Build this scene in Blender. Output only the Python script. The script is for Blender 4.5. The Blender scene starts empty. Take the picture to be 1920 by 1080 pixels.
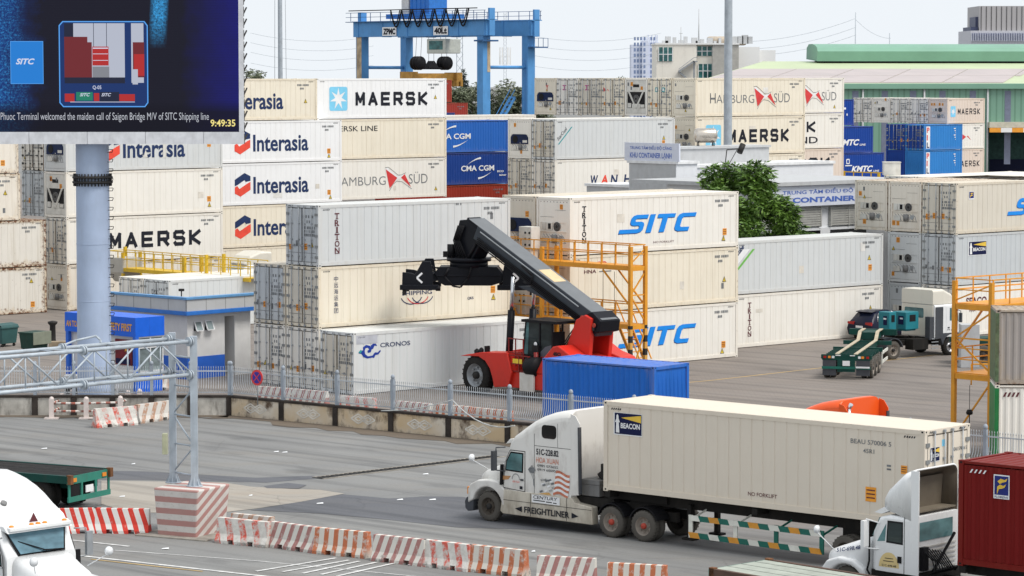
import bpy, bmesh, math, random
from mathutils import Vector, Matrix

random.seed(11)
sc = bpy.context.scene
COL = sc.collection
R = math.radians

# ---------------------------------------------------------------- camera
FOC, PITCH, CAMH = 5586.0, R(4.119), 14.83
FWD = Vector((0, math.cos(PITCH), -math.sin(PITCH)))
RIGHT = Vector((1, 0, 0))
UP = RIGHT.cross(FWD)
cam_d = bpy.data.cameras.new("camera")
cam = bpy.data.objects.new("camera", cam_d)
COL.objects.link(cam)
cam.matrix_world = Matrix(((RIGHT.x, UP.x, -FWD.x, 0), (RIGHT.y, UP.y, -FWD.y, 0), (RIGHT.z, UP.z, -FWD.z, CAMH), (0, 0, 0, 1)))
cam_d.sensor_width = 36.0
cam_d.lens = 36.0 * FOC / 1920.0
cam_d.clip_start = 1.0
cam_d.clip_end = 9000.0
sc.camera = cam

# ---------------------------------------------------------------- sky, sun, exposure
SUN_AZ = math.atan2(-0.50, 0.85)        # direction towards the sun in the ground plane
SUN_EL = R(57)
w = bpy.data.worlds.new("World")
sc.world = w
w.use_nodes = True
nt = w.node_tree
for n in list(nt.nodes): nt.nodes.remove(n)
out = nt.nodes.new("ShaderNodeOutputWorld")
bg = nt.nodes.new("ShaderNodeBackground")
sky = nt.nodes.new("ShaderNodeTexSky")
sky.sky_type = 'NISHITA'
tcw = nt.nodes.new("ShaderNodeTexCoord")       # the veil hides the horizon: the sky just above it carries on below
mxw = nt.nodes.new("ShaderNodeVectorMath"); mxw.operation = 'MAXIMUM'
mxw.inputs[1].default_value = (-2, -2, 0.03)
nt.links.new(tcw.outputs['Generated'], mxw.inputs[0]); nt.links.new(mxw.outputs[0], sky.inputs[0])
sky.sun_disc = False
sky.sun_elevation = SUN_EL
sky.sun_rotation = math.pi / 2 - SUN_AZ
sky.air_density = 1.0
sky.dust_density = 4.0
sky.ozone_density = 2.0
hs = nt.nodes.new("ShaderNodeHueSaturation")   # thin high overcast: the blue is washed out
hs.inputs['Saturation'].default_value = 0.3
nt.links.new(sky.outputs[0], hs.inputs['Color'])
mixw = nt.nodes.new("ShaderNodeMixRGB")        # cloud veil, even over the whole dome
mixw.inputs[0].default_value = 0.8
mixw.inputs[2].default_value = (9.2, 9.7, 10.2, 1)
nt.links.new(hs.outputs[0], mixw.inputs[1])
nt.links.new(mixw.outputs[0], bg.inputs[0])
bg.inputs[1].default_value = 0.1
nt.links.new(bg.outputs[0], out.inputs[0])

sun_d = bpy.data.lights.new("sun", 'SUN')
sun_d.energy = 2.4
sun_d.angle = R(24)
sun_d.color = (1.0, 0.95, 0.88)
sun = bpy.data.objects.new("sun", sun_d)
COL.objects.link(sun)
sd = Vector((math.cos(SUN_AZ) * math.cos(SUN_EL), math.sin(SUN_AZ) * math.cos(SUN_EL), math.sin(SUN_EL)))
sun.rotation_euler = sd.to_track_quat('Z', 'Y').to_euler()
sun.location = (40, -40, 80)

sc.view_settings.view_transform = 'Standard'
sc.view_settings.look = 'None'
sc.view_settings.exposure = 0.2
sc.view_settings.gamma = 1.0
sc.view_settings.use_curve_mapping = False

# ---------------------------------------------------------------- survey helpers: photograph pixel -> point in the place
def ray(px, py):
    return FWD * FOC + RIGHT * (px - 960.0) - UP * (py - 540.0)
def G(px, py, z=0.0):                   # point on the level z
    d = ray(px, py)
    t = (z - CAMH) / d.z
    return Vector((d.x * t, d.y * t, z))
def AT(px, Y, z=0.0):                   # point at depth Y and height z in the direction of column px
    return Vector(((px - 960.0) / FOC * (Y * math.cos(PITCH) - (z - CAMH) * math.sin(PITCH)), Y, z))
def DY(px, py, Y):                      # point at depth Y
    d = ray(px, py)
    t = Y / d.y
    return Vector((d.x * t, Y, CAMH + d.z * t))

# ---------------------------------------------------------------- mesh builder
class MB:
    def __init__(s):
        s.v = []; s.f = []; s.m = []; s.sm = []
    def add(s, vs, fs, mi=0, smooth=False):
        o = len(s.v)
        s.v += [tuple(p) for p in vs]
        for f in fs:
            s.f.append([o + i for i in f]); s.m.append(mi); s.sm.append(smooth)
        return s
    def box(s, x0, y0, z0, x1, y1, z1, mi=0):
        v = [(x0,y0,z0),(x1,y0,z0),(x1,y1,z0),(x0,y1,z0),(x0,y0,z1),(x1,y0,z1),(x1,y1,z1),(x0,y1,z1)]
        return s.add(v, [(0,3,2,1),(4,5,6,7),(0,1,5,4),(1,2,6,5),(2,3,7,6),(3,0,4,7)], mi)
    def frustum(s, b, z0, t, z1, mi=0):         # b,t = (x0,y0,x1,y1)
        v = [(b[0],b[1],z0),(b[2],b[1],z0),(b[2],b[3],z0),(b[0],b[3],z0),(t[0],t[1],z1),(t[2],t[1],z1),(t[2],t[3],z1),(t[0],t[3],z1)]
        return s.add(v, [(0,3,2,1),(4,5,6,7),(0,1,5,4),(1,2,6,5),(2,3,7,6),(3,0,4,7)], mi)
    def bar(s, p, q, w, h=None, mi=0, up=(0,0,1)):
        h = h or w
        p = Vector(p); q = Vector(q); d = (q - p).normalized(); u = Vector(up)
        if abs(d.dot(u)) > 0.98: u = Vector((1,0,0))
        a = d.cross(u).normalized(); b = a.cross(d)
        v = []
        for e in (p, q):
            for i, j in ((-1,-1),(1,-1),(1,1),(-1,1)):
                v.append(e + a * (i * w / 2) + b * (j * h / 2))
        return s.add(v, [(0,3,2,1),(4,5,6,7),(0,1,5,4),(1,2,6,5),(2,3,7,6),(3,0,4,7)], mi)
    def cyl(s, p, q, r, r2=None, n=12, mi=0, caps=True, smooth=True):
        r2 = r if r2 is None else r2
        p = Vector(p); q = Vector(q); d = (q - p).normalized()
        u = Vector((0,0,1)) if abs(d.z) < 0.9 else Vector((1,0,0))
        a = d.cross(u).normalized(); b = d.cross(a)
        v = []
        for e, rr in ((p, r), (q, r2)):
            for i in range(n):
                t = 2 * math.pi * i / n
                v.append(e + a * (rr * math.cos(t)) + b * (rr * math.sin(t)))
        s.add(v, [(i, (i+1) % n, n + (i+1) % n, n + i) for i in range(n)], mi, smooth)
        if caps:
            s.add(v[:n], [tuple(range(n))[::-1]], mi); s.add(v[n:], [tuple(range(n))], mi)
        return s
    def tube(s, pts, r, n=8, mi=0):
        pts = [Vector(p) for p in pts]
        for i in range(len(pts) - 1):
            s.cyl(pts[i], pts[i+1], r, n=n, mi=mi)
        return s
    def prism(s, poly, ax, c0, c1, mi=0, smooth=False):   # poly in the plane normal to ax; ax 'y' -> (x,z), 'x' -> (y,z), 'z' -> (x,y)
        def P(a, b, c):
            return (a, c, b) if ax == 'y' else (c, a, b) if ax == 'x' else (a, b, c)
        n = len(poly)
        v = [P(a, b, c0) for a, b in poly] + [P(a, b, c1) for a, b in poly]
        s.add(v, [tuple(range(n)), tuple(range(2*n-1, n-1, -1))], mi)
        s.add(v, [(i, (i+1) % n, n + (i+1) % n, n + i) for i in range(n)], mi, smooth)
        return s
    def loft(s, rings, mi=0, caps=True, smooth=True, closed=True):
        n = len(rings[0]); v = [p for r in rings for p in r]; f = []
        for k in range(len(rings) - 1):
            for i in range(n if closed else n - 1):
                j = (i + 1) % n
                f.append((k*n+i, k*n+j, (k+1)*n+j, (k+1)*n+i))
        s.add(v, f, mi, smooth)
        if caps:
            s.add(rings[0], [tuple(range(n))[::-1]], mi); s.add(rings[-1], [tuple(range(n))], mi)
        return s
    def lathe(s, prof, c, ax='y', n=24, mi=0, smooth=True):   # prof [(radius, along)]
        c = Vector(c); rings = []
        for r, a in prof:
            ring = []
            for i in range(n):
                t = 2 * math.pi * i / n
                p, q = r * math.cos(t), r * math.sin(t)
                ring.append(c + (Vector((p, a, q)) if ax == 'y' else Vector((a, p, q)) if ax == 'x' else Vector((p, q, a))))
            rings.append(ring)
        return s.loft(rings, mi, caps=False, smooth=smooth)
    def tri(s, *vs, mi=0):
        return s.add(vs, [tuple(range(len(vs)))], mi)
    def mesh(s, name, recalc=True):
        me = bpy.data.meshes.new(name)
        me.from_pydata(s.v, [], s.f)
        for p, mi, sm in zip(me.polygons, s.m, s.sm):
            p.material_index = mi; p.use_smooth = sm
        if recalc:
            b = bmesh.new(); b.from_mesh(me)
            bmesh.ops.remove_doubles(b, verts=b.verts, dist=0.0004)
            bmesh.ops.recalc_face_normals(b, faces=b.faces)
            b.to_mesh(me); b.free()
        me.update()
        return me
    def build(s, name, mats, parent=None, label=None, bevel=0, seg=2, loc=None, rotz=None):
        me = s.mesh(name)
        if not isinstance(mats, (list, tuple)): mats = [mats]
        for m in mats: me.materials.append(m)
        return put(name, me, parent, label, bevel, seg, loc, rotz)

def put(name, me, parent=None, label=None, bevel=0, seg=2, loc=None, rotz=None):
    o = bpy.data.objects.new(name, me); COL.objects.link(o)
    if parent is not None: o.parent = parent
    if label: o['label'] = label
    if loc is not None: o.location = loc
    if rotz is not None: o.rotation_euler = (0, 0, rotz)
    if bevel:
        md = o.modifiers.new("bevel", 'BEVEL'); md.width = bevel; md.segments = seg
        md.limit_method = 'ANGLE'; md.angle_limit = R(35)
    return o
def tag(o, label, cat, group=None):
    o['label'] = label; o['category'] = cat
    if group: o['group'] = group
    return o
def thing(name, label, cat, loc=(0,0,0), rotz=0.0, group=None):
    o = bpy.data.objects.new(name, None); COL.objects.link(o)
    o.empty_display_size = 0.3
    o.location = loc; o.rotation_euler = (0, 0, rotz)
    return tag(o, label, cat, group)
def struct(o, kind='structure'):
    o['kind'] = kind
    return o
def dup(root, loc, rotz, label, group=None):
    def cp(o, par):
        c = o.copy(); COL.objects.link(c)
        if par is not None: c.parent = par
        for ch in list(o.children): cp(ch, c)
        return c
    r = cp(root, None)
    r.location = loc; r.rotation_euler = (0, 0, rotz); r['label'] = label
    if group: r['group'] = group
    return r

# ---------------------------------------------------------------- materials
class NT:
    def __init__(s, name):
        s.m = bpy.data.materials.new(name); s.m.use_nodes = True
        s.t = s.m.node_tree; s.n = s.t.nodes; s.l = s.t.links
        s.b = s.n['Principled BSDF']
    def node(s, kind, **kw):
        n = s.n.new(kind)
        for k, v in kw.items(): setattr(n, k, v)
        return n
    def val(s, sock, x):
        if hasattr(x, 'is_output'): s.l.new(x, sock)
        else: sock.default_value = x
    def math(s, op, a, b=0.0, c=None, clamp=False):
        n = s.node('ShaderNodeMath', operation=op); n.use_clamp = clamp
        s.val(n.inputs[0], a); s.val(n.inputs[1], b)
        if c is not None: s.val(n.inputs[2], c)
        return n.outputs[0]
    def rng(s, x, a, b, c=0.0, d=1.0):
        n = s.node('ShaderNodeMapRange'); n.clamp = True
        s.val(n.inputs[0], x)
        for i, q in enumerate((a, b, c, d)): n.inputs[i+1].default_value = q
        return n.outputs[0]
    def mix(s, f, a, b):
        n = s.node('ShaderNodeMixRGB')
        s.val(n.inputs[0], f)
        s.val(n.inputs[1], a if hasattr(a, 'is_output') else (*a, 1)); s.val(n.inputs[2], b if hasattr(b, 'is_output') else (*b, 1))
        return n.outputs[0]
    def noise(s, vec, scale, detail=4.0, rough=0.55, out=0):
        n = s.node('ShaderNodeTexNoise')
        s.l.new(vec, n.inputs['Vector'])
        n.inputs['Scale'].default_value = scale; n.inputs['Detail'].default_value = detail; n.inputs['Roughness'].default_value = rough
        return n.outputs[out]
    def coords(s, shift=True):
        tc = s.node('ShaderNodeTexCoord')
        v = tc.outputs['Object']
        if shift:
            oi = s.node('ShaderNodeObjectInfo')
            cb = s.node('ShaderNodeCombineXYZ')
            r = s.math('MULTIPLY', oi.outputs['Random'], 91.0)
            for i in range(3): s.l.new(r, cb.inputs[i])
            ad = s.node('ShaderNodeVectorMath', operation='ADD')
            s.l.new(v, ad.inputs[0]); s.l.new(cb.outputs[0], ad.inputs[1])
            return v, ad.outputs[0]
        return v, v
    def scaled(s, vec, sx, sy, sz):
        n = s.node('ShaderNodeVectorMath', operation='MULTIPLY')
        s.l.new(vec, n.inputs[0]); n.inputs[1].default_value = (sx, sy, sz)
        return n.outputs[0]
    def fin(s, col, rough=0.5, metal=0.0, bump=None, bdist=0.01, spec=None):
        s.val(s.b.inputs['Base Color'], col if hasattr(col, 'is_output') else (*col, 1))
        s.val(s.b.inputs['Roughness'], rough); s.val(s.b.inputs['Metallic'], metal)
        if spec is not None: s.b.inputs['Specular IOR Level'].default_value = spec
        if bump is not None:
            n = s.node('ShaderNodeBump'); n.inputs['Strength'].default_value = 0.6; n.inputs['Distance'].default_value = bdist
            s.l.new(bump, n.inputs['Height']); s.l.new(n.outputs[0], s.b.inputs['Normal'])
        return s.m

def plain(name, col, rough=0.5, metal=0.0, var=0.12, scale=2.5, dirt=0.0, dirtcol=(.10,.08,.06), spec=None):
    """painted or raw surface: gentle tone variation, optional grime patches"""
    if spec is None: spec = .12 if max(col) < .07 else .3
    t = NT(name); v, s = t.coords()
    n1 = t.noise(s, scale, 5)
    lo = tuple(c * (1 - var) for c in col); hi = tuple(min(1, c * (1 + var)) for c in col)
    c = t.mix(t.rng(n1, .3, .7), lo, hi)
    if dirt:
        n2 = t.noise(t.scaled(s, 1.6, 1.6, .5), 1.7, 8, .65)
        c = t.mix(t.math('MULTIPLY', t.rng(n2, .5, .75), dirt), c, dirtcol)
    return t.fin(c, t.rng(n1, .3, .7, rough * .85, min(1, rough * 1.15)), metal, spec=spec)

def paint(name, col, L=12.19, h=2.896, rust=0.25, streak=0.25, blotch=0.15, warm=(.50,.36,.18), rough=.55):
    """container paint: vertical run marks, blotches, ochre staining and rust that starts from the frame"""
    t = NT(name); v, s = t.coords()
    xyz = t.node('ShaderNodeSeparateXYZ'); t.l.new(v, xyz.inputs[0])
    x, z = xyz.outputs[0], xyz.outputs[2]
    st = t.noise(t.scaled(s, 4.5, 4.5, .22), 1.0, 6, .6)
    bl = t.noise(s, .55, 4)
    c = t.mix(t.math('MULTIPLY', t.rng(bl, .35, .75), blotch), col, tuple(q * .78 for q in col))
    c = t.mix(t.math('MULTIPLY', t.rng(st, .5, .78), streak), c, tuple(q * w_ for q, w_ in zip(col, (.62, .56, .46))))
    e = t.rng(z, .55, 0.0)
    e = t.math('MAXIMUM', e, t.rng(z, h - .35, h))
    nn = t.node('ShaderNodeSeparateXYZ'); tcn = t.node('ShaderNodeTexCoord'); t.l.new(tcn.outputs['Normal'], nn.inputs[0])
    sidef = t.rng(t.math('ABSOLUTE', nn.outputs[0]), .8, .3)
    e = t.math('MULTIPLY', e, t.math('ADD', t.math('MULTIPLY', sidef, .5), .5))
    e = t.math('MAXIMUM', e, t.math('MULTIPLY', t.rng(x, .5, 0.0), sidef))
    e = t.math('MAXIMUM', e, t.math('MULTIPLY', t.rng(x, L - .5, L), sidef))
    wn = t.noise(t.scaled(s, 2.2, 2.2, .6), 1.3, 7, .65)
    stain = t.math('MULTIPLY', t.rng(t.math('ADD', t.math('MULTIPLY', e, .5), wn), .62, 1.05), rust * 1.6, clamp=True)
    c = t.mix(stain, c, tuple(q * .45 + w_ * .55 for q, w_ in zip(col, warm)))
    rn = t.noise(s, 5.5, 9, .7)
    ru = t.math('MULTIPLY', t.rng(t.math('ADD', t.math('MULTIPLY', e, .12 + .20 * rust), rn), .78 - .20 * rust, .92 - .20 * rust), min(1, .35 + rust), clamp=True)
    rc = t.mix(t.noise(s, 9, 3), (.20,.075,.03), (.07,.032,.02))
    c = t.mix(ru, c, rc)
    return t.fin(c, t.math('ADD', t.math('MULTIPLY', ru, .3), rough), spec=.18, bump=t.noise(t.scaled(s, 1, 1, .7), .9, 3), bdist=.05)

M = {}
M['black'] = plain('black paint', (.012,.012,.014), .5, dirt=.15, dirtcol=(.05,.045,.04))
M['gasket'] = plain('door gasket rubber', (.03,.03,.032), .8)
M['rubber'] = plain('tyre rubber', (.022,.021,.020), .85, dirt=.5, dirtcol=(.075,.066,.055))
M['rubber_dusty'] = plain('dusty tyre rubber', (.085,.078,.068), .9, dirt=.5, dirtcol=(.14,.125,.105))
M['steel'] = plain('galvanised steel', (.33,.35,.37), .5, .35, dirt=.3)
M['dark_steel'] = plain('dark greasy steel', (.035,.034,.034), .6, .2, dirt=.4, dirtcol=(.07,.055,.04))
M['lock'] = plain('zinc locking bar', (.26,.27,.27), .5, .4, dirt=.3)
M['ink'] = plain('black lettering', (.018,.02,.028), .6, var=.25, scale=6)
M['navy'] = plain('navy lettering', (.012,.03,.10), .6, var=.2, scale=6)
M['grey_ink'] = plain('grey lettering', (.16,.17,.18), .6, var=.2, scale=6)
M['sitc_blue'] = plain('bright blue lettering', (.008,.24,.76), .5, var=.06)
M['sitc_shade'] = plain('deep blue lettering edge', (.01,.06,.22), .5)
M['star_blue'] = plain('light blue logo panel', (.20,.56,.78), .5, var=.06)
M['white_ink'] = plain('white lettering', (.76,.77,.78), .5, var=.06)
M['flag_red'] = plain('red logo paint', (.62,.05,.05), .5)
M['logo_red'] = plain('orange red logo paint', (.75,.075,.045), .5)
M['maroon'] = plain('maroon lettering', (.11,.028,.035), .6)
M['orange_stick'] = plain('orange sticker', (.80,.33,.04), .6)
M['yellow'] = plain('yellow sticker', (.75,.55,.05), .6)
M['teal'] = plain('teal lettering', (.03,.30,.32), .6)
M['magenta'] = plain('magenta lettering', (.45,.03,.22), .6)
M['green'] = plain('green lettering', (.16,.45,.09), .6)
M['machine_dark'] = plain('dark machine bay', (.020,.020,.022), .7, dirt=.3, dirtcol=(.07,.06,.05))
M['machine_grey'] = plain('compressor grey', (.20,.20,.20), .6, .2, dirt=.5)
M['machine_navy'] = plain('navy machine cover', (.010,.020,.065), .45)
M['machine_white'] = plain('white machine panel', (.62,.61,.57), .55, dirt=.3, dirtcol=(.30,.22,.12))
M['chrome'] = plain('chrome', (.62,.63,.65), .18, .9, var=.05)
M['tail_red'] = plain('red lamp lens', (.35,.012,.010), .25)
M['amber'] = plain('amber lamp lens', (.72,.25,.03), .3)
M['lamp_white'] = plain('clear lamp lens', (.70,.72,.74), .15)
def glass(name, col, rough=.06):
    t = NT(name); v, s = t.coords()
    n = t.noise(t.scaled(s, .8, .8, 1.6), 1.2, 3)
    c = t.mix(t.rng(n, .35, .7), tuple(q * .6 for q in col), tuple(q * 1.5 for q in col))
    return t.fin(c, rough, 0.0, spec=.35)
M['glass'] = glass('dark vehicle glass', (.025,.035,.036))
M['glass_teal'] = glass('teal tinted glass', (.09,.19,.20))
M['glass_black'] = glass('black window', (.006,.006,.007))

# ---------------------------------------------------------------- lettering
_txt = {}
def text_mesh(body, bold, shear, space):
    k = (body, bold, shear, space)
    if k not in _txt:
        c = bpy.data.curves.new("lettering", 'FONT')
        c.body = body; c.size = 1.0; c.offset = bold; c.shear = shear; c.resolution_u = 3
        c.space_character = space
        o = bpy.data.objects.new("lettering", c); COL.objects.link(o)
        dg = bpy.context.evaluated_depsgraph_get()
        me = bpy.data.meshes.new_from_object(o.evaluated_get(dg))
        pts = [(v.co.x, v.co.y) for v in me.vertices]
        pol = [tuple(p.vertices) for p in me.polygons]
        bpy.data.objects.remove(o); bpy.data.curves.remove(c); bpy.data.meshes.remove(me)
        _txt[k] = (pts, pol)
    return _txt[k]
class Decal:
    """flat marks on one face. (a, b) = along the face as it is read, and up. face: 'side' (looks along +y), 'end' (looks along +x)"""
    def __init__(s, face='side', off=0.0, L=12.19, W=2.44):
        s.parts = {}; s.cur = 'lettering'; s.face = face; s.off = off; s.L = L; s.W = W
    def P(s, a, b, d=0.0):
        e = s.off - 0.004 * d
        if s.face == 'side': return (a, e, b)
        if s.face == 'end': return (e, s.W - a, b)
        if s.face == 'rear': return (s.L - e, a, b)
        if s.face == 'far': return (s.L - a, s.W - e, b)
    def pt(s, m):
        m = M[m] if isinstance(m, str) else m
        mb, mats = s.parts.setdefault(s.cur, (MB(), []))
        if m not in mats: mats.append(m)
        return mb, mats.index(m)
    def any(s): return bool(s.parts)
    def poly(s, pts, m, d=0):
        mb, k = s.pt(m); mb.add([s.P(a, b, d) for a, b in pts], [tuple(range(len(pts)))], k); return s
    def rect(s, a0, b0, a1, b1, m, d=0):
        return s.poly([(a0,b0),(a1,b0),(a1,b1),(a0,b1)], m, d)
    def text(s, body, a0, b0, a1, b1, m, bold=.015, shear=0.0, space=1.0, d=0, slope=0.0):
        if 'Đ' in body:                                     # barred D: a plain D with its bar laid on
            plain_ = body.replace('Đ', 'D'); w_ = lambda q: max(p[0] for p in text_mesh(q, bold, shear, space)[0])
            lo = min(p[0] for p in text_mesh(plain_, bold, shear, space)[0]); k_ = (a1 - a0) / (w_(plain_) - lo); dw = (w_('D') - min(p[0] for p in text_mesh('D', bold, shear, space)[0])) * k_
            ys = [p[1] for p in text_mesh(plain_, bold, shear, space)[0]]; cap = .73 / (max(ys) - min(ys)) * (b1 - b0); base = b0 - min(ys) / (max(ys) - min(ys)) * (b1 - b0)
            for i, ch in enumerate(body):
                if ch == 'Đ':
                    x = a0 + (w_(plain_[:i + 1]) - lo) * k_ - dw; s.rect(x - .22 * dw, base + cap * .45, x + .45 * dw, base + cap * .58, m, d + .5)
            body = plain_
        pts, pol = text_mesh(body, bold, shear, space)
        xs = [p[0] for p in pts]; ys = [p[1] for p in pts]
        x0, x1, y0, y1 = min(xs), max(xs), min(ys), max(ys)
        vs = []
        for x, y in pts:
            a = a0 + (x - x0) / (x1 - x0) * (a1 - a0); b = b0 + (y - y0) / (y1 - y0) * (b1 - b0)
            vs.append(s.P(a, b + slope * (a - a0), d))
        mb, k = s.pt(m); mb.add(vs, pol, k); return s
    def xtext(s, body, a0, b0, a1, b1, m, ang, **kw):      # lettering turned by ang about (a0,b0)
        q = Decal('side'); q.text(body, 0, 0, a1 - a0, b1 - b0, m, **kw)
        ca, sa = math.cos(ang), math.sin(ang); q = q.parts['lettering'][0]
        vs = [s.P(a0 + x * ca - z * sa, b0 + x * sa + z * ca, kw.get('d', 0)) for x, y, z in q.v]
        mb, k = s.pt(m); mb.add(vs, q.f, k); return s
    def strokes(s, lines, a0, b0, sx, sy, th, m):          # lettering drawn with a flat brush
        k = 0
        for ln in lines:
            for (x0, y0), (x1, y1) in zip(ln[:-1], ln[1:]):
                p = Vector((a0 + x0 * sx, b0 + y0 * sy)); q = Vector((a0 + x1 * sx, b0 + y1 * sy))
                e = (q - p).normalized(); n = Vector((-e.y, e.x)) * (th / 2); e = e * (th * .38)
                s.poly([p - e - n, q + e - n, q + e + n, p - e + n], m, .25 * (k % 4)); k += 1
        return s
    def build(s, name, parent, label=None):
        o = None
        for nm, (mb, mats) in s.parts.items():
            if nm == 'lettering' and name: nm = name
            me = bpy.data.meshes.new(nm)
            me.from_pydata(mb.v, [], mb.f)
            for p, k in zip(me.polygons, mb.m): p.material_index = k
            for m in mats: me.materials.append(m)
            o = put(nm, me, parent, label)
        return o
BLOCK = {'M': [[(0,0),(0,1),(.5,.25),(1,1),(1,0)]], 'A': [[(0,0),(.5,1),(1,0)], [(.2,.30),(.8,.30)]], 'E': [[(1,0),(0,0),(0,1),(1,1)], [(0,.5),(.9,.5)]],
         'R': [[(0,0),(0,1),(.85,1),(1,.88),(1,.56),(.85,.45),(0,.45)], [(.5,.45),(1,0)]], 'S': [[(.02,.12),(.12,0),(.85,0),(1,.12),(1,.40),(.85,.5),(.15,.52),(0,.62),(0,.88),(.15,1),(.85,1),(.98,.88)]],
         'K': [[(0,0),(0,1)], [(1,1),(.12,.48),(1,0)]]}
def block_word(dc, word, a0, b0, a1, b1, m, weight=.235):
    n = len(word); h = b1 - b0; pitch = (a1 - a0 + h * .30) / n; th = h * weight
    for i, ch in enumerate(word):
        dc.strokes(BLOCK[ch], a0 + i * pitch + th / 2, b0 + th / 2, pitch - h * .30 - th, h - th, th, m)
def vert_text(dc, word, a, btop, size, m, step=1.25, bold=.01):
    for i, ch in enumerate(word):
        wd = size * (.34 if ch == 'I' else 1.0)
        dc.text(ch, a - wd / 2, btop - i * size * step - size, a + wd / 2, btop - i * size * step, m, bold)
        if ch in 'TRIN':                       # slab feet
            dc.rect(a - size*.30, btop - i*size*step - size, a + size*.30, btop - i*size*step - size*.90, m)
# ================================================================ shipping containers
TH = R(42.59)                           # direction of the container rows in the yard
U = Vector((math.cos(TH), math.sin(TH), 0)); V = Vector((-math.sin(TH), math.cos(TH), 0))
W = 2.44
HC, STD = 2.896, 2.591
L40, L20 = 12.19, 6.06

PAINTS = dict(
    white=((.80,.805,.81), .06, .15, .10), cool=((.60,.62,.625), .12, .22, .14), blue_white=((.66,.685,.69), .10, .25, .16),
    warm=((.79,.765,.71), .18, .25, .15), cream=((.78,.72,.60), .30, .3, .2), grey=((.52,.55,.57), .12, .25, .2),
    dirty=((.75,.70,.62), .52, .5, .3), rusty=((.71,.68,.62), .72, .6, .3), beige=((.64,.60,.52), .30, .3, .2), pink=((.70,.60,.52), .25, .25, .15),
    red=((.30,.035,.020), .10, .2, .25), crimson=((.155,.0045,.004), .03, .06, .10), blue=((.012,.050,.25), .12, .2, .25), bright_blue=((.025,.135,.50), .12, .2, .25),
    pil_blue=((.035,.22,.58), .12, .2, .25), deep_blue=((.010,.055,.30), .10, .2, .25), yard_blue=((.020,.15,.58), .22, .45, .40), old_grey=((.36,.33,.31), .45, .5, .4),
    beacon=((.68,.615,.52), .08, .12, .10), far_red=((.30,.04,.03), .1, .2, .2), green_end=((.02,.25,.06), .1, .2, .2))
_pc = {}
def cpaint(key, L, h):
    k = (key, L, h)
    if k not in _pc:
        c, ru, st, bl = PAINTS[key]
        _pc[k] = paint("container paint " + key.replace('_', ' '), c, L, h, ru, st, bl)
    return _pc[k]

_cm = {}
def cmesh(key, fn):
    if key not in _cm:
        _cm[key] = fn()
    return _cm[key]

def side_profile(kind, L):
    x, e = .17, L - .17
    p = [(x, 0.0)]
    if kind == 'reefer':
        n = int(round((e - x) / .44)); w_ = (e - x) / n
        for i in range(1, n):
            c = x + i * w_
            p += [(c - .030, 0), (c - .018, .016), (c + .018, .016), (c + .030, 0)]
    else:
        n = int(round((e - x) / .278)); w_ = (e - x) / n
        for i in range(n):
            a = x + i * w_
            p += [(a + .25*w_, 0), (a + .42*w_, .036), (a + .75*w_, .036), (a + .92*w_, 0)]
    p.append((e, 0.0))
    return p

def body_mesh(kind, L, h):
    b = MB(); z0, z1 = .20, h - .12
    pr = side_profile(kind, L)
    for y0, sg in ((.030, 1), (W - .030, -1)):
        v = [(x, y0 + sg * d, z0) for x, d in pr] + [(x, y0 + sg * d, z1) for x, d in pr]
        n = len(pr)
        b.add(v, [(i, i+1, n+i+1, n+i) for i in range(n - 1)])
    if kind == 'reefer':
        b.box(.10, .05, h - .10, L - .10, W - .05, h - .012)
    else:
        n = int(round((L - .3) / .30)); w_ = (L - .3) / n
        prf = [(.15, h - .06)]
        for i in range(n):
            a = .15 + i * w_
            prf += [(a + .2*w_, h - .045), (a + .4*w_, h - .022), (a + .8*w_, h - .022), (a + w_, h - .045)]
        prf += [(L - .15, h - .1), (.15, h - .1)]
        b.prism(prf, 'y', .06, W - .06)
    b.box(.10, .06, .10, L - .10, W - .06, .19)
    for x0, x1 in ((.075, .085), (L - .085, L - .075)): b.box(x0, .1, .2, x1, W - .1, h - .12)
    if kind == 'dry':                                     # corrugated blank ends
        for xx, sg in ((0.03, 1), (L - .03, -1)):
            q = [(.14 + t * (W - .28) / 32, (.036 if (t % 4) in (2, 3) else 0)) for t in range(33)]
            v = [(xx + sg * d, y, .2) for y, d in q] + [(xx + sg * d, y, h - .12) for y, d in q]
            b.add(v, [(i, i+1, 34+i-1+0, 33+i) for i in range(32)])
    return b.mesh("body")

def frame_mesh(kind, L, h):
    b = MB()
    r = .13 if kind == 'reefer' else .07
    for y0, y1 in ((.004, .07), (W - .07, W - .004)):
        b.box(.17, y0, .045, L - .17, y1, .045 + (.175 if kind == 'reefer' else .15))
        b.box(.17, y0 + .008, h - .012 - r, L - .17, y1, h - .012)
    for x0, x1 in ((.004, .16), (L - .16, L - .004)):
        for y0, y1 in ((.004, .15), (W - .15, W - .004)):
            b.box(x0, y0, .118, x1, y1, h - .118)
        b.box(x0 + .01, .15, .05, x1 - .01, W - .15, .20)
        b.box(x0 + .01, .15, h - .15, x1 - .01, W - .15, h - .014)
    for x0, x1 in ((0, .178), (L - .178, L)):              # corner castings with their slots
        for y0, y1 in ((0, .162), (W - .162, W)):
            for z0 in (0, h - .118):
                b.box(x0, y0, z0, x1, y1, z0 + .118)
                yc = -.0015 if y0 == 0 else W + .0015
                b.add([(x0+.055, yc, z0+.035), (x0+.125, yc, z0+.035), (x0+.125, yc, z0+.085), (x0+.055, yc, z0+.085)], [(0,1,2,3)], 1)
                xc = -.0015 if x0 == 0 else L + .0015
                b.add([(xc, y0+.05, z0+.035), (xc, y0+.11, z0+.035), (xc, y0+.11, z0+.085), (xc, y0+.05, z0+.085)], [(0,1,2,3)], 1)
    return b.mesh("frame")

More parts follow.
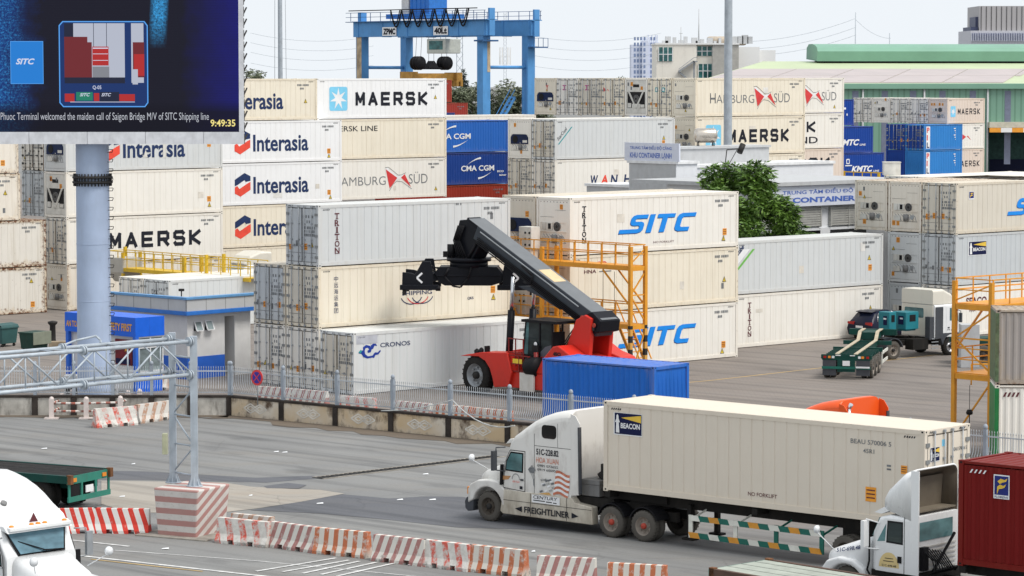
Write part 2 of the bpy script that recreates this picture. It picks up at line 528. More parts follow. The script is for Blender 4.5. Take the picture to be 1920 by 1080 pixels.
def door_mesh(h):                       # one leaf, hinge edge at y = 0, closing edge at y = 1.04, outer face towards -x
    b = MB(); d = 1.045
    b.box(.0, .0, .21, .06, d, h - .165)
    for z in (.45, .95, 1.45, 1.95, h - .45):
        b.box(-.03, -.10, z - .06, .0, .10, z + .06, 1)
    b.box(-.004, .0, .20, .002, .02, h - .16, 2); b.box(-.004, d - .02, .20, .002, d, h - .16, 2)
    for z in (.20, h - .185): b.box(-.004, 0, z, .002, d, z + .02, 2)
    b.box(-.006, .04, .62, .001, d - .04, .635, 2)
    return b.mesh("door")
def lock_mesh(h):
    b = MB()
    b.cyl((-.055, 0, .09), (-.055, 0, h - .07), .020, n=8)
    for z in (.09, h - .09): b.box(-.075, -.04, z - .04, -.01, .04, z + .04)
    for z in (.45, 1.25, 2.0): b.box(-.06, -.045, z - .03, .0, .045, z + .03)
    b.bar((-.06, 0, .95), (-.06, .34, .98), .03, .04)
    b.box(-.07, .16, .93, -.005, .23, 1.02, 1)
    return b.mesh("locking_bar")

def unit_A(h):                          # control box beside a round fan, open compressor bay under it
    b = MB(); y0, y1 = .17, W - .17
    b.box(.05, y0, .22, .075, y1, h - .16)
    b.box(.02, y0, 1.62, .05, y1, h - .17); b.box(.02, y0, .22, .05, y1, .60)
    b.box(.015, y0, .60, .05, y0 + .12, 1.62); b.box(.015, y1 - .12, .60, .05, y1, 1.62)
    b.box(.0, y0 + .1, 1.16, .05, y1 - .1, 1.22)
    for i in range(9): b.box(.012, y0 + .05 + i * .235, h - .26, .02, y0 + .09 + i * .235, h - .22, 1)
    b.box(.012, y0 + .15, 2.25, .0195, y0 + .9, 2.26, 1); b.box(.012, y0 + 1.0, 1.9, .0195, y1 - .1, 1.91, 1)
    return b.mesh("refrigeration_unit")
def bay_mesh():
    b = MB(); y0, y1 = .30, W - .30
    b.box(.12, y0, .62, .14, y1, 1.15)
    b.box(.05, y0, .60, .14, y1, .63)
    b.cyl((.02, 1.12, .66), (.02, 1.12, 1.02), .17, n=14, mi=1); b.cyl((.01, .70, .86), (.10, .70, .86), .13, n=12, mi=2)
    b.box(.02, 1.55, .66, .1, 2.05, .95, 3)
    for k in range(7):
        ya = y0 + .1 + .22 * k
        b.tube([(.05, ya, .65), (.03, ya + .08, .9), (.06, ya + .28, 1.05)], .018, 6, 1 if k % 2 else 2)
    return b.mesh("compressor_bay")
def fan_mesh(cy, cz, r):
    b = MB()
    b.cyl((.045, cy, cz), (-.01, cy, cz), r, n=24)
    for k in range(1, 4):
        b.lathe([(r * k / 3.6 - .012, -.014), (r * k / 3.6 + .012, -.018), (r * k / 3.6 + .03, -.014)], (0, cy, cz), 'x', 24, 1)
    b.cyl((-.01, cy, cz), (-.03, cy, cz), r * .22, n=12, mi=1)
    return b.mesh("fan_grille")
def control_mesh():
    b = MB()
    b.box(-.02, 1.28, 1.26, .05, 1.72, 1.62); b.box(-.025, 1.36, 1.30, -.018, 1.56, 1.58, 1)
    b.box(-.02, 1.75, 1.26, .05, 2.0, 1.62)
    return b.mesh("control_box")
def unit_B(h):                          # chamfered navy cover with a fan and label, bay under it
    b = MB(); y0, y1 = .17, W - .17
    b.box(.05, y0, .22, .075, y1, h - .16)
    b.box(.02, y0, 1.75, .05, y1, h - .17); b.box(.02, y0, .22, .05, y1, .58)
    b.box(.015, y0, .58, .05, y0 + .12, 1.75); b.box(.015, y1 - .12, .58, .05, y1, 1.75)
    for i in range(9): b.box(.012, y0 + .05 + i * .235, h - .26, .02, y0 + .09 + i * .235, h - .22, 1)
    return b.mesh("refrigeration_unit")
def cover_B():
    b = MB()
    b.prism([(.32,1.08),(2.12,1.08),(2.12,1.55),(1.9,1.78),(.55,1.78),(.32,1.55)], 'x', -.03, .05)
    b.box(-.035, .38, 1.18, -.028, .85, 1.36, 1)
    b.cyl((-.03, 1.62, 1.42), (-.05, 1.62, 1.42), .27, n=20, mi=2)
    for z in (1.14, 1.15): b.cyl((-.03, 1.1, z), (-.04, 1.1, z), .035, n=8, mi=1)
    return b.mesh("machine_cover")
def unit_C(h):                          # white vee brace over a round fan
    b = unit_B_base = MB(); y0, y1 = .17, W - .17
    b.box(.05, y0, .22, .075, y1, h - .16, 1)
    b.box(.02, y0, 1.85, .05, y1, h - .17); b.box(.02, y0, .22, .05, y1, .62)
    b.box(.015, y0, .58, .05, y0 + .10, 1.86); b.box(.015, y1 - .10, .58, .05, y1, 1.86)
    b.bar((.0, .45, 1.86), (.0, 1.22, .62), .06, .12); b.bar((.0, 1.99, 1.86), (.0, 1.22, .62), .06, .12)
    b.box(.0, .8, .62, .04, 1.65, .95); b.box(.0, .35, .66, .04, .75, .9); b.box(.0, 1.75, .66, .04, 2.1, 1.0)
    b.box(.012, .9, 2.2, .0195, 1.55, 2.42, 1)
    return b.mesh("refrigeration_unit")

def mset(o, mats):                      # shared mesh, own materials
    me = o.data
    while len(me.materials) < len(mats): me.materials.append(mats[len(me.materials)])
    for i, m in enumerate(mats):
        o.material_slots[i].link = 'OBJECT'; o.material_slots[i].material = m
    return o

MW = {}
def doors(t, pk, pm, h, L, rusty=False, x=0.0, tone=None):
    hin = M['dark_steel'] if rusty else M['lock']
    for sgn in (1, -1):
        yo = .15 if sgn == 1 else W - .15
        d = put('door', cmesh(('door', h), lambda: door_mesh(h)), t)
        d.location = (x + .005, yo, 0)
        if sgn == -1: d.scale = (1, -1, 1)
        if x > 1: d.scale = (-1, sgn, 1); d.location.x = x - .005
        mset(d, [tone or pm, hin, M['gasket']])
        for yy in (.32, .86):
            lk = put('locking_bar', cmesh(('lock', h), lambda: lock_mesh(h)), d)
            lk.location = (0, yy, 0)
            mset(lk, [M['steel'] if not rusty else M['dark_steel'], M['lock']])

def machine(t, st, h, pm):
    wm = M['machine_white']
    if st == 'A':
        u = mset(put('refrigeration_unit', cmesh(('uA', h), lambda: unit_A(h)), t), [pm, M['gasket']])
        mset(put('compressor_bay', cmesh('bay', bay_mesh), u), [M['machine_dark'], M['machine_grey'], M['steel'], wm])
        mset(put('fan_grille', cmesh('fanA', lambda: fan_mesh(.95, 1.43, .235)), u), [M['machine_grey'], M['dark_steel']])
        mset(put('control_box', cmesh('ctl', control_mesh), u), [wm, M['black']])
    elif st == 'B':
        u = mset(put('refrigeration_unit', cmesh(('uB', h), lambda: unit_B(h)), t), [pm, M['gasket']])
        mset(put('compressor_bay', cmesh('bay', bay_mesh), u), [M['machine_dark'], M['machine_grey'], M['steel'], wm])
        mset(put('machine_cover', cmesh('covB', cover_B), u), [M['machine_navy'], wm, M['black']])
    else:
        u = mset(put('refrigeration_unit', cmesh(('uC', h), lambda: unit_C(h)), t), [wm, M['machine_dark']])
        mset(put('fan_grille', cmesh('fanC', lambda: fan_mesh(1.22, 1.32, .30)), u), [M['machine_grey'], M['dark_steel']])

def dashes(dc, a, b, n=5, right=False):
    dc.cur = 'hazard_marking'
    for i in range(n):
        x = a + i * .085
        dc.poly([(x, b), (x + .045, b), (x + .075, b + .06), (x + .03, b + .06)], 'ink')
def ident(dc, a, b, rows=2, s=1.0):      # owner code rows, too small to read
    dc.cur = 'id_marking'
    rnd = random.Random(int(a * 100) + int(b * 100))
    for r_ in range(rows):
        x = a + (.25 if r_ else 0)
        while x < a + (1.0 if r_ == 0 else .55) * s:
            ww = rnd.choice((.07, .09, .05)); dc.rect(x, b - r_ * .24, x + ww, b - r_ * .24 + .13, 'grey_ink'); x += ww + rnd.choice((.03, .03, .1))
def sticker(dc, a, b, s=.3, kind='sq'):
    dc.cur = 'warning_sticker'
    if kind == 'sq':
        dc.rect(a, b, a + s, b + s * 1.15, 'orange_stick')
        for k in (.25, .55, .85): dc.rect(a + .1*s, b + k*s, a + .9*s, b + (k + .1)*s, 'maroon', 1)
    elif kind == 'tri':
        dc.poly([(a, b), (a + s, b), (a + s/2, b + s)], 'ink'); dc.poly([(a+.14*s, b+.09*s), (a+.86*s, b+.09*s), (a+.5*s, b+.80*s)], 'yellow', 1)
        dc.rect(a + .46*s, b + .2*s, a + .54*s, b + .6*s, 'ink', 2)
    elif kind == 'dot':
        dc.rect(a, b, a + s*.6, b + s, 'grey_ink')

# a container; where = corner of the near side and near end, on its underside
def container(label, where, rot=None, kind='reefer', L=L40, h=HC, col='warm', end=None, marks=(), group='containers stacked in the yard',
              endcol=None, letter=None, code=True, far_off=False, rear=False, tone=None, end_marks=True, cast='ink'):
    t = thing('shipping_container', label, 'shipping container', where, TH if rot is None else rot, group)
    pm = cpaint(col, L, h)
    mset(put('body', cmesh(('body', kind, L, h), lambda: body_mesh(kind, L, h)), t), [pm])
    mset(put('frame', cmesh(('frame', kind, L, h), lambda: frame_mesh(kind, L, h)), t), [pm if not endcol else cpaint(endcol, L, h), M['black']])
    rnd = random.Random(label)
    if end == 'doors': doors(t, col, pm, h, L, rusty=PAINTS[col][1] > .5, tone=tone)
    elif end: machine(t, end, h, pm)
    if rear: doors(t, col, pm, h, L, x=L, tone=tone)
    if not far_off:
        dc = Decal('side', .020, L)
        if letter: letter(dc); dc.cur = 'lettering'
        if kind == 'reefer' and L > 10 and code:
            for q in range(rnd.choice((0, 0, 1, 1, 2))):
                dc.cur = 'paint_patch'; a_, b_, w_ = rnd.uniform(.6, L - 1.5), rnd.uniform(.3, 2.1), rnd.uniform(.25, .8); dc.rect(a_, b_, a_ + w_, b_ + rnd.uniform(.2, .5), M[rnd.choice(('patch_a', 'patch_b'))], -1)
        if kind == 'reefer':
            dashes(dc, .3, h - .26); dashes(dc, L - .75, h - .26)
            if code: ident(dc, L - 1.75, h - .52)
            a = L - 1.25
            for m_ in marks:
                sticker(dc, a + rnd.uniform(-.08, .08), m_[1], .30, m_[0])
        elif letter is None: ident(dc, L - 1.6, h - .5)
        if dc.any(): dc.build(None, t)
        if end and end_marks:
            de = Decal('end', -.004 if end == 'doors' else .008, L)
            if end == 'doors':
                de.off = -.001
                for q in range(rnd.randint(2, 4)):
                    a = (.25, .75, 1.35, 1.85)[q]
                    sticker(de, a, rnd.uniform(.72, .95), rnd.uniform(.2, .28), rnd.choice(('sq', 'tri', 'sq', 'dot')))
                ident(de, 1.32, h - .62, 2, .8)
                for r_ in range(3): ident(de, 1.4, 1.75 - r_ * .17, 1, .35 + .2 * rnd.random()); ident(de, 1.85, 1.75 - r_ * .17, 1, .3)
                dashes(de, .2, h - .11, 4); dashes(de, 1.85, h - .11, 4)
            else:
                for q in range(rnd.randint(2, 4)):
                    sticker(de, rnd.choice((.3, .62, 1.3, 1.7)), rnd.choice((1.85, 2.0, 2.3, .38)), rnd.uniform(.2, .26), rnd.choice(('sq', 'tri', 'sq', 'dot')))
            de.build(None, t)
    return t

M['patch_a'] = plain('repair patch pale', (.70,.69,.66), .6, dirt=.2); M['patch_b'] = plain('repair patch creamy', (.66,.62,.55), .6, dirt=.2)
# ---- lettering of the carriers
def L_sitc(a0=3.35, a1=9.0, b0=.98, b1=1.92):
    def f(dc):
        hgt = b1 - b0
        G_ = {'S': ([(-.42,0),(.62,0),(.80,.06),(.90,.18),(.90,.44),(.84,.56),(.70,.62),(.40,.62),(.34,.66),(.34,.74),(.40,.79),(1.0,.79),(1.0,1),(.32,1),(.16,.94),(.08,.82),(.08,.58),(.14,.47),(.28,.41),(.58,.41),(.64,.37),(.64,.27),(.58,.22),(-.42,.22)], 0.0),
              'I': ([(0,0),(.30,0),(.30,1),(0,1)], 1.10),
              'T': ([(.30,0),(.60,0),(.60,.79),(1.0,.79),(1.0,1),(0.0,1),(0.0,.79),(.30,.79)], 1.55),
              'C': ([(.25,0),(.85,0),(.85,.22),(.36,.22),(.30,.28),(.30,.70),(.38,.79),(1.05,.79),(1.05,1),(.25,1),(.08,.93),(0,.80),(0,.2),(.07,.07)], 2.70)}
        k = (a1 - a0) / 4.45
        for dx, db, m, d in ((.05, -.035, 'sitc_shade', 0), (0, 0, 'sitc_blue', 1)):
            for poly, off in G_.values():
                dc.poly([(a0 + .45 * k + (off + x) * k + (y * .30) * k + dx * -.6, b0 + y * hgt + db) for x, y in poly], m, d)
    return f
def star(dc, ca, cb, s, d=1):
    p = []
    for i in range(14):
        r = s * (.46 if i % 2 == 0 else .17); t = math.pi / 2 + i * math.pi / 7
        p.append((ca + r * math.cos(t), cb + r * math.sin(t)))
    dc.poly(p, 'white_ink', d)
def rrect(a0, b0, a1, b1, r):
    o = []
    for cx, cy, t0 in ((a1-r, b0+r, -90), (a1-r, b1-r, 0), (a0+r, b1-r, 90), (a0+r, b0+r, 180)):
        for k in range(4):
            t = R(t0 + 30 * k); o.append((cx + r*math.cos(t), cy + r*math.sin(t)))
    return o
def L_maersk(L=L40, st=True, b0=.85, b1=1.95, a0=1.15, w_=1.65, t0=3.55, t1=10.35):
    def f(dc):
        if st:
            dc.cur = 'logo'; dc.poly(rrect(a0, b0 - .25, a0 + w_, b1 + .35, .15), 'star_blue'); star(dc, a0 + w_/2, (b0 + b1) / 2 + .05, w_ * 1.05)
        dc.cur = 'lettering'; block_word(dc, 'MAERSK', t0, b0 + .08, t1, b1 - .02, 'ink')
    return f
def L_interasia(wear=False):
    def f(dc):
        a, b, w_, hh = 2.75, .62, 1.35, 1.62; dc.cur = 'logo'
        q = lambda x, y: (a + x * w_, b + y * hh)
        dc.poly([q(0,.45), q(0,.72), q(.62,1.0), q(1,.86), q(1,.66), q(.70,.62), q(.62,.70), q(.18,.50)], 'navy')
        dc.poly([q(1,.62), q(1,.28), q(.36,0), q(0,.14), q(0,.40), q(.16,.46), q(.30,.33), q(.80,.55)], 'logo_red')
        dc.cur = 'lettering'; dc.text('Interasia', a + 1.6, .78, 9.2, 1.95, 'navy', .022)
        if wear: dc.rect(7.45, .75, 7.7, 1.75, 'machine_white', 1); dc.poly([(5.9, .8), (6.25, .8), (6.1, 1.3)], 'machine_white', 1)
    return f
def L_hsud(size=1.0, sh=0.0, b0=.92):
    def f(dc):
        dc.text('HAMBURG', 1.5 + sh, b0 + .10, 6.35 + sh, b0 + .72, 'grey_ink', -.008); dc.text('H', 1.5 + sh, b0 + .10, 2.1 + sh, b0 + .85, 'grey_ink', -.006)
        dc.cur = 'logo'
        q = lambda x, y: (6.3 + sh + x, b0 - .28 + y * 1.55)
        dc.poly([q(0,1.0), q(.25,1.02), q(1.2,.62), q(1.9,.74), q(1.75,.58), q(1.15,.45), q(.5,.30), q(.45,0)], 'white_ink')
        dc.poly([q(.05,.97), q(1.15,.55), q(.42,.06)], 'flag_red', 1)
        dc.poly([q(1.5,.56), q(1.85,.72), q(2.45,.10)], 'flag_red', 1)
        dc.strokes([[(0,1.04),(.3,1.06),(.8,.86),(1.2,.68),(1.55,.68),(1.95,.78)], [(.40,-.04),(.75,.26),(1.1,.40),(1.6,.36),(2.5,.02)]], 6.3 + sh, b0 - .28, 1, 1.55, .035, 'grey_ink')
        dc.cur = 'lettering'; dc.text('SÜD', 8.55 + sh, b0 + .12, 10.35 + sh, b0 + .98, 'grey_ink', -.006)
    return f
def L_cma(a0, size=1.0):
    def f(dc):
        dc.text('CMA CGM', a0, 1.10, a0 + 3.6 * size, 1.55, 'white_ink', .022)
        dc.cur = 'logo'
        for sg, cx, cy in ((1, a0 + 1.75 * size, 1.62), (-1, a0 + 2.25 * size, 1.02)):
            o = []; i_ = []
            for k in range(9):
                t = k / 8
                x = cx + sg * (-1.1 + 1.5 * t) * size; y = cy + sg * (.50 * math.sin(t * 1.5)) 
                o.append((x, y + sg * .10 * t)); i_.append((x, y - sg * .06 * t))
            dc.poly(o + i_[::-1], 'white_ink')
    return f
def L_triton(m, extra=None):
    def f(dc):
        vert_text(dc, 'TRITON', 1.15, 2.45, .28, m, 1.12, .025)
        if extra: extra(dc)
    return f
def beacon_logo(dc, a0, b0, a1, b1):
    w_, hh = a1 - a0, b1 - b0
    q = lambda x, y: (a0 + x * w_, b0 + y * hh); dc.cur = 'logo'
    dc.rect(a0 - .04*w_, b0 - .05*hh, a1 + .02*w_, b1 + .02*hh, 'white_ink')
    dc.rect(a0, b0, a1, b1, M['logo_navy'], 1)
    dc.poly([q(.24,.78), q(.98,.95), q(.98,.60)], M['beam_yellow'], 2)
    dc.poly([q(.05,.06), q(.18,.06), q(.16,.55), q(.20,.55), q(.155,.72), q(.145,.86), q(.105,.95), q(.07,.86), q(.065,.72), q(.02,.55), q(.06,.55)], 'white_ink', 2)
    dc.text('BEACON', *q(.23,.28), *q(.94,.54), 'white_ink', .03, d=2)
def florens_logo(dc, a0, b0, a1, b1, name=True):
    w_, hh = a1 - a0, b1 - b0
    q = lambda x, y: (a0 + x * w_, b0 + y * hh); dc.cur = 'logo'
    dc.rect(a0, b0, a1, b1, 'white_ink')
    dc.poly([q(.06,.16), q(.94,.16), q(.94,.95), q(.06,.95)], M['florens_navy'], 1)
    dc.poly([q(.25,.72), q(.45,.84), q(.70,.80), q(.88,.88), q(.80,.74), q(.55,.68), q(.40,.62)], M['beam_yellow'], 2)
    dc.poly([q(.22,.20), q(.24,.50), q(.42,.60), q(.62,.55), q(.80,.63), q(.70,.48), q(.48,.42), q(.34,.40), q(.26,.22)], M['beam_yellow'], 2)
    if name: dc.text('FLORENS', *q(.08,.03), *q(.92,.12), M['navy'], .01, d=2)
M['logo_navy'] = plain('navy logo panel', (.008,.012,.055), .5)
M['florens_navy'] = plain('deep blue logo panel', (.010,.020,.16), .5)
M['beam_yellow'] = plain('golden logo paint', (.72,.48,.06), .5)

def at_uv(P, u=0.0, v=0.0, tier=0, h=HC, z=0.0):
    return P + U * u + V * v + Vector((0, 0, tier * h + z))
GAP = 2.52                              # row pitch across the yard

# ------------------------------------------------ near stacks
PC = Vector((-9.05, 139.01, 0)); PX = Vector((-7.30, 136.78, 0)); PS = Vector((2.87, 147.39, 0)); PG = Vector((12.05, 160.18, 0)); PR = Vector((24.92, 167.02, 0))
SQ = [('sq', .55), ('tri', .25)]
def cronos(dc):
    dc.cur = 'paint_patch'; dc.rect(.18, 2.36, 1.45, 2.74, M['cronos_patch']); dc.cur = 'logo'
    q = lambda x, y: (.30 + x * 1.35, 1.62 + y * .72)
    for poly in ([(0,.45),(.12,.62),(.22,.60),(.20,.80),(.34,.95),(.52,.86),(.60,.66),(.55,.45),(.42,.42),(.40,.56),(.48,.64),(.42,.76),(.32,.74),(.28,.58),(.30,.36),(.42,.20),(.62,.22),(.74,.42),(.86,.40),(.98,.56),(1.0,.46),(.90,.28),(.76,.24),(.70,.06),(.62,.10),(.40,.06),(.22,.18),(.14,.38)],
                 [(.55,.88),(.66,1.0),(.78,.98),(.84,.82),(.72,.86),(.66,.66),(.58,.62)]):
        dc.poly([q(*p) for p in poly], M['cronos_blue'])
    dc.poly([q(.0,.50), q(.1,.66), q(.16,.58), q(.1,.42)], M['teal'], 1)
    dc.cur = 'lettering'; dc.text('CRONOS', 1.62, 2.13, 3.45, 2.34, 'navy', .012); 
M['cronos_patch'] = plain('grey paint patch', (.47,.49,.54), .55)
M['cronos_blue'] = plain('royal blue logo paint', (.015,.045,.30), .5)
container('pale reefer with a blue sea horse logo, lowest and nearest beside the red reach stacker', PX, col='blue_white', end='doors', tone=cpaint('beige', L40, HC), marks=[('sq', .3)], letter=cronos)
def cosco(dc):
    dc.text('COSCO', 5.1, 1.58, 7.1, 1.92, 'navy', .03); dc.text('SHIPPING', 5.15, 1.30, 7.05, 1.50, 'navy', .012)
    dc.cur = 'logo'
    for c, m in ((-.35, 'navy'), (.05, 'flag_red'), (.35, 'navy')):
        o = []; i_ = []
        for k in range(11):
            t = R(200 + 14 * k); o.append((6.1 + c + .72 * math.cos(t), 1.34 + .5 * math.sin(t))); i_.append((6.1 + c + .67 * math.cos(t), 1.34 + .45 * math.sin(t)))
        dc.poly(o + i_[::-1], m)
    dc.cur = 'lettering'
    for i, ch in enumerate('中远海运集团'):
        dc.text(ch, .95, 2.42 - i * .30 - .24, 1.20, 2.42 - i * .30, 'navy', .0)
    dc.text('QKS', 9.35, .88, 9.75, 1.03, 'navy', .02)
container('cream reefer with navy lettering and red arcs, middle of the stack behind the black spreader', at_uv(PC, 0, 0, 1), col='cream', end='doors', tone=cpaint('beige', L40, HC), marks=[('sq', 1.15), ('tri', .8)], letter=cosco)
def tri_t(dc):
    vert_text(dc, 'TRITON', 1.15, 2.5, .29, 'maroon', 1.12, .025); dc.rect(8.1, .52, 8.8, .66, 'orange_stick'); ident(dc, 8.6, 2.65, 1, .3)
container('pale grey reefer with maroon vertical lettering, top of the stack behind the black boom', at_uv(PC, 0, 0, 2), col='cool', end='doors', tone=cpaint('grey', L40, HC), marks=[('dot', 1.9)], letter=tri_t)
container('white reefer doors with striped tape, bottom row just left of the rusty doors', at_uv(PC, 0, 0, 0), col='warm', end='doors', tone=cpaint('warm', L40, HC))
container('white reefer showing only its doors beside the blue and white office, bottom tier', at_uv(PC, 0, GAP, 0), col='warm', end='doors')
container('grey white reefer showing its doors, second tier and leftmost above the fence sign', at_uv(PC, 0, GAP, 1), col='beige', end='doors', tone=cpaint('grey', L40, HC))

container('white reefer with bright blue italic letters, bottom of the stack behind the orange ladder gantry', PS, col='warm', end='A', marks=SQ, letter=L_sitc(3.35, 9.0, 1.0, 1.95))
def hna(dc):
    dc.text('SEACO', .95, 2.28, 2.6, 2.55, 'flag_red', .03); dc.text('HNA', 1.0, 1.98, 1.85, 2.16, 'maroon', .02); dc.rect(2.05, 2.02, 2.9, 2.07, 'grey_ink')
container('cream reefer with small red lettering behind the orange gantry rails, middle of its stack', at_uv(PS, 0, 0, 1), col='cream', end='A', marks=[('tri', 1.1), ('dot', .75)], letter=hna)
def sitc_top(dc):
    vert_text(dc, 'TRITON', 1.0, 2.45, .28, 'ink', 1.12, .025); L_sitc(3.35, 9.0, .98, 1.90)(dc); dc.text('NO FORKLIFT', 5.9, .42, 7.4, .52, 'maroon', 0)
container('white reefer with black vertical and blue italic letters, top of the stack beside the tree', at_uv(PS, 0, 0, 2), col='warm', end='A', marks=[('sq', .65), ('tri', .35)], letter=sitc_top)
for k, (lb, e) in enumerate((('cream reefer end half hidden under the orange gantry, lowest of its column', 'A'), ('cream reefer end behind the orange stairs, middle of its column', 'B'), ('beige reefer end with navy machine cover above the orange gantry', 'B'))):
    container(lb, at_uv(PS, 0, GAP, k), col='beige' if k == 2 else 'warm', end=e)
def cube_t(dc):
    dc.poly([(.05, 1.35), (.25, 1.35), (1.55, 2.45), (1.35, 2.45)], 'green'); dc.poly([(-.02, 1.5), (1.15, 2.45), (.6, 2.45), (-.02, 1.95)], 'white_ink', 0)
    dc.xtext('Star Cube', -.35, 1.62, 1.05, 1.92, 'navy', R(41), bold=.02, shear=.2, d=1)
container('long pale grey reefer with a slanting green stripe in front of the tree', at_uv(PG, 0, 0, 1), col='cool', marks=[('tri', 1.45), ('sq', .85)], letter=cube_t)
container('long off white reefer with maroon vertical letters standing behind the dark car', PG, col='warm', marks=[('tri', 1.5)], letter=L_triton('maroon'))
def r_top(dc):
    florens_logo(dc, 1.15, 1.95, 1.6, 2.4, False); L_sitc(4.6, 10.3, .95, 1.9)(dc)
container('beige reefer with blue italic letters cut by the right picture edge, top of its stack', at_uv(PR, 0, 0, 2), col='beige', end='doors', tone=cpaint('beige', L40, HC), letter=r_top)
container('grey reefer with a black and yellow lighthouse logo, middle tier above the white truck cab', at_uv(PR, 0, 0, 1), col='grey', end='doors', tone=cpaint('grey', L40, HC), letter=lambda dc: beacon_logo(dc, 1.2, 1.7, 2.75, 2.45))
def seaco(dc):
    dc.text('SEACO', 1.0, 1.75, 2.85, 2.2, 'maroon', .03); dc.text('HNA', 1.3, 1.38, 1.85, 1.55, 'maroon', .01); dc.rect(2.1, 1.42, 2.7, 1.47, 'grey_ink')
container('white reefer with dark red lettering behind the orange gantry on the right, bottom tier', PR, col='warm', end='doors', letter=seaco)
for k, lb in enumerate(('reefer end with machinery behind the white truck cab, bottom tier', 'grey white reefer end with fan and open compressor bay, middle tier beside grey doors', 'cream rusty reefer end with round fan, top tier beside the beige doors')):
    container(lb, at_uv(PR, 0, GAP, k), col=('grey', 'cool', 'dirty')[k], end='A')
container('cream rusty reefer end with round fan above the end of the long grey reefer', at_uv(PR, 0, 2 * GAP, 2), col='dirty', end='A')
PR2 = G(1656, 329, 3 * HC) - Vector((0, 0, 3 * HC))
for k in range(4):
    container(('far left', 'second', 'third', 'nearest')[k] + ' of the four rusty roofed reefers just behind the top tier on the right', PR2 - V * (GAP * (k + 1)) + Vector((0, 0, 2 * HC)), col='warm', end='doors', far_off=True)

# ------------------------------------------------ the wall of containers across the yard
PB = Vector((-27.82, 185.85, 0)); PI_ = Vector((-20.95, 201.63, 0)); PD = Vector((-13.78, 210.82, 0)); PF = Vector((3.06, 211.98, 0)); PH = Vector((13.65, 222.07, 0))
PA = G(88, 586, 0) - U * L40
cl = 'containers in the far wall of stacks'
container('rust streaked white reefer at the left picture edge, bottom of its stack', PA, col='rusty', marks=[('sq', .4), ('tri', 1.9)], group=cl)
container('rust streaked grey white reefer at the left picture edge, second from the ground', at_uv(PA, 0, 0, 1), col='rusty', group=cl)
container('rusty white reefer at the left picture edge, third tier set back to the left', at_uv(PA, -1.85, 0, 2), col='dirty', marks=[('tri', 1.6), ('dot', .5)], group=cl)
container('rusty cream reefer at the left picture edge, under the screen', at_uv(PA, -1.95, 0, 3), col='dirty', marks=[('sq', .5)], group=cl)
container('white reefer end behind the blue gate board, bottom tier left of the pillar', PB, col='dirty', end='A', group=cl)
container('white reefer lettered in black left to right behind the pillar, second tier', at_uv(PB, 0, 0, 1), col='warm', end='doors', group=cl, tone=cpaint('dirty', L40, HC), letter=L_maersk(st=False, b0=.78, b1=1.9, t0=3.2, t1=10.4))
container('plain off white reefer with a vee braced fan end, third tier behind the pillar', at_uv(PB, 0, 0, 2), col='warm', end='C', marks=[('sq', .75), ('tri', .4)], group=cl, letter=lambda dc: None)
container('bluish white reefer with worn navy lettering behind the pillar, fourth tier', at_uv(PB, 0, 0, 3), col='cool', end='B', marks=[('sq', 1.4)], group=cl, letter=L_interasia(True))
container('grey reefer doors with two blue marks left of the pillar, third tier', at_uv(PB, 0, GAP, 2), col='grey', end='doors', group=cl)
container('rusty reefer doors under the screen left of the pillar, fourth tier', at_uv(PB, 0, GAP, 3), col='rusty', end='doors', group=cl)

container('cream reefer mostly hidden by yellow rails, bottom tier of the far wall', PI_, col='cream', group=cl)
container('cream reefer with a hexagon logo half hidden by the grey doors, second tier', at_uv(PI_, 0, 0, 1), col='cream', group=cl, letter=L_interasia())
container('bright white reefer with a hexagon logo and navy letters, third tier right of the pillar', at_uv(PI_, 0, 0, 2), col='white', marks=SQ, group=cl, letter=L_interasia())
container('bright white reefer with a hexagon logo just right of the screen, fourth tier', at_uv(PI_, 0, 0, 3), col='white', marks=SQ, group=cl, letter=L_interasia())
container('cream reefer with navy letters at the screen edge, top tier', at_uv(PI_, -2.2, 0, 4), col='cream', marks=[('tri', 1.2)], group=cl, letter=L_interasia())

container('bright white reefer with blue star square and black letters, top tier left of the crane', at_uv(PD, 0, 0, 4), col='white', group=cl, marks=[('tri', 1.4)], letter=L_maersk())
container('cream reefer with small black lettering high on its left, fourth tier', at_uv(PD, 0, 0, 3), col='cream', group=cl, letter=lambda dc: dc.text('MAERSK LINE', .9, 2.02, 5.6, 2.4, 'ink', .004))
container('cream reefer with grey letters and red flag, just above the grey reefer roof', at_uv(PD, 0, 0, 2), col='warm', group=cl, marks=[('tri', .5)], letter=L_hsud())

PE = G(953, 344, 5.85) - U * L40; PE.z = 0
def eco(dc): L_cma(7.05)(dc); dc.text('ECO', 11.0, .95, 11.7, 1.1, 'white_ink', .03); dc.text('tainer', 11.2, .65, 12.0, .8, 'white_ink', .02)
container('red corrugated container in a narrow strip above the grey reefer roof', at_uv(PE, 0, 0, 0, z=3.24), kind='dry', h=STD, col='red', group=cl)
container('dark blue corrugated container with white letters and arcs, lower of the blue pair', at_uv(PE, 0, 0, 0, z=5.85), kind='dry', h=STD, col='blue', group=cl, letter=eco)
container('brighter blue corrugated container with cut off white letters, upper of the blue pair', at_uv(PE, 0, 0, 0, z=8.46), kind='dry', h=STD, col='bright_blue', group=cl, letter=L_cma(4.2, 1.08))

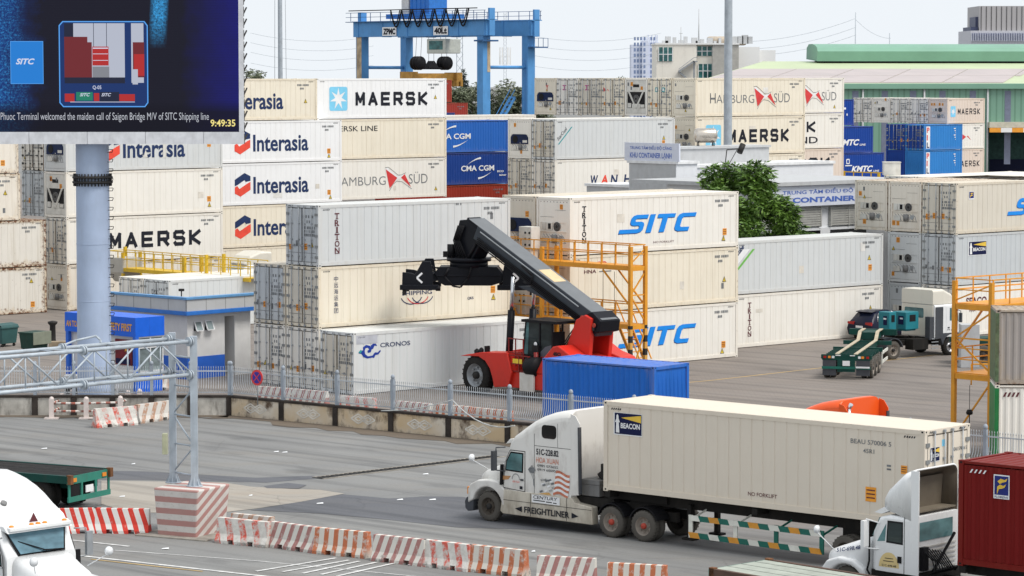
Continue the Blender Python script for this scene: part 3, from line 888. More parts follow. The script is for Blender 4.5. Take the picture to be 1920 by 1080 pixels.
def starcool(dc):
    dc.poly([(.3, 1.1), (.42, 1.1), (1.75, 2.35), (1.63, 2.35)], 'teal'); dc.xtext('StarCool', .35, 1.35, 1.55, 1.60, 'ink', R(43), bold=.0, shear=.2)
container('bluish white reefer with a slanting teal stripe, left of the sign tower and fourth tier', at_uv(PF, 0, 0, 3), col='cool', end='doors', marks=[('tri', 1.3), ('sq', .9)], group=cl, tone=cpaint('beige', L40, HC), letter=starcool)
def wanhai(dc):
    for i, (ch, m) in enumerate(zip('WANHAI', ('navy','logo_red','navy','navy','logo_red','navy'))):
        a = 3.55 + i * 1.0 + (.35 if i > 2 else 0)
        dc.text(ch, a, 1.05, a + (.75 if ch != 'I' else .25), 1.72, m, .03, .15)
container('warm white reefer with navy and red spaced letters, third tier beside the sign tower', at_uv(PF, 0, 0, 2), col='warm', end='doors', tone=cpaint('dirty', L40, HC), group=cl, letter=wanhai)
container('reefer end with navy machine cover right of the blue containers, fourth tier', at_uv(PF, 0, GAP, 3), col='warm', end='B', group=cl)
container('grey reefer doors right of the dark blue container, third tier', at_uv(PF, 0, GAP, 2), col='beige', end='doors', group=cl)

container('cream reefer with grey letters and red flag, top tier behind the lamp post', at_uv(PH, 0, 0, 4), col='cream', end='A', group=cl, letter=L_hsud(1.0, .1))
container('cream and white reefer with blue star square, fourth tier behind the steel tank', at_uv(PH, 0, 0, 3), col='cream', end='A', group=cl, letter=L_maersk())
def skd(dc): L_maersk(st=False, b0=1.1, b1=2.05, t0=2.5, t1=9.4)(dc); dc.text('SEALAND', 2.5, .3, 9.4, .8, 'ink', .01)
container('cream reefer with black letters partly behind the tree, third tier', at_uv(PH, 0, 0, 2), col='cream', group=cl, letter=skd)
rowH = [('cream reefer doors with two teal squares, second end from the right in the top row', 'doors', 'cream'), ('reefer end with a vee braced fan, third from the right in the top row', 'C', 'warm'),
        ('cream reefer doors with a small red flag, middle of the top row', 'doors', 'cream'), ('beige reefer doors with a pink mark, third from the left in the top row', 'doors', 'beige'),
        ('grey white reefer doors with a pink mark, second from the left in the top row', 'doors', 'warm'), ('cream reefer end with a red mark over navy machinery, leftmost of the top row', 'B', 'cream')]
for k, (lb, e, c) in enumerate(rowH):
    t = container(lb, at_uv(PH, 0, GAP * (k + 1), 4), col=c, end=e, group=cl, rot=None)
    de = Decal('end', -.002)
    if k == 0:
        for a in (.75, 1.45): de.rect(a, 1.85, a + .3, 2.2, 'teal'); de.rect(a + .07, 1.92, a + .23, 2.13, 'white_ink', 1)
    elif k == 2: de.poly([(.2, 2.2), (.2, 1.85), (.55, 1.95)], 'flag_red'); de.poly([(.6, 2.0), (.85, 1.85), (.68, 2.05)], 'flag_red')
    elif k in (3, 4): de.rect(.7, 1.95, 1.1, 2.03, 'magenta'); de.rect(.7, 2.27, 1.1, 2.35, 'magenta'); de.rect(.84, 2.0, .96, 2.3, 'magenta')
    elif k == 5: de.text('Y', 1.3, 1.95, 1.6, 2.35, 'flag_red', .02)
    if de.any(): de.build('logo', t)
PI2 = G(1582, 277.7, 3 * HC) - U * L40; PI2.z = 0
container('cream reefer with a cut off red flag, top right corner of the wall', at_uv(PI2, 0, 0, 4), col='warm', group=cl, marks=[('tri', .4)], letter=L_hsud(1.0, .9))
def skl(dc): block_word(dc, 'MAERSK', 1.0, 1.35, 8.7, 2.25, 'ink'); dc.text('SEALAND', 2.0, .45, 9.0, 1.0, 'ink', .012)
container('white reefer with two lines of black letters cut by its neighbour, fourth tier', at_uv(PI2, 0, 0, 3), col='warm', group=cl, letter=skl)
container('pinkish cream reefer with heavy black letters, third tier above the long blue lettered sign', at_uv(PI2, 0, 0, 2), col='pink', group=cl, letter=L_maersk(st=False, b0=1.05, b1=2.2, t0=2.0, t1=10.5))

# ------------------------------------------------ far group of twenty foot boxes before the green shed
cg = 'containers before the green shed'
PJ = AT(1776, 303, 9.7); PJ.z = 0
def jz(k): return 12.3 - STD * (k + 1)      # k = 0 top row
container('small cream reefer with blue star square at the right, top row before the green shed', at_uv(PJ, z=jz(0)), L=L20, h=STD, col='pink', end='A', group=cg,
          letter=lambda dc: (dc.poly(rrect(.55, .7, 1.35, 1.8, .1), 'star_blue'), star(dc, .95, 1.25, .85), block_word(dc, 'MAERSK', 1.7, .95, 5.3, 1.55, 'ink', .17)))
for k, (lb, e) in enumerate((('white doors beside the machinery end at the right of the top row before the shed', 'doors'), ('white doors in the middle of the top row before the green shed', 'doors'), ('white reefer end with dark square screen in the top row before the shed', 'A'), ('white doors at the left of the top row before the green shed', 'doors'))):
    container(lb, at_uv(PJ, 0, GAP * (k + 1), z=jz(0)), L=L20, h=STD, col='warm', end=e, group=cg)
container('small cream reefer with a faded red flag at the right end of the second row', at_uv(PJ, z=jz(1)), L=L20, h=STD, col='warm', group=cg,
          letter=lambda dc: (dc.poly([(2.3, 1.6), (2.4, .9), (3.1, 1.25)], 'flag_red'), dc.poly([(3.2, 1.3), (3.4, 1.35), (3.9, .9)], 'flag_red'), dc.text('HS', 1.2, .9, 1.9, 1.2, 'grey_ink', 0)))
container('small cream reefer with black letters at the right end of the third row', at_uv(PJ, z=jz(2)), L=L20, h=STD, col='pink', group=cg, letter=lambda dc: block_word(dc, 'MAERSK', 1.7, .8, 5.3, 1.4, 'ink', .17))
PP = AT(1733, 299, 9.7); PP.z = 0
def pil(dc):
    dc.rect(.35, .1, .95, 2.4, 'white_ink')
    for i, ch in enumerate('PIL'): dc.text(ch, .45, 1.75 - i * .75, .85 if ch != 'I' else .6, 2.3 - i * .75, 'flag_red' if i < 2 else 'navy', .03, d=1)
    for k in range(6): dc.rect(4.7 + .12 * (k % 3), 2.1 - .22 * k, 5.0, 2.2 - .22 * k, 'white_ink')
for k in (1, 2):
    container('sky blue container with a white vertical letter strip, ' + ('upper' if k == 1 else 'lower') + ' of two before the green shed', at_uv(PP, z=jz(k)), L=L20, h=STD, kind='dry', col='pil_blue', end='doors' if k == 1 else None, group=cg, letter=pil, tone=cpaint('deep_blue', L20, STD))
    container(('dark blue doors with a white logo patch beside the sky blue side, second row' if k == 1 else 'plain dark blue corrugated end beside the lower sky blue side'), at_uv(PP, 0, GAP, z=jz(k)), L=L20, h=STD, kind='dry', col='deep_blue', end='doors' if k == 1 else None, group=cg)
PK = AT(1637, 291, 8.0) - U * L20; PK.z = 0
def kmtc(sh):
    def f(dc):
        dc.text('KMTC', 1.2 + sh, .75, 4.4 + sh, 1.35, 'white_ink', .035, .3); dc.text('LINE', 4.45 + sh, .72, 5.35 + sh, .9, 'white_ink', .02, .2)
        if not sh: dc.poly(rrect(.45, 1.55, .95, 2.05, .1), 'white_ink'); dc.poly(rrect(.55, 1.65, .85, 1.95, .05), M['deep'], 1); dc.rect(.3, 1.35, 1.3, 1.45, 'white_ink')
    return f
M['deep'] = plain('deep blue paint', (.010,.055,.30), .5)
container('royal blue container with white italic letters, upper of two left of the blue doors', at_uv(PK, 0, 0, z=jz(1)), L=L20, h=STD, kind='dry', col='deep_blue', group=cg, letter=kmtc(-.35))
container('royal blue container with white italic letters and emblem, lower of two before the shed', at_uv(PK, 1.7, 0, z=jz(2)), L=L20, h=STD, kind='dry', col='deep_blue', group=cg, letter=kmtc(0))
container('royal blue container behind yellow rails, lowest of the blue boxes before the shed', at_uv(PK, 1.4, 0, z=jz(3)), L=L20, h=STD, kind='dry', col='deep_blue', group=cg, far_off=True)
container('blue container with white marks left of the white doors before the shed', at_uv(AT(1601, 293, 11) - U * L20, z=0) * Vector((1, 1, 0)).length * 0 + Vector((*((AT(1601, 293, 11) - U * L20).xy), jz(0))), L=L20, h=STD, kind='dry', col='deep_blue', group=cg,
          letter=lambda dc: (dc.rect(4.2, 1.6, 4.9, 1.8, 'white_ink'), dc.rect(4.4, 1.3, 4.6, 2.0, 'white_ink'), dc.rect(5.0, 1.0, 5.15, 1.2, 'white_ink')))

# ------------------------------------------------ boxes behind the wall, under the crane
cb = 'containers under the blue crane'
for lb, px, Y, zt, c, kd in (('dark red container right under the yellow spreader', 847, 345, 14.1, 'far_red', 'dry'), ('red container peeping out right of the top white reefer, lower one', 877, 345, 11.45, 'far_red', 'dry'),
                             ('small piece of a navy container below the red one', 853, 300, 10.9, 'blue', 'dry'), ('pale roofed container strip behind the blue pair', 1005, 262, 11.25, 'warm', 'reefer')):
    p = AT(px, Y, zt) - U * L40; p.z = zt - STD
    container(lb, p, kind=kd, h=STD, col=c, group=cb, far_off=(c != 'far_red'))

# ------------------------------------------------ behind the office, and the loose boxes
PT = G(316, 526, HC); PT.z = 0
def tex(t):
    de = Decal('end', -.002); de.text('tex', .75, 2.0, 1.35, 2.35, 'ink', .0); de.build('logo', t)
tex(container('white reefer with its roof over the blue and white office, right of two', PT, col='blue_white', end='doors'))
container('white reefer doors just right of the pillar over the office roof, left of two', at_uv(PT, 0, GAP), col='warm', end='doors')

PBL = None
# ================================================================ ground
def asphalt(name, col, dark, brown, paver=False):
    t = NT(name); v, s = t.coords(False)
    big = t.noise(v, .09, 5, .6); mid = t.noise(t.scaled(v, .35, 1.2, 1), .5, 6, .6); fine = t.noise(v, 9, 6, .7)
    c = t.mix(t.rng(big, .35, .68), col, dark)
    c = t.mix(t.math('MULTIPLY', t.rng(mid, .48, .72), .45), c, brown)
    c = t.mix(t.math('MULTIPLY', t.rng(fine, .35, .75), .35), c, tuple(q * .62 for q in col))
    rt_ = t.node('ShaderNodeMapping'); rt_.inputs['Rotation'].default_value = (0, 0, R(41)); t.l.new(v, rt_.inputs['Vector'])
    trk = t.noise(t.scaled(rt_.outputs[0], .035, 1.1, 1), 1.0, 5, .6)      # wheel tracks along the lanes
    c = t.mix(t.math('MULTIPLY', t.rng(trk, .48, .66), .75), c, tuple(q * .62 for q in dark))
    oil = t.noise(t.scaled(rt_.outputs[0], .5, 1.2, 1), .45, 4, .5)
    c = t.mix(t.math('MULTIPLY', t.rng(oil, .60, .72), .55), c, tuple(q * .45 for q in dark))
    spots = t.noise(v, 1.6, 8, .75)
    c = t.mix(t.math('MULTIPLY', t.rng(spots, .62, .72), .5), c, tuple(q * .5 for q in dark))
    if paver:
        br = t.node('ShaderNodeTexBrick'); t.l.new(v, br.inputs['Vector'])
        br.inputs['Scale'].default_value = 1.0; br.inputs['Brick Width'].default_value = .45; br.inputs['Row Height'].default_value = .22; br.inputs['Mortar Size'].default_value = .012
        c = t.mix(t.math('MULTIPLY', br.outputs['Fac'], .35), c, tuple(q * .5 for q in dark))
    else:                                  # hairline cracks
        vo = t.node('ShaderNodeTexVoronoi', feature='DISTANCE_TO_EDGE'); vn = t.node('ShaderNodeVectorMath', operation='ADD'); t.l.new(v, vn.inputs[0]); t.l.new(t.noise(v, .5, 5, .6, 1), vn.inputs[1]); t.l.new(vn.outputs[0], vo.inputs['Vector']); vo.inputs['Scale'].default_value = .22
        cr = t.math('MULTIPLY', t.rng(vo.outputs['Distance'], .012, .0), t.rng(big, .45, .6))
        c = t.mix(t.math('MULTIPLY', cr, .35), c, tuple(q * .35 for q in dark))
    return t.fin(c, t.rng(fine, .2, .8, .75, .95), bump=fine, bdist=.008)
M['asphalt'] = asphalt('road asphalt', (.235,.235,.229), (.175,.177,.177), (.215,.19,.155))
M['pavers'] = asphalt('yard pavers', (.235,.205,.182), (.175,.153,.138), (.255,.21,.17), True)
M['new_asphalt'] = asphalt('newer bluish asphalt', (.118,.122,.135), (.100,.104,.118), (.13,.125,.12))
M['concrete'] = asphalt('worn concrete', (.40,.365,.315), (.31,.285,.25), (.34,.27,.20))
M['dirt'] = asphalt('roadside dirt', (.150,.118,.088), (.10,.08,.06), (.17,.13,.09))
M['kerb'] = plain('old kerb concrete', (.27,.25,.22), .9, var=.25, dirt=.4)

def sheet(name, pts, z, m, kind='structure'):
    b = MB(); b.add([(p.x, p.y, z) for p in pts], [tuple(range(len(pts)))])
    return struct(b.build(name, m), kind)
def px(pts): return [G(*p) for p in pts]
sheet('ground', [Vector((-700, 20, 0)), Vector((700, 20, 0)), Vector((2600, 3200, 0)), Vector((-2600, 3200, 0))], 0, M['asphalt'])
WC = G(430, 779); WR = G(1990, 934); WL = G(-80, 779)       # line of the boundary wall
sheet('yard_pavement', [WL, WC, WR, Vector((60, WR.y + 6, 0)), Vector((260, 420, 0)), Vector((-120, 420, 0)), Vector((-60, WL.y + 5, 0))], .008, M['pavers'])
sheet('asphalt_patch', px([(470,957), (642,927), (730,935), (800,931), (867,932), (1000,958), (1240,990), (1240,1003), (960,992), (855,989), (730,975), (600,963)]), .008, M['new_asphalt'])
sheet('asphalt_patch', px([(40,880), (270,884), (480,896), (588,892), (600,897), (500,905), (420,903), (270,900), (40,898)]), .006, M['new_asphalt'])
sheet('concrete_patch', px([(190,902), (420,905), (470,913), (540,917), (600,919), (646,926), (560,942), (480,954), (420,961), (250,962), (190,946)]), .012, M['concrete'])
sheet('asphalt_patch', px([(495,912), (540,906), (575,910), (560,917), (500,916)]), .016, M['new_asphalt'])
d1 = (WR - WC).normalized(); n1 = Vector((d1.y, -d1.x, 0))
def wavy(a, b, n, w0, w1, seed):
    rr = random.Random(seed); d = b - a; nn = Vector((d.y, -d.x, 0)).normalized()
    return [a + d * (i / n) for i in range(n + 1)] + [a + d * (i / n) + nn * rr.uniform(w0, w1) for i in range(n, -1, -1)]
sheet('dirt_strip', wavy(WC, WR, 40, .5, 1.7, 3), .012, M['dirt']); sheet('dirt_strip', wavy(WL, WC, 16, .5, 1.8, 4), .012, M['dirt'])

M['line_white'] = plain('worn white road paint', (.60,.60,.59), .7, var=.2, scale=3, dirt=.75, dirtcol=(.20,.20,.20))
M['line_yellow'] = plain('worn yellow road paint', (.48,.33,.13), .8, var=.2, scale=3, dirt=.8, dirtcol=(.22,.20,.18))
def line(a, b, w_, m, z=.014):
    p, q = G(*a), G(*b); d = (q - p).normalized(); n = Vector((-d.y, d.x, 0)) * w_ / 2
    sheet('road_marking', [p - n, q - n, q + n, p + n], z, M[m])
line((60,1005), (242,1025), .13, 'line_white'); line((120,1039), (620,1095), .15, 'line_white'); line((170,1049), (380,1072), .09, 'line_yellow')
line((215,1032), (480,1052), .07, 'line_white', .010); line((480,1052), (780,1081), .07, 'line_white', .010)
for a, b in (((480,1072), (630,1047)), ((530,1073), (655,1051)), ((567,1076), (674,1053)), ((602,1078), (706,1055)), ((632,1081), (738,1057)), ((690,1037), (708,1033))): line(a, b, .13, 'line_white', .018)
line((1330,714), (1770,664), .14, 'line_yellow'); line((1240,722), (1330,714), .14, 'line_yellow')
dr = MB(); p, q = G(596, 897), G(938, 855); d = (q - p); ln = d.length; d.normalize(); n = Vector((-d.y, d.x, 0))
for k in range(int(ln / .22)): a = p + d * (k * .22); dr.bar(a - n * .26 + Vector((0,0,.012)), a + n * .26 + Vector((0,0,.012)), .10, .02)
for sgn in (-1, 1): dr.bar(p + n * .30 * sgn + Vector((0,0,.01)), q + n * .30 * sgn + Vector((0,0,.01)), .09, .03, 1)
go = dr.build('drain_grate', [M['dark_steel'], M['kerb']]); tag(go, 'long drain grating across the road ahead of the white tractor', 'drain')
lt = random.Random(5)
for k, (a, b) in enumerate(((518,848), (534,849), (750,938), (811,938), (798,890), (600,945), (1000,1035), (770,1060), (83,842), (229,932), (310,1030), (470,930), (900,925), (250,871))):
    g = G(a, b); m_ = MB(); r_ = lt.uniform(.06, .13)
    m_.add([(g.x - r_, g.y - .07, .02), (g.x + r_, g.y - .09, .03), (g.x + r_*.8, g.y + .08, .05), (g.x - r_*.7, g.y + .07, .03)], [(0,1,2,3)])
    tag(m_.build('litter', M['white_ink']), 'scrap of white litter lying on the grey road', 'litter', 'litter on the road')

# ================================================================ boundary wall and railing
def wall_mat():
    t = NT('stained plaster wall'); v, s = t.coords(False)
    x = t.node('ShaderNodeSeparateXYZ'); t.l.new(v, x.inputs[0])
    n = t.noise(t.scaled(v, 1, 1, .7), 1.4, 8, .68); n2 = t.noise(v, .7, 5)
    c = t.mix(t.rng(n2, .35, .65), (.56,.43,.27), (.62,.56,.47))
    c = t.mix(t.rng(t.math('ADD', n, t.math('MULTIPLY', x.outputs[2], .22)), .62, .78), c, (.10,.065,.04))
    c = t.mix(t.rng(t.math('SUBTRACT', n, t.math('MULTIPLY', x.outputs[2], .6)), .42, .62), c, (.16,.12,.09))
    return t.fin(c, .9)
M['wall'] = wall_mat()
M['wall_old'] = plain('weathered grey white wall', (.46,.44,.40), .9, var=.3, scale=1.5, dirt=.9, dirtcol=(.07,.06,.05))
M['coping'] = plain('blackened coping', (.045,.038,.034), .9, var=.4)
M['fence_grey'] = plain('grey blue railing paint', (.30,.34,.39), .5, dirt=.25)
M['fence_light'] = plain('pale railing paint', (.47,.50,.53), .5, dirt=.25)
M['relief'] = plain('white painted relief', (.66,.63,.57), .8, dirt=.4)
def fence(A, B, n, label, wm, relief, first_post=True):
    L_ = (B - A).length; d = (B - A) / L_; rot = math.atan2(d.y, d.x)
    t = thing('boundary_fence', label, 'fence', A, rot)
    b = MB(); b.box(0, 0, 0, L_, .22, .78); b.build('wall', wm, t)
    b = MB(); b.box(-.02, -.05, .78, L_ + .02, .27, .88); b.build('coping', M['coping'], t, bevel=.015)
    pitch = L_ / n
    for i in range(n + 1):
        x = i * pitch
        b = MB(); b.box(x - .13, -.06, 0, x + .13, -.002, .775); b.build('pillar', M['coping'], t)
        b = MB(); b.box(x - .07, .04, .885, x + .07, .18, 2.18); b.lathe([(.001,.20),(.06,.17),(.09,.10),(.08,.03),(.05,0)], (x, .11, 2.18), 'z', 10); b.build('post', M['fence_grey'], t)
    for i in range(n):
        x0 = i * pitch + .10; x1 = (i + 1) * pitch - .10
        b = MB()
        for z in (1.0, 1.93): b.bar((x0 - .03, .11, z), (x1 + .03, .11, z), .035, .045)
        k = int((x1 - x0) / .105)
        for j in range(k):
            x = x0 + (j + .5) * (x1 - x0) / k
            pts = [(x, .11, 1.93), (x, .11, 1.55), (x, .07, 1.32), (x, -.015, 1.18), (x, .03, 1.06), (x, .11, 1.0)]
            for p, q in zip(pts[:-1], pts[1:]): b.bar(p, q, .018, .018)
            b.bar((x, .11, 1.93), (x, .11, 2.06), .016, .016); b.cyl((x, .11, 2.05), (x, .11, 2.15), .022, .002, 5)
        b.build('railing_panel', M['fence_light'], t)
        if relief:
            c = (x0 + x1) / 2; b = MB(); kk = 0
            for cx in (-.27, .27):
                for r_ in (1.0, .5):
                    for a0, e0, a1, e1 in ((-1,0,0,1), (0,1,1,0), (1,0,0,-1), (0,-1,-1,0)):
                        kk += 1; yy = -.010 - .0015 * (kk % 5); p = Vector((c + cx + .40 * r_ * a0, yy, .40 + .20 * r_ * e0)); q = Vector((c + cx + .40 * r_ * a1, yy, .40 + .20 * r_ * e1))
                        nn = Vector((-(q - p).z, 0, (q - p).x)).normalized() * .028
                        b.add([p - nn, q - nn, q + nn, p + nn, p - nn + Vector((0,.02,0)), q - nn + Vector((0,.02,0)), q + nn + Vector((0,.02,0)), p + nn + Vector((0,.02,0))], [(0,1,2,3), (0,4,5,1), (1,5,6,2), (2,6,7,3), (3,7,4,0)])
            b.build('diamond_relief', M['relief'], t)
    return t
npan = round((WR - WC).length / ((G(928,827) - G(521,786.5)).length / 4))
fence(WC, WR, npan, 'grey spiked railing on a stained low wall with diamond reliefs, behind the white tractor', M['wall'], True)
fence(WL, WC, 7, 'grey spiked railing on a blackened low wall, left of the corner by the pillar', M['wall_old'], False)
sp = G(482, 706, 1.55); dd = d1
sg = thing('no_parking_sign', 'round red and blue no parking sign fixed on the grey railing', 'road sign', DY(482, 708, WC.y - 1.55), math.atan2(d1.y, d1.x))
b = MB(); b.cyl((0, -.02, 0), (0, .01, 0), .34, n=28); b.build('plate', M['flag_red'], sg)
dc = Decal('side', -.026); dc.poly([(.25 * math.cos(k * .2618), .25 * math.sin(k * .2618)) for k in range(24)], plain('sign violet blue', (.04,.03,.30), .4))
for a in (R(45), R(135)):
    c_, s_ = math.cos(a), math.sin(a); dc.poly([(-.25*c_ + .022*s_, -.25*s_ - .022*c_), (.25*c_ + .022*s_, .25*s_ - .022*c_), (.25*c_ - .022*s_, .25*s_ + .022*c_), (-.25*c_ - .022*s_, -.25*s_ + .022*c_)], 'flag_red', 1 if a < 1 else 2)
dc.build('symbol', sg)
b = MB(); b.tube([(0, .03, -1.2), (0, .03, .3)], .025); b.build('pole', M['steel'], sg)
b = MB(); pts = [G(700, 772, .9)]
h0, h1, h2 = DY(715, 770, 118), DY(848, 750, 114.5), DY(965, 798, 107)
for k in range(9): u = k / 8; pts.append(h0.lerp(h1, u) - Vector((0, 0, .45 * u * (1 - u))))
for k in range(9): u = k / 8; pts.append(h1.lerp(h2, u) - Vector((0, 0, 1.6 * u * (1 - u))))
b.tube(pts[1:], .022, 6); tag(b.build('rope', plain('pale rope', (.52,.53,.52), .8)), 'pale rope slung over the spiked railing', 'rope')

# ================================================================ striped concrete barriers
def stripes(name, c0, c1, freq, slant, wear, base=None):
    t = NT(name); v, s = t.coords()
    x = t.node('ShaderNodeSeparateXYZ'); t.l.new(v, x.inputs[0])
    f = t.math('FRACT', t.math('MULTIPLY', t.math('ADD', x.outputs[0], t.math('MULTIPLY', x.outputs[2], slant)), freq))
    k = t.rng(f, .46, .50)
    c = t.mix(k, c0, c1)
    n = t.noise(s, 4.5, 9, .75); n2 = t.noise(s, 1.3, 4)
    c = t.mix(t.math('MULTIPLY', t.rng(n, .58 - .16 * wear, .66 - .1 * wear), min(1, .3 + wear)), c, (.55,.53,.49))
    c = t.mix(t.math('MULTIPLY', t.rng(t.math('ADD', n, t.rng(x.outputs[2], .25, .0, 0, .2)), .68 - .06 * wear, .80), .8), c, (.10,.09,.08))
    return t.fin(c, .8)
WHT = (.70,.69,.66)
M['bar_new'] = stripes('fresh red and white stripes', (.62,.045,.028), WHT, 2.6, .38, .0)
M['bar_pink'] = stripes('faded pink stripes', (.36,.17,.155), (.62,.60,.55), 2.75, -.35, .35)
M['bar_orange'] = stripes('orange and maroon stripes', (.46,.14,.06), (.60,.57,.51), 2.75, -.04, .45)
M['bar_worn'] = stripes('flaking red stripes', (.58,.10,.07), (.66,.64,.60), 1.9, .3, .95)
M['bar_fade'] = stripes('ghostly brown stripes', (.42,.25,.17), (.60,.57,.53), 2.0, -.5, .6)
def barrier_mesh():
    b = MB(); prof = lambda z0: [(-.24, z0), (-.24, .10), (-.15, .30), (-.095, .80), (.095, .80), (.15, .30), (.24, .10), (.24, z0)]
    xs = [(0, .50, 0.0), (.50, .72, .14), (.72, 1.28, 0.0), (1.28, 1.50, .14), (1.50, 2.0, 0.0)]
    for x0, x1, z0 in xs:
        p = prof(z0) if z0 == 0 else [(-.22, z0), (-.15, .30), (-.095, .80), (.095, .80), (.15, .30), (.22, z0)]
        b.prism([(y, z) for y, z in p], 'x', x0, x1)
    return b.mesh('road_barrier')
bar_me = barrier_mesh(); bar_me.materials.append(M['bar_new'])
def barrier(a, b_, m, label, group, L_=None, z=0.0, lean=0):
    p, q = G(*a), G(*b_); d = q - p; ln = d.length if L_ is None else L_
    o = put('road_barrier', bar_me); o.location = (p.x, p.y, z); o.rotation_euler = (0, 0, math.atan2(d.y, d.x)); o.scale = (ln / 2.0, 1, 1)
    o.material_slots[0].link = 'OBJECT'; o.material_slots[0].material = M[m]
    tag(o, label, 'barrier', group); return o
gb = 'striped concrete barriers along the road'
barrier((92,1000), (182,998), 'bar_new', 'fresh red and white barrier beside the white truck roof, left of two', gb)
barrier((176,998), (281,1000), 'bar_new', 'fresh red and white barrier touching the striped plinth', gb)
barrier((437,1008), (512,1016), 'bar_fade', 'worn barrier half hidden behind another, right of the striped plinth', gb)
barrier((411,1016), (506,1026), 'bar_worn', 'flaking white and red barrier just right of the striped plinth', gb)
barrier((508,1024), (594,1036), 'bar_pink', 'pink striped barrier left of the maroon and orange one', gb)
barrier((593,1036), (692,1046), 'bar_orange', 'orange and maroon barrier left of the gap in the row', gb)
barrier((704,1050), (799,1061), 'bar_pink', 'pink striped barrier right of the gap in the row', gb)
barrier((796,1060), (884,1071), 'bar_worn', 'flaking white barrier between pink and orange ones', gb)
barrier((882,1070), (987,1082), 'bar_orange', 'orange striped barrier at the lower edge, right of the flaking one', gb)
barrier((1009,1092), (1117,1098), 'bar_pink', 'pink striped barrier standing alone at the lower edge', gb)
barrier((1140,1106), (1250,1112), 'bar_orange', 'orange striped barrier cut by the lower picture edge', gb)
barrier((177,802), (254,796), 'bar_worn', 'white barrier with small red flecks by the pillar foot', gb)
barrier((256,794), (322,785), 'bar_fade', 'white barrier with faded brown stripes right of the pillar foot', gb)
gy = 'old barriers inside the railing'
for k, (a, b_, m, lb) in enumerate((((268,734), (318,730), 'bar_fade', 'grey barrier behind the railing below the blue booth'), ((484,757), (548,762), 'bar_pink', 'pale barrier behind the railing just right of the round sign'), ((550,762), (614,768), 'bar_pink', 'pale barrier behind the second railing post'),
        ((640,776), (704,781), 'bar_worn', 'dark stained barrier behind the railing below the rusty doors'), ((745,786), (808,792), 'bar_pink', 'pale barrier behind the railing left of the rope'), ((820,792), (885,798), 'bar_orange', 'orange striped barrier behind the railing left of the tractor roof'), ((888,799), (960,806), 'bar_orange', 'orange striped barrier behind the railing next to the tractor roof'))):
    barrier(a, b_, m, lb, gy)
# tube guard rail round the pillar
M['rail_rw'] = stripes('red and white tube', (.33,.10,.07), (.64,.60,.56), 2.4, 0, .3)
M['rail_post'] = plain('white and faded pink post', (.62,.55,.52), .8, dirt=.3, dirtcol=(.36,.2,.18))
tg = thing('tube_guard_rail', 'low guard rail of red and white tubes around the pillar foot', 'guard rail', G(97, 785))
o0 = G(97, 785)
gp = [G(97,785) - o0, G(162,785) - o0, G(226,783) - o0, G(262,769) - o0, G(240,772) - o0, G(116,777) - o0, G(136,770) - o0]
for p in gp:
    b = MB(); b.box(p.x - .1, p.y - .1, .05, p.x + .1, p.y + .1, .86); b.lathe([(.10,0),(.08,.07),(.001,.10)], (p.x, p.y, .86), 'z', 10); b.box(p.x - .3, p.y - .25, 0, p.x + .3, p.y + .25, .05); b.build('post', M['rail_post'], tg)
for i, j in ((0,1), (1,2), (2,3), (0,5), (5,6)):
    for z in (.32, .66):
        b = MB(); L_ = (gp[j] - gp[i]).length; b.cyl((0,0,0), (L_,0,0), .05, n=8)
        o = b.build('tube', M['rail_rw'], tg); o.location = gp[i] + Vector((0,0,z)); dv = gp[j] - gp[i]; o.rotation_euler = (0, 0, math.atan2(dv.y, dv.x))

# ================================================================ sign pillar with the LED screen
def emis(name, col, strength=1.0, noise=None):
    t = NT(name); t.b.inputs['Base Color'].default_value = (.004,.004,.005,1); t.b.inputs['Roughness'].default_value = .6; t.b.inputs['Specular IOR Level'].default_value = .08
    c = col if hasattr(col, 'is_output') else (*col, 1)
    t.val(t.b.inputs['Emission Color'], c); t.b.inputs['Emission Strength'].default_value = strength
    return t.m
def screen_mat():
    t = NT('LED screen blue night'); v, s = t.coords(False)
    x = t.node('ShaderNodeSeparateXYZ'); t.l.new(v, x.inputs[0])
    a, z = x.outputs[0], x.outputs[2]
    n = t.noise(v, 1.1, 6, .6); n2 = t.noise(v, 9, 6, .85)
    left = t.math('MULTIPLY', t.rng(t.math('ADD', t.math('MULTIPLY', a, 1.0), t.math('MULTIPLY', n, 2.4)), 6.4, 4.4), t.rng(n2, .48, .66))
    right = t.math('MULTIPLY', t.rng(t.math('ADD', a, t.math('MULTIPLY', n, 1.5)), 12.4, 15.4), .24)
    c = t.mix(right, (.010,.010,.020), (.010,.012,.62))
    c = t.mix(t.rng(t.math('ADD', a, t.math('MULTIPLY', n, 2.0)), 6.6, 4.2, 0, .55), c, (.005,.07,.42))
    c = t.mix(left, c, (.06,.48,1.0))
    ax = t.math('ABSOLUTE', t.math('ADD', a, t.math('SUBTRACT', t.math('MULTIPLY', t.math('MULTIPLY', z, z), -.022), 6.75)))   # falling streak
    sc_ = t.math('ABSOLUTE', t.math('SUBTRACT', a, t.math('ADD', 10.75, t.math('MULTIPLY', t.math('SUBTRACT', z, 6.0), .06))))
    st = t.math('MULTIPLY', t.math('MULTIPLY', t.rng(sc_, .42, .18), t.rng(z, 3.6, 5.0)), t.rng(n2, .38, .60))
    c = t.mix(st, c, (.05,.40,.85))
    c = t.mix(t.math('MULTIPLY', t.rng(z, 1.35, .85), .85), c, (.006,.006,.012))
    lines = t.math('FRACT', t.math('MULTIPLY', z, 9.0))
    c = t.mix(t.math('MULTIPLY', t.rng(lines, .85, .95), .35), c, (.004,.004,.01))
    t.val(t.b.inputs['Base Color'], (.004,.004,.005,1)); t.b.inputs['Roughness'].default_value = .6; t.b.inputs['Specular IOR Level'].default_value = .08
    t.val(t.b.inputs['Emission Color'], c); t.b.inputs['Emission Strength'].default_value = .9
    return t.m
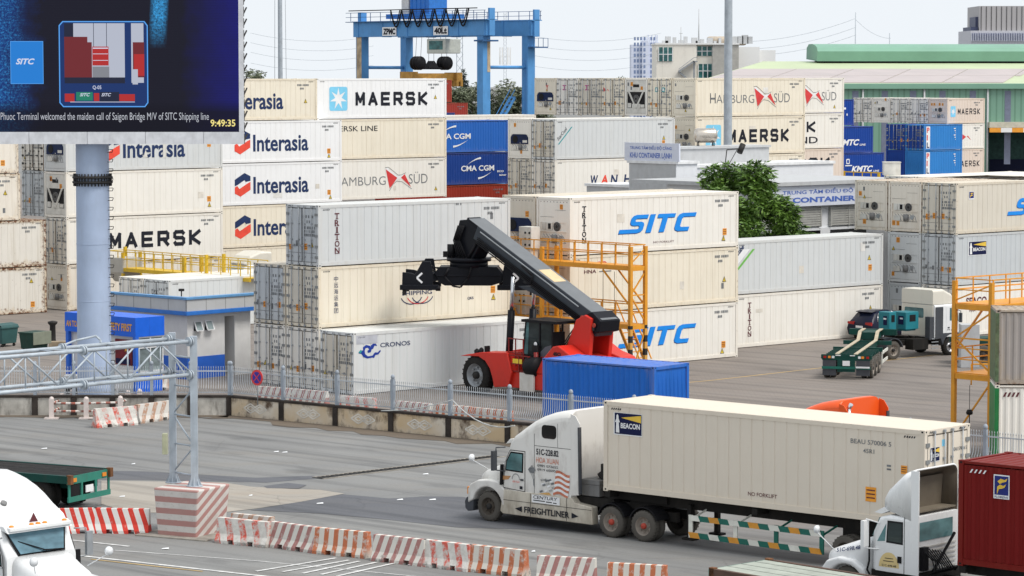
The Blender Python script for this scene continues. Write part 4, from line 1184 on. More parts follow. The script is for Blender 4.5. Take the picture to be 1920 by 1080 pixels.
M['pillar'] = plain('blue grey pillar paint', (.37,.45,.60), .5, var=.08, scale=.8, dirt=.22, dirtcol=(.27,.30,.36))
M['cladding'] = plain('silver cladding', (.62,.63,.66), .4, dirt=.2)
pb = G(178, 772); SC = 5586 / pb.y
bt = thing('advertising_screen', 'large LED screen on a thick blue grey pillar, blue picture and running text', 'billboard', pb)
zs = CAMH - (268 - 137.7) / SC
b = MB(); b.lathe([(.80,0),(.745,.4),(.735,4),(.72,zs)], (0,0,0), 'z', 40)
for z in (2.2, 4.9, 7.4): b.lathe([(.737,z-.02),(.746,z),(.737,z+.02)], (0,0,0), 'z', 40)
b.build('pillar', M['pillar'], bt)
b = MB(); z = 10.25
b.lathe([(.73,z-.22),(.87,z-.20),(.89,z-.12),(.73,z-.1)], (0,0,0), 'z', 40); b.lathe([(.73,z+.02),(.89,z+.02),(.87,z+.10),(.73,z+.12)], (0,0,0), 'z', 40)
for k in range(34):
    a = 2 * math.pi * k / 34; p = Vector((.81 * math.cos(a), .81 * math.sin(a), 0)); b.cyl(p + Vector((0,0,z-.32)), p + Vector((0,0,z+.22)), .035, n=6)
b.build('flange', M['dark_steel'], bt)
b = MB()
for k in range(28):
    a = 2 * math.pi * k / 28; d = Vector((math.cos(a), math.sin(a), 0)); e = Vector((-d.y, d.x, 0)) * .015
    b.add([d*.75 - e, d*1.12 - e, d*.75 - e + Vector((0,0,.45)), d*.75 + e, d*1.12 + e, d*.75 + e + Vector((0,0,.45))], [(0,1,2),(5,4,3),(0,3,4,1),(1,4,5,2),(2,5,3,0)])
b.cyl((0,0,0), (0,0,.05), 1.2, n=36); b.build('base_flange', M['fence_grey'], bt)
b = MB()
for k in range(26):
    z = .9 + k * .42
    b.tube([(.70, -.25, z), (.90, -.30, z), (.93, -.25, z + .10), (.90, -.12, z + .12), (.72, -.12, z + .12)], .016, 6)
b.build('climbing_rungs', M['dark_steel'], bt)
x1 = (467 - 178) / SC; x0 = -7.6; zt = zs + 8.2; yf = -1.15
b = MB(); b.box(x0, yf + .04, zs, x1 - .12, yf + 1.5, zt); 
b.build('cabinet', M['cladding'], bt)
b = MB(); zb2 = zs + (268 - 246) / SC
for k in range(12):
    a0 = x0 + k * 2.52; a1 = min(a0 + 2.5, x1)
    if a0 < x1: b.box(a0, yf - .03, zs - .01, a1, yf + .035, zb2)
b.box((458 - 178) / SC, yf - .03, zb2 + .005, x1, yf + .035, zt); b.build('trim_panel', M['cladding'], bt)
b = MB()
for k in range(16): b.bar((x1 - .1, yf + .5, zs + k * .5), (x1 + .03, yf + 1.2, zs + k * .5 + .4), .05); b.box(x1 - .12, yf + .3, zs + .5*k, x1 + .0, yf + .38, zs + .5*k + .42)
b.build('back_frame', M['dark_steel'], bt)
sx0 = x0; sx1 = (458 - 178) / SC
scr = MB(); scr.box(0, 0, 0, sx1 - sx0, .03, zt - zb2)
so = scr.build('led_panel', screen_mat(), bt); so.location = (sx0, yf - .005, zb2)
dc = Decal('side', -.006)
q = lambda x, y: ((x - 178) / SC - sx0, (268 - y) / SC - (zb2 - zs))
E_ = {k: emis('screen ' + k, c, .9) for k, c in dict(white=(.62,.66,.80), text=(.52,.54,.60), yellow=(.85,.72,.25), blue=(.02,.20,.62), edge=(.10,.36,.85), sky=(.44,.47,.56), red=(.42,.03,.03), darkred=(.16,.025,.03), dark=(.018,.022,.045), grey=(.22,.23,.26), green=(.02,.20,.13), navy=(.012,.035,.14)).items()}
def sr(x0_, y0_, x1_, y1_, c, d=1): dc.rect(*q(x0_, y1_), *q(x1_, y0_), E_[c], d)
dc.cur = 'screen_picture'
sr(35, 78, 96, 157, 'edge', 1); sr(36, 79, 95, 156, 'blue', 1.3)
dc.poly([q(*p) for p in [(132,41),(284,41),(290,49),(290,192),(284,200),(132,200),(125,192),(125,49)]], E_['edge'], 1)
dc.poly([q(*p) for p in [(133,43),(283,43),(288,50),(288,191),(283,198),(133,198),(127,191),(127,50)]], E_['navy'], 1.3)
sr(135, 45, 282, 155, 'sky', 1.6); sr(135, 45, 152, 155, 'dark', 1.9); sr(247, 45, 259, 175, 'navy', 2.2); sr(135, 70, 178, 150, 'darkred', 2.2); sr(176, 80, 186, 146, 'darkred', 2.0)
sr(187, 88, 217, 123, 'red', 2.2); sr(187, 125, 218, 150, 'grey', 2.0); sr(262, 80, 283, 145, 'darkred', 2.1); sr(264, 102, 283, 142, 'red', 2.4); sr(261, 130, 271, 158, 'sky', 2.6)
sr(189, 45, 190, 88, 'dark', 2.4); sr(213, 45, 214, 88, 'dark', 2.4); sr(188, 90, 216, 92, 'white', 2.6); sr(188, 101, 216, 102, 'white', 2.6); sr(188, 113, 216, 114, 'white', 2.6)
sr(135, 145, 247, 156, 'dark', 2.4); sr(135, 175, 153, 190, 'red', 2.0); sr(156, 172, 187, 188, 'green', 2.0); sr(189, 174, 199, 189, 'red', 2.0); sr(200, 172, 236, 190, 'dark', 2.0); sr(236, 176, 265, 189, 'red', 2.0); sr(145, 190, 265, 191, 'white', 2.4)
dc.cur = 'running_text'
def stx(w_, x0_, y0_, x1_, y1_, c, **kw): dc.text(w_, *q(x0_, y1_), *q(x1_, y0_), E_[c], **kw)
stx('Hiep Phuoc Terminal welcomed the maiden call of Saigon Bridge M/V of SITC Shipping line', -9, 210, 402, 228, 'text', bold=-.006, d=2)
dc.cur = 'screen_clock'; stx('9:49:35', 405, 223, 451, 236, 'yellow', bold=.02, d=2); dc.cur = 'screen_logo'; stx('SITC', 45, 110, 80, 121, 'white', bold=.03, shear=.3, d=2); dc.cur = 'screen_caption'; stx('Q-05', 187, 160, 203, 168, 'white', bold=.01, d=2.4)
stx('SITC', 163, 174, 182, 180, 'white', bold=.02, shear=.3, d=2.6); stx('SITC', 203, 174, 221, 180, 'white', bold=.02, shear=.3, d=2.6)
o = dc.build(None, so)

# ================================================================ height gauge truss on its striped plinth
def plinth_mat():
    t = NT('red and white striped plinth'); v, s = t.coords(False)
    x = t.node('ShaderNodeSeparateXYZ'); t.l.new(v, x.inputs[0])
    f = t.math('FRACT', t.math('MULTIPLY', t.math('SUBTRACT', x.outputs[2], t.math('MULTIPLY', x.outputs[1], .60)), 2.62))
    n = t.noise(v, 7, 9, .8)
    c = t.mix(t.rng(t.math('ADD', f, t.math('MULTIPLY', t.math('SUBTRACT', n, .5), .12)), .46, .52), (.40,.21,.19), (.58,.55,.52))
    c = t.mix(t.math('MULTIPLY', t.rng(n, .56, .66), .55), c, (.33,.29,.26)); n2 = t.noise(v, 1.5, 5)
    c = t.mix(t.math('MULTIPLY', t.rng(n2, .45, .7), .25), c, (.30,.25,.22))
    return t.fin(c, .9, bump=n, bdist=.01)
PLr = R(-27)
tp = thing('striped_plinth', 'concrete plinth with faded red and white stripes carrying the steel posts', 'plinth', G(372, 1011), PLr)
b = MB(); b.frustum((-1.55, 0, -.1, 1.75), -.05, (-1.66, -.06, .03, 1.85), 1.56); b.build('block', plinth_mat(), tp, bevel=.05)
b = MB(); b.box(-2.2, -.35, -.03, .5, 2.3, .05); b.build('footing', M['kerb'], tp, bevel=.02)
p1 = G(325, 905, 1.56); p2 = G(365, 912, 1.56)
tt = thing('height_gauge_truss', 'grey steel lattice truss reaching out to the left from two posts', 'truss', p2)
M['truss'] = plain('grey blue steel paint', (.40,.45,.50), .45, .1, dirt=.25)
o1 = p1 - p2
for off, zt_ in ((Vector((0,0,0)), 4.86), (o1, 4.90)):
    b = MB(); b.box(off.x - .11, off.y - .11, .02, off.x + .11, off.y + .11, zt_)
    b.cyl((off.x, off.y, 0), (off.x, off.y, .04), .26, n=20)
    for k in range(8):
        a = k * math.pi / 4; d = Vector((math.cos(a), math.sin(a), 0)); e = Vector((-d.y, d.x, 0)) * .012; c = off
        b.add([c + d*.1 - e, c + d*.25 - e, c + d*.1 - e + Vector((0,0,.36)), c + d*.1 + e, c + d*.25 + e, c + d*.1 + e + Vector((0,0,.36))], [(0,1,2),(5,4,3),(0,3,4,1),(1,4,5,2),(2,5,3,0)])
    b.build('post', M['truss'], tt)
b = MB()
for k in range(5):
    z0 = .35 + k * .95
    b.cyl((0,0,z0), (o1.x,o1.y,z0), .03, n=8)
    if k < 4:
        (b.cyl((0,0,z0), (o1.x,o1.y,z0+.95), .028, n=8) if k % 2 else b.cyl((0,0,z0+.95), (o1.x,o1.y,z0), .028, n=8))
b.build('bracing', M['truss'], tt)
fa = DY(357, 640, p2.y - .05); fz = [fa.z - p2.z, DY(358, 702, p2.y).z - p2.z]
td = (Vector((-15.44, 89.8, 0)) - Vector((fa.x, fa.y, 0))).normalized(); TL = 12.0
tn = Vector((o1.x, o1.y, 0))
cor = {}
for nm, off in (('f', Vector((0,0,0))), ('r', tn)):
    for j, z in enumerate(fz): cor[(nm, j)] = off + td * .05 + Vector((0, 0, z))
b = MB()
for k, p in cor.items():
    b.cyl(p, p + td * TL, .062, n=12)
    for s_ in (0.05, 4.35, 8.65): b.cyl(p + td * (s_), p + td * (s_ + .05), .15, n=14); b.cyl(p + td * (s_ + .09), p + td * (s_ + .14), .15, n=14)
b.build('chord', M['truss'], tt)
b = MB(); npn = 9; pl = TL / npn
for nm in 'fr':
    for i in range(npn):
        a = cor[(nm,0)] + td * (pl * i); a2 = cor[(nm,0)] + td * (pl * (i + 1)); c = cor[(nm,1)] + td * (pl * i); c2 = cor[(nm,1)] + td * (pl * (i + 1))
        b.cyl(a, c, .024, n=8)
        (b.cyl(a, c2, .032, n=8) if i % 2 else b.cyl(c, a2, .032, n=8))
for j in (0, 1):
    for i in range(npn):
        p = cor[('f',j)] + td * (pl * i); r_ = cor[('r',j)] + td * (pl * (i + (1 if i % 2 else 0)))
        b.cyl(p, r_, .022, n=8)
b.build('lattice', M['truss'], tt)
b = MB(); b.box(-1.02, -.15, 1.05, -.86, .12, 1.72); o = b.build('control_cabinet', plain('pale green cabinet', (.40,.41,.28), .5), tt, bevel=.01)
lp = cor[('r',0)] + td * 2.9
b = MB(); b.tube([lp, lp + Vector((0,0,.15)), lp + Vector((-.15,0,.28)) , lp + td * 1.0 + Vector((0,0,.2)), lp + td * 1.9 + Vector((0,0,-.02))], .035, 8)
b.build('lamp_arm', M['truss'], tt)
b = MB(); c = lp + td * 2.0 + Vector((0,0,-.05)); b.box(c.x - .14, c.y - .1, c.z - .12, c.x + .1, c.y + .1, c.z); b.build('lamp_head', M['dark_steel'], tt)

# ================================================================ lamp posts
M['post_grey'] = plain('grey lamp post paint', (.36,.40,.44), .5, .1, dirt=.2)
for nm, pxx, Yd, r0, r1, hh in (('thin grey lamp post rising behind the wall of containers at left', 525, 238, .22, .15, 34), ('thick grey lamp post rising out of the picture behind the steel tank', 1366, 203, .33, .23, 38)):
    p = AT(pxx, Yd, 20); p.z = 0
    t = thing('lamp_post', nm, 'lamp post', p)
    b = MB(); b.lathe([(r0, 0), (r0 * .86, 12), (r1, hh)], (0,0,0), 'z', 18); b.cyl((0,0,0), (0,0,.06), r0 * 1.9, n=18); b.build('pole', M['post_grey'], t)
    b = MB(); b.cyl((0,0,hh), (0,0,hh + .2), 1.3, n=16)
    for k in range(6): a = k * math.pi / 3; b.box(1.3*math.cos(a) - .3, 1.3*math.sin(a) - .3, hh - .35, 1.3*math.cos(a) + .3, 1.3*math.sin(a) + .3, hh)
    b.build('lamp_ring', M['dark_steel'], t)
    if pxx < 900:
        b = MB()
        for dx in (-.55, .55): b.cyl((dx, .1, .2), (dx*.6, .1, hh), .02, n=5)
        b.build('lowering_cable', M['steel'], t)
# ================================================================ buildings
M['office_white'] = plain('office white wall', (.66,.66,.66), .8, var=.05, dirt=.15, dirtcol=(.38,.37,.35))
M['office_blue'] = plain('office blue paint', (.025,.13,.58), .6, var=.08, dirt=.1)
M['sky_trim'] = plain('light blue metal trim', (.12,.30,.55), .4, var=.08, dirt=.15)
M['panel_grey'] = plain('grey fascia panels', (.47,.48,.49), .5, var=.06, scale=.7, dirt=.3, dirtcol=(.33,.31,.28))
M['booth_blue'] = plain('bright blue booth panel', (.010,.12,.66), .45, var=.06)
M['interior'] = plain('dim interior', (.10,.10,.10), .9)
M['recess'] = plain('grey recess wall', (.40,.40,.40), .9)
M['gold'] = plain('golden sign letters', (.72,.36,.05), .5)
M['window_frame'] = plain('white window frame', (.70,.71,.72), .5)
M['shop_glass'] = glass('pale window glass', (.22,.27,.28), .1)
OY = R(47); oc = G(352, 712)
of = thing('gate_office', 'low blue and white office with grey fascia beside the pillar', 'office building', oc, OY)
b = MB()
b.box(0, 0, 0, 2.4, 5.6, 3.15); b.box(3.05, .0, 0, 4.1, 5.6, 3.15); b.box(2.4, 1.6, 0, 3.05, 5.6, 3.15); b.box(2.4, 0, 2.95, 3.05, 1.6, 3.15)
b.build('wall', M['office_white'], of)
b = MB(); b.box(-.012, -.012, 0, 2.39, 5.61, 1.08); b.build('dado', M['office_blue'], of)
b = MB(); b.box(2.42, 1.55, .02, 3.03, 1.59, 2.93); b.build('doorway', M['recess'], of)
b = MB()
b.box(-.38, -.40, 3.36, 4.6, -.25, 3.92); b.box(-.38, -.25, 3.36, -.23, 5.8, 3.92)
for k in range(4): b.box(-.385 + 1.25 * k, -.408, 3.36, -.375 + 1.25 * k, -.398, 3.92, 1)
for k in range(5): b.box(-.388, -.35 + 1.3 * k, 3.36, -.378, -.338 + 1.3 * k, 3.92, 1)
b.build('fascia', [M['panel_grey'], M['gasket']], of)
b = MB(); b.box(-.44, -.46, 3.92, 4.65, -.2, 4.05); b.box(-.44, -.2, 3.92, -.18, 5.86, 4.05); b.build('roof_trim', M['sky_trim'], of, bevel=.02)
b = MB(); b.box(-.44, -.46, 3.16, 4.65, 5.86, 3.355); b.build('roof_trim', plain('blue metal trim', (.03,.16,.52), .4), of, bevel=.02)
for x in (.42, 1.12):
    b = MB(); b.box(x, -.02, 2.35, x + .42, -.004, 2.80); b.build('window_opening', M['black'], of)
    f = MB(); f.bar((x, -.03, 2.80), (x, -.22, 2.36), .05, .05); f.bar((x + .42, -.03, 2.80), (x + .42, -.22, 2.36), .05, .05); f.bar((x, -.22, 2.36), (x + .42, -.22, 2.36), .05); f.bar((x, -.03, 2.80), (x + .42, -.03, 2.80), .05)
    fo = f.build('window', M['window_frame'], of)
    g = MB(); g.add([(x, -.04, 2.79), (x + .42, -.04, 2.79), (x + .42, -.215, 2.37), (x, -.215, 2.37)], [(0,1,2,3)]); g.build('pane', M['shop_glass'], fo)
b = MB(); b.cyl((-.1, .3, 4.05), (-.1, .3, 4.35), .03); b.box(-.2, .2, 4.3, .0, .4, 4.42); b.build('roof_antenna', M['dark_steel'], of)
bc = G(255, 738); bo = thing('safety_booth', 'bright blue booth with golden safety lettering and white framed windows', 'booth', bc, OY)
b = MB(); b.box(0, 0, 2.62, 1.75, 5.2, 3.52)
for y in (1.3, 2.6, 3.9): b.box(-.006, y, 2.62, .0, y + .012, 3.52, 1)
b.box(.85, -.006, 2.62, .862, .0, 3.52, 1)
b.build('canopy', [M['booth_blue'], M['office_blue']], bo)
dc = Decal('end', -.012, W=5.2)
dc.text('AN TOÀN', .12, 2.86, 1.25, 3.22, 'gold', .03); dc.text('LÀ TRÊN HẾT', 1.4, 2.86, 2.9, 3.22, 'gold', .03); dc.text('SAFETY FIRST', 3.05, 2.86, 4.95, 3.22, 'gold', .03)
dc.build('lettering', bo)
for x, y in ((.10, 5.05), (.10, .10)):
    b = MB(); b.box(x - .1, y - .1, 0, x + .1, y + .1, 2.62); b.build('post', M['office_blue'], bo)
b = MB(); b.box(.2, .1, 0, 1.7, .14, .95); b.build('lower_panel', M['booth_blue'], bo)
b = MB()
for x in (.2, .95, 1.7): b.box(x - .03, .06, .95, x + .03, .12, 2.6)
for z in (.98, 2.1, 2.58): b.box(.2, .05, z - .03, 1.7, .11, z + .03)
fo = b.build('window', M['window_frame'], bo)
b = MB(); b.box(.2, .13, .95, 1.7, .15, 2.6); b.build('pane', M['shop_glass'], fo)
b = MB(); b.box(.25, .2, 0, .3, 5.0, 2.6); b.build('back_wall', M['office_white'], bo)
b = MB(); b.box(.18, .5, 1.25, .245, 1.7, 2.45); b.build('poster', plain('dark red poster', (.16,.012,.02), .6, var=.4, scale=5), bo)
dc = Decal('end', .17, W=5.2); dc.poly([(4.3 + .16 * (1 if i % 2 == 0 else .42) * math.sin(i * math.pi / 5), 2.0 + .16 * (1 if i % 2 == 0 else .42) * math.cos(i * math.pi / 5)) for i in range(10)], 'gold'); dc.rect(3.55, 1.3, 4.6, 1.55, 'logo_navy'); dc.build('poster_art', bo)
b = MB(); b.box(.05, 3.4, 0, .12, 5.0, .95); b.build('lower_panel', M['office_blue'], bo)

# bins and a mooring post left of the pillar
def bin_(label, at, m, open_=False):
    t = thing('waste_bin', label, 'waste bin', at, OY + R(10), 'wheeled waste bins')
    b = MB(); b.frustum((.08, .08, 1.22, .92), .18, (0, 0, 1.3, 1.0), 1.05); b.box(-.04, -.04, 1.0, 1.34, 1.04, 1.08); b.build('tub', m, t, bevel=.02)
    b = MB(); 
    if open_: b.box(-.05, -.10, .42, 1.35, -.05, 1.10)
    else: b.prism([(-.03,1.08),(1.05,1.08),(1.0,1.2),(.5,1.28),(.05,1.2)], 'x', -.03, 1.33)
    b.build('lid', M['bin_lid'] if open_ else m, t, bevel=.015)
    for x, y in ((.2,.15), (1.1,.15), (.2,.85), (1.1,.85)):
        b = MB(); b.cyl((x, y - .03, .09), (x, y + .03, .09), .09, n=12); b.build('wheel', M['rubber'], t)
M['bin_green'] = plain('dark green bin plastic', (.022,.055,.045), .55, dirt=.35); M['bin_teal'] = plain('teal bin plastic', (.03,.09,.09), .55, dirt=.3); M['bin_lid'] = plain('dusty grey green lid', (.21,.23,.18), .7, dirt=.3)
bin_('teal wheeled waste bin at the left picture edge', G(4, 652), M['bin_teal'])
bin_('dark green wheeled bin with its pale lid hanging open', G(62, 662), M['bin_green'], True)
for k, (a, c) in enumerate(((40, 652), (92, 653))):
    g = G(a, c); b = MB(); b.box(0, 0, 0, .95, .4, .36); o = b.build('stone_block', plain('tan stone block', (.30,.24,.17), .9, var=.3), bevel=.03); o.location = g; o.rotation_euler = (0,0,R(10))
    tag(o, ('tan stone block between the two waste bins', 'tan stone block right of the open bin')[k], 'stone block')
b = MB(); b.lathe([(.20,0),(.17,.2),(.16,.95),(.26,1.05),(.28,1.15),(.10,1.2),(.001,1.21)], (0,0,0), 'z', 16); o = b.build('bollard', M['dark_steel']); o.location = G(99, 642); tag(o, 'thick dark rusty bollard standing left of the blue booth', 'bollard')
b = MB(); b.box(0, 0, 0, 2.2, .9, 1.05)
for k in range(5): b.box(.1 + .42*k, -.02, .25, .4 + .42*k, -.005, .85, 1)
o = b.build('control_kiosk', [M['panel_grey'], M['gasket']], bevel=.01); o.location = G(120, 748); o.rotation_euler = (0,0,R(3)); tag(o, 'long grey metal cabinet behind the truss left of the pillar', 'cabinet')
b = MB(); b.box(0, 0, 0, 1.15, .5, 1.5); o = b.build('control_kiosk', M['panel_grey'], bevel=.01); o.location = G(176, 768) + Vector((.0,-.9,1.25)); o.location = G(172, 748); tag(o, 'grey steel cabinet standing in front of the pillar behind the truss', 'cabinet')

# ---- reefer control centre (white building behind the tree)
CY = TH
ctr = AT(1268, 187, 9.0); ctr.z = 0
M['ctrl_white'] = plain('control centre white', (.68,.70,.73), .8, var=.04, dirt=.2, dirtcol=(.45,.45,.45)); M['ctrl_grey'] = plain('control centre grey tone', (.44,.45,.46), .9, var=.06, dirt=.35, dirtcol=(.28,.27,.26))
M['louvre'] = plain('grey louvres', (.38,.38,.36), .7); M['sign_white'] = plain('white sign board', (.60,.63,.72), .5, var=.04); M['sign_blue'] = plain('blue sign letters', (.07,.14,.46), .5)
cc = thing('control_centre', 'white control building with blue lettered sign boards behind the round tree', 'building', ctr, CY)
b = MB(); b.box(0, 0, 0, 1.9, 4.2, 9.2); b.box(1.9, 1.0, 0, 16, 4.15, 8.9); b.box(.3, 4.2, 0, 3.5, 8.4, 7.6); b.build('wall', M['ctrl_white'], cc)
b = MB(); b.box(-.02, .05, 0, .0, 4.15, 9.15); b.box(.28, 4.25, 0, .3, 8.35, 7.55); b.build('side_wall', M['ctrl_grey'], cc)  # grey sheets: shade of the left-facing walls put into their colour
b = MB(); b.box(-.1, -.1, 9.15, 2.0, 4.3, 9.32); b.box(2.0, .9, 8.85, 16.1, 4.2, 9.03); b.box(.2, 4.31, 7.55, 3.6, 8.5, 7.72); b.build('coping', M['window_frame'], cc)
b = MB(); b.box(2.6, 2.4, 9.03, 11.2, 4.15, 10.0); b.box(2.5, 2.3, 10.0, 11.3, 4.25, 10.14, 1); b.build('roof_block', [M['ctrl_grey'], M['panel_grey']], cc)
# roof sign
sgn = MB(); sgn.box(-.06, -.3, 9.30, .06, 4.55, 10.45); so = sgn.build('sign_board', M['sign_white'], cc)
dc = Decal('end', -.07, W=4.3); dc.text('TRUNG TÂM ĐIỀU ĐỘ CẢNG', .25, 9.98, 3.95, 10.32, 'sign_blue', .012); dc.text('KHU CONTAINER LẠNH', .25, 9.40, 3.95, 9.84, 'sign_blue', .02); dc.build('lettering', so)
# right wing, nearer
wp = AT(1475, 176.5, 7.0) - U * 3.0; wp.z = 0
wg = thing('control_wing', 'low white wing with a long blue lettered sign and louvres, right of the tree', 'building', wp, CY)
b = MB(); b.box(0, 0, 0, 13, 7, 5.6); b.box(0, .12, 5.6, 13, 7, 8.2); b.build('wall', M['ctrl_white'], wg)
b = MB(); b.box(-.5, -.5, 8.2, 13.5, 9.5, 8.42); b.build('roof', M['ctrl_grey'], wg)
b = MB(); b.box(-.2, -.30, 6.95, 12.8, -.12, 8.18); so = b.build('sign_board', M['sign_white'], wg)
dc = Decal('side', -.31); dc.text('TRUNG TÂM ĐIỀU ĐỘ CẢNG', 2.3, 7.62, 10.6, 8.02, 'sign_blue', .015); dc.text('KHU CONTAINER LẠNH', .9, 7.08, 11.6, 7.5, 'sign_blue', .045); dc.build('lettering', so)
for x0, x1 in ((.8, 6.0), (6.9, 10.2)):
    b = MB()
    for k in range(8): b.bar((x0, -.05, 6.75 - k * .14), (x1, -.05, 6.75 - k * .14), .03, .11)
    for x in (x0, (x0 + x1) / 2, x1): b.box(x - .04, -.09, 5.66, x + .04, .1, 6.82)
    b.build('louvre', M['louvre'], wg)
    b = MB(); b.box(x0, -.02, 3.2, x1, -.004, 5.45); b.build('window', M['glass_black'], wg)
b = MB(); b.tube([(.7, 3, 8.4), (1.0, 3, 10.3), (2.2, 3, 10.35)], .03); b.cyl((2.1, 3, 10.1), (2.4, 3, 10.6), .18); b.bar((.75,3,8.9), (1.9,3,10.3), .03); b.build('lamp_arm', M['dark_steel'], wg)
tk = thing('steel_tank', 'horizontal polished steel water tank on the roof below the lamp post', 'water tank', ctr + U * 6.0 + V * 3.2 + Vector((0, 0, 10.14)), R(6))
b = MB(); b.lathe([(.001,-.75),(.25,-.74),(.42,-.66),(.47,-.55),(.47,.55),(.42,.66),(.25,.74),(.001,.75)], (0,0,.68), 'x', 24); b.build('tank', plain('stainless steel', (.55,.50,.44), .28, .85, var=.2), tk)
b = MB()
for x in (-.5, .5): b.bar((x,-.35,0), (x,-.2,.4), .06); b.bar((x,.35,0), (x,.2,.4), .06); b.bar((x,-.35,.06), (x,.35,.06), .05)
b.build('cradle', M['dark_steel'], tk)

# ---- cream building with teal windows, bluish tower block
M['cream_wall'] = plain('cream render', (.82,.78,.70), .9, var=.06, scale=.2, dirt=.2, dirtcol=(.42,.39,.34)); M['far_white'] = plain('white render', (.80,.80,.79), .9, var=.03, scale=.2)
M['teal_glass'] = glass('teal window', (.035,.13,.13), .12); M['conc_grey'] = plain('grey concrete block', (.42,.41,.38), .9, var=.1)
Yb = 430; S_ = 5586 / Yb
def zb(y): return CAMH - (y - 137.7) / S_
def xb(x): return (x - 960) / S_
cb_ = thing('cream_office_block', 'cream building with teal windows and outside stairs beyond the containers', 'building', (xb(1230), Yb, 0))
X = lambda x: xb(x) - xb(1230)
b = MB(); b.box(0, 0, 0, X(1305), 14, zb(82)); b.box(X(1305), .8, 0, X(1335), 14, zb(82)); b.build('wall', M['cream_wall'], cb_)
b = MB(); b.box(X(1335), .05, 0, X(1384), 14, zb(83)); b.build('side_wall', M['conc_grey'], cb_)
b = MB(); b.box(X(1384), 3, 0, X(1456), 14, zb(94)); b.box(X(1384), 2, 0, X(1425), 14, zb(88)); b.build('white_annexe', M['far_white'], cb_)
b = MB(); b.box(-.15, -.15, zb(84), X(1385), 14.1, zb(81)); b.build('parapet', M['far_white'], cb_)
for x0, x1, y0, y1, d in ((1234,1260,89,115,0), (1306,1335,87,105,.8), (1309,1335,120,146,.8)):
    b = MB(); b.box(X(x0), d - .12, zb(y1), X(x1), d - .02, zb(y0)); w_ = b.build('window', M['teal_glass'], cb_)
    b = MB()
    for k in range(4): xx = X(x0) + (X(x1) - X(x0)) * k / 3; b.box(xx - .06, d - .2, zb(y1), xx + .06, d - .12, zb(y0))
    b.box(X(x0), d - .19, zb((y0 + y1) / 2) - .06, X(x1), d - .13, zb((y0 + y1) / 2) + .06); b.build('frame', M['window_frame'], w_)
b = MB(); b.box(X(1299), .6, zb(116), X(1305), .78, zb(90)); b.build('door', M['black'], cb_)
b = MB(); b.bar((X(1271), -.6, zb(134)), (X(1300), -.6, zb(115)), .9, .22); b.bar((X(1271), -.6, zb(130)), (X(1300), -.6, zb(108)), .08); b.bar((X(1271), -.4, zb(134)), (X(1288), -.4, zb(148)), .9, .22); b.bar((X(1298), -.6, zb(115.5)), (X(1306), -.6, zb(115.5)), .9, .2); b.bar((X(1300), -.9, zb(108)), (X(1306), -.9, zb(108)), .08); b.bar((X(1300), -.6, zb(115)), (X(1300), -.6, 0), .25)
b.build('stairs', M['steel'], cb_)
b = MB(); b.lathe([(.001,-1.6),(.5,-1.5),(.62,-1.2),(.62,1.2),(.5,1.5),(.001,1.6)], (X(1348), 4, zb(76)), 'x', 16); b.lathe([(.001,-1.6),(.5,-1.5),(.62,-1.2),(.62,1.2),(.5,1.5),(.001,1.6)], (X(1382), 4, zb(77)), 'x', 16); b.build('roof_tank', plain('tan tank', (.45,.38,.30), .5), cb_)
b = MB(); b.cyl((X(1313), 5, zb(82)), (X(1313), 5, zb(16)), .12, .05, 6); b.cyl((X(1280), 6, zb(82)), (X(1280), 6, zb(50)), .10, .05, 6); b.bar((X(1277), 6, zb(62)), (X(1283), 6, zb(62)), .1); b.build('mast', M['panel_grey'], cb_)
rr = random.Random(2)
for k in range(16):
    x = X(1240 + k * 11 + rr.uniform(-3, 3)); b = MB(); b.box(x, 3, zb(82), x + rr.uniform(.3, .9), 4, zb(82) + rr.uniform(.4, 1.3)); b.build('roof_unit', M['panel_grey'], cb_)
Ya = 900; Sa = 5586 / Ya
at_ = thing('apartment_tower', 'pale bluish apartment tower with a grid of windows, left of the cream building', 'apartment block', ((1183 - 960) / Sa, Ya, 0))
za = lambda y: CAMH - (y - 137.7) / Sa
wa = 48 / Sa
M['apt'] = plain('pale bluish facade', (.62,.66,.78), .9, var=.03, scale=.05); M['apt_win'] = plain('bluish grey window', (.20,.26,.42), .3)
b = MB(); b.box(0, 0, 0, wa * .5, 12, za(84)); b.box(wa * .42, -1.2, 0, wa * .66, 12, za(77)); b.box(wa * .60, 0, 0, wa * 1.1, 12, za(80)); b.build('facade', M['apt'], at_)
for k in range(15):
    z = 1.5 + k * 1.75 * .95
    for a in (.10, .22, .34, .47, .74, .86):
        d = -1.2 if .42 < a < .62 else 0
        b = MB(); b.box(wa * a, d - .06, z, wa * (a + .075), d - .01, z + 1.0); b.build('window', M['apt_win'], at_)
for k in range(9): b = MB(); b.box(wa * (.45 + .07 * k), 2, za(80), wa * (.48 + .07 * k), 4, za(80) + rr.uniform(.8, 2.5)); b.build('roof_unit', M['apt'], at_)

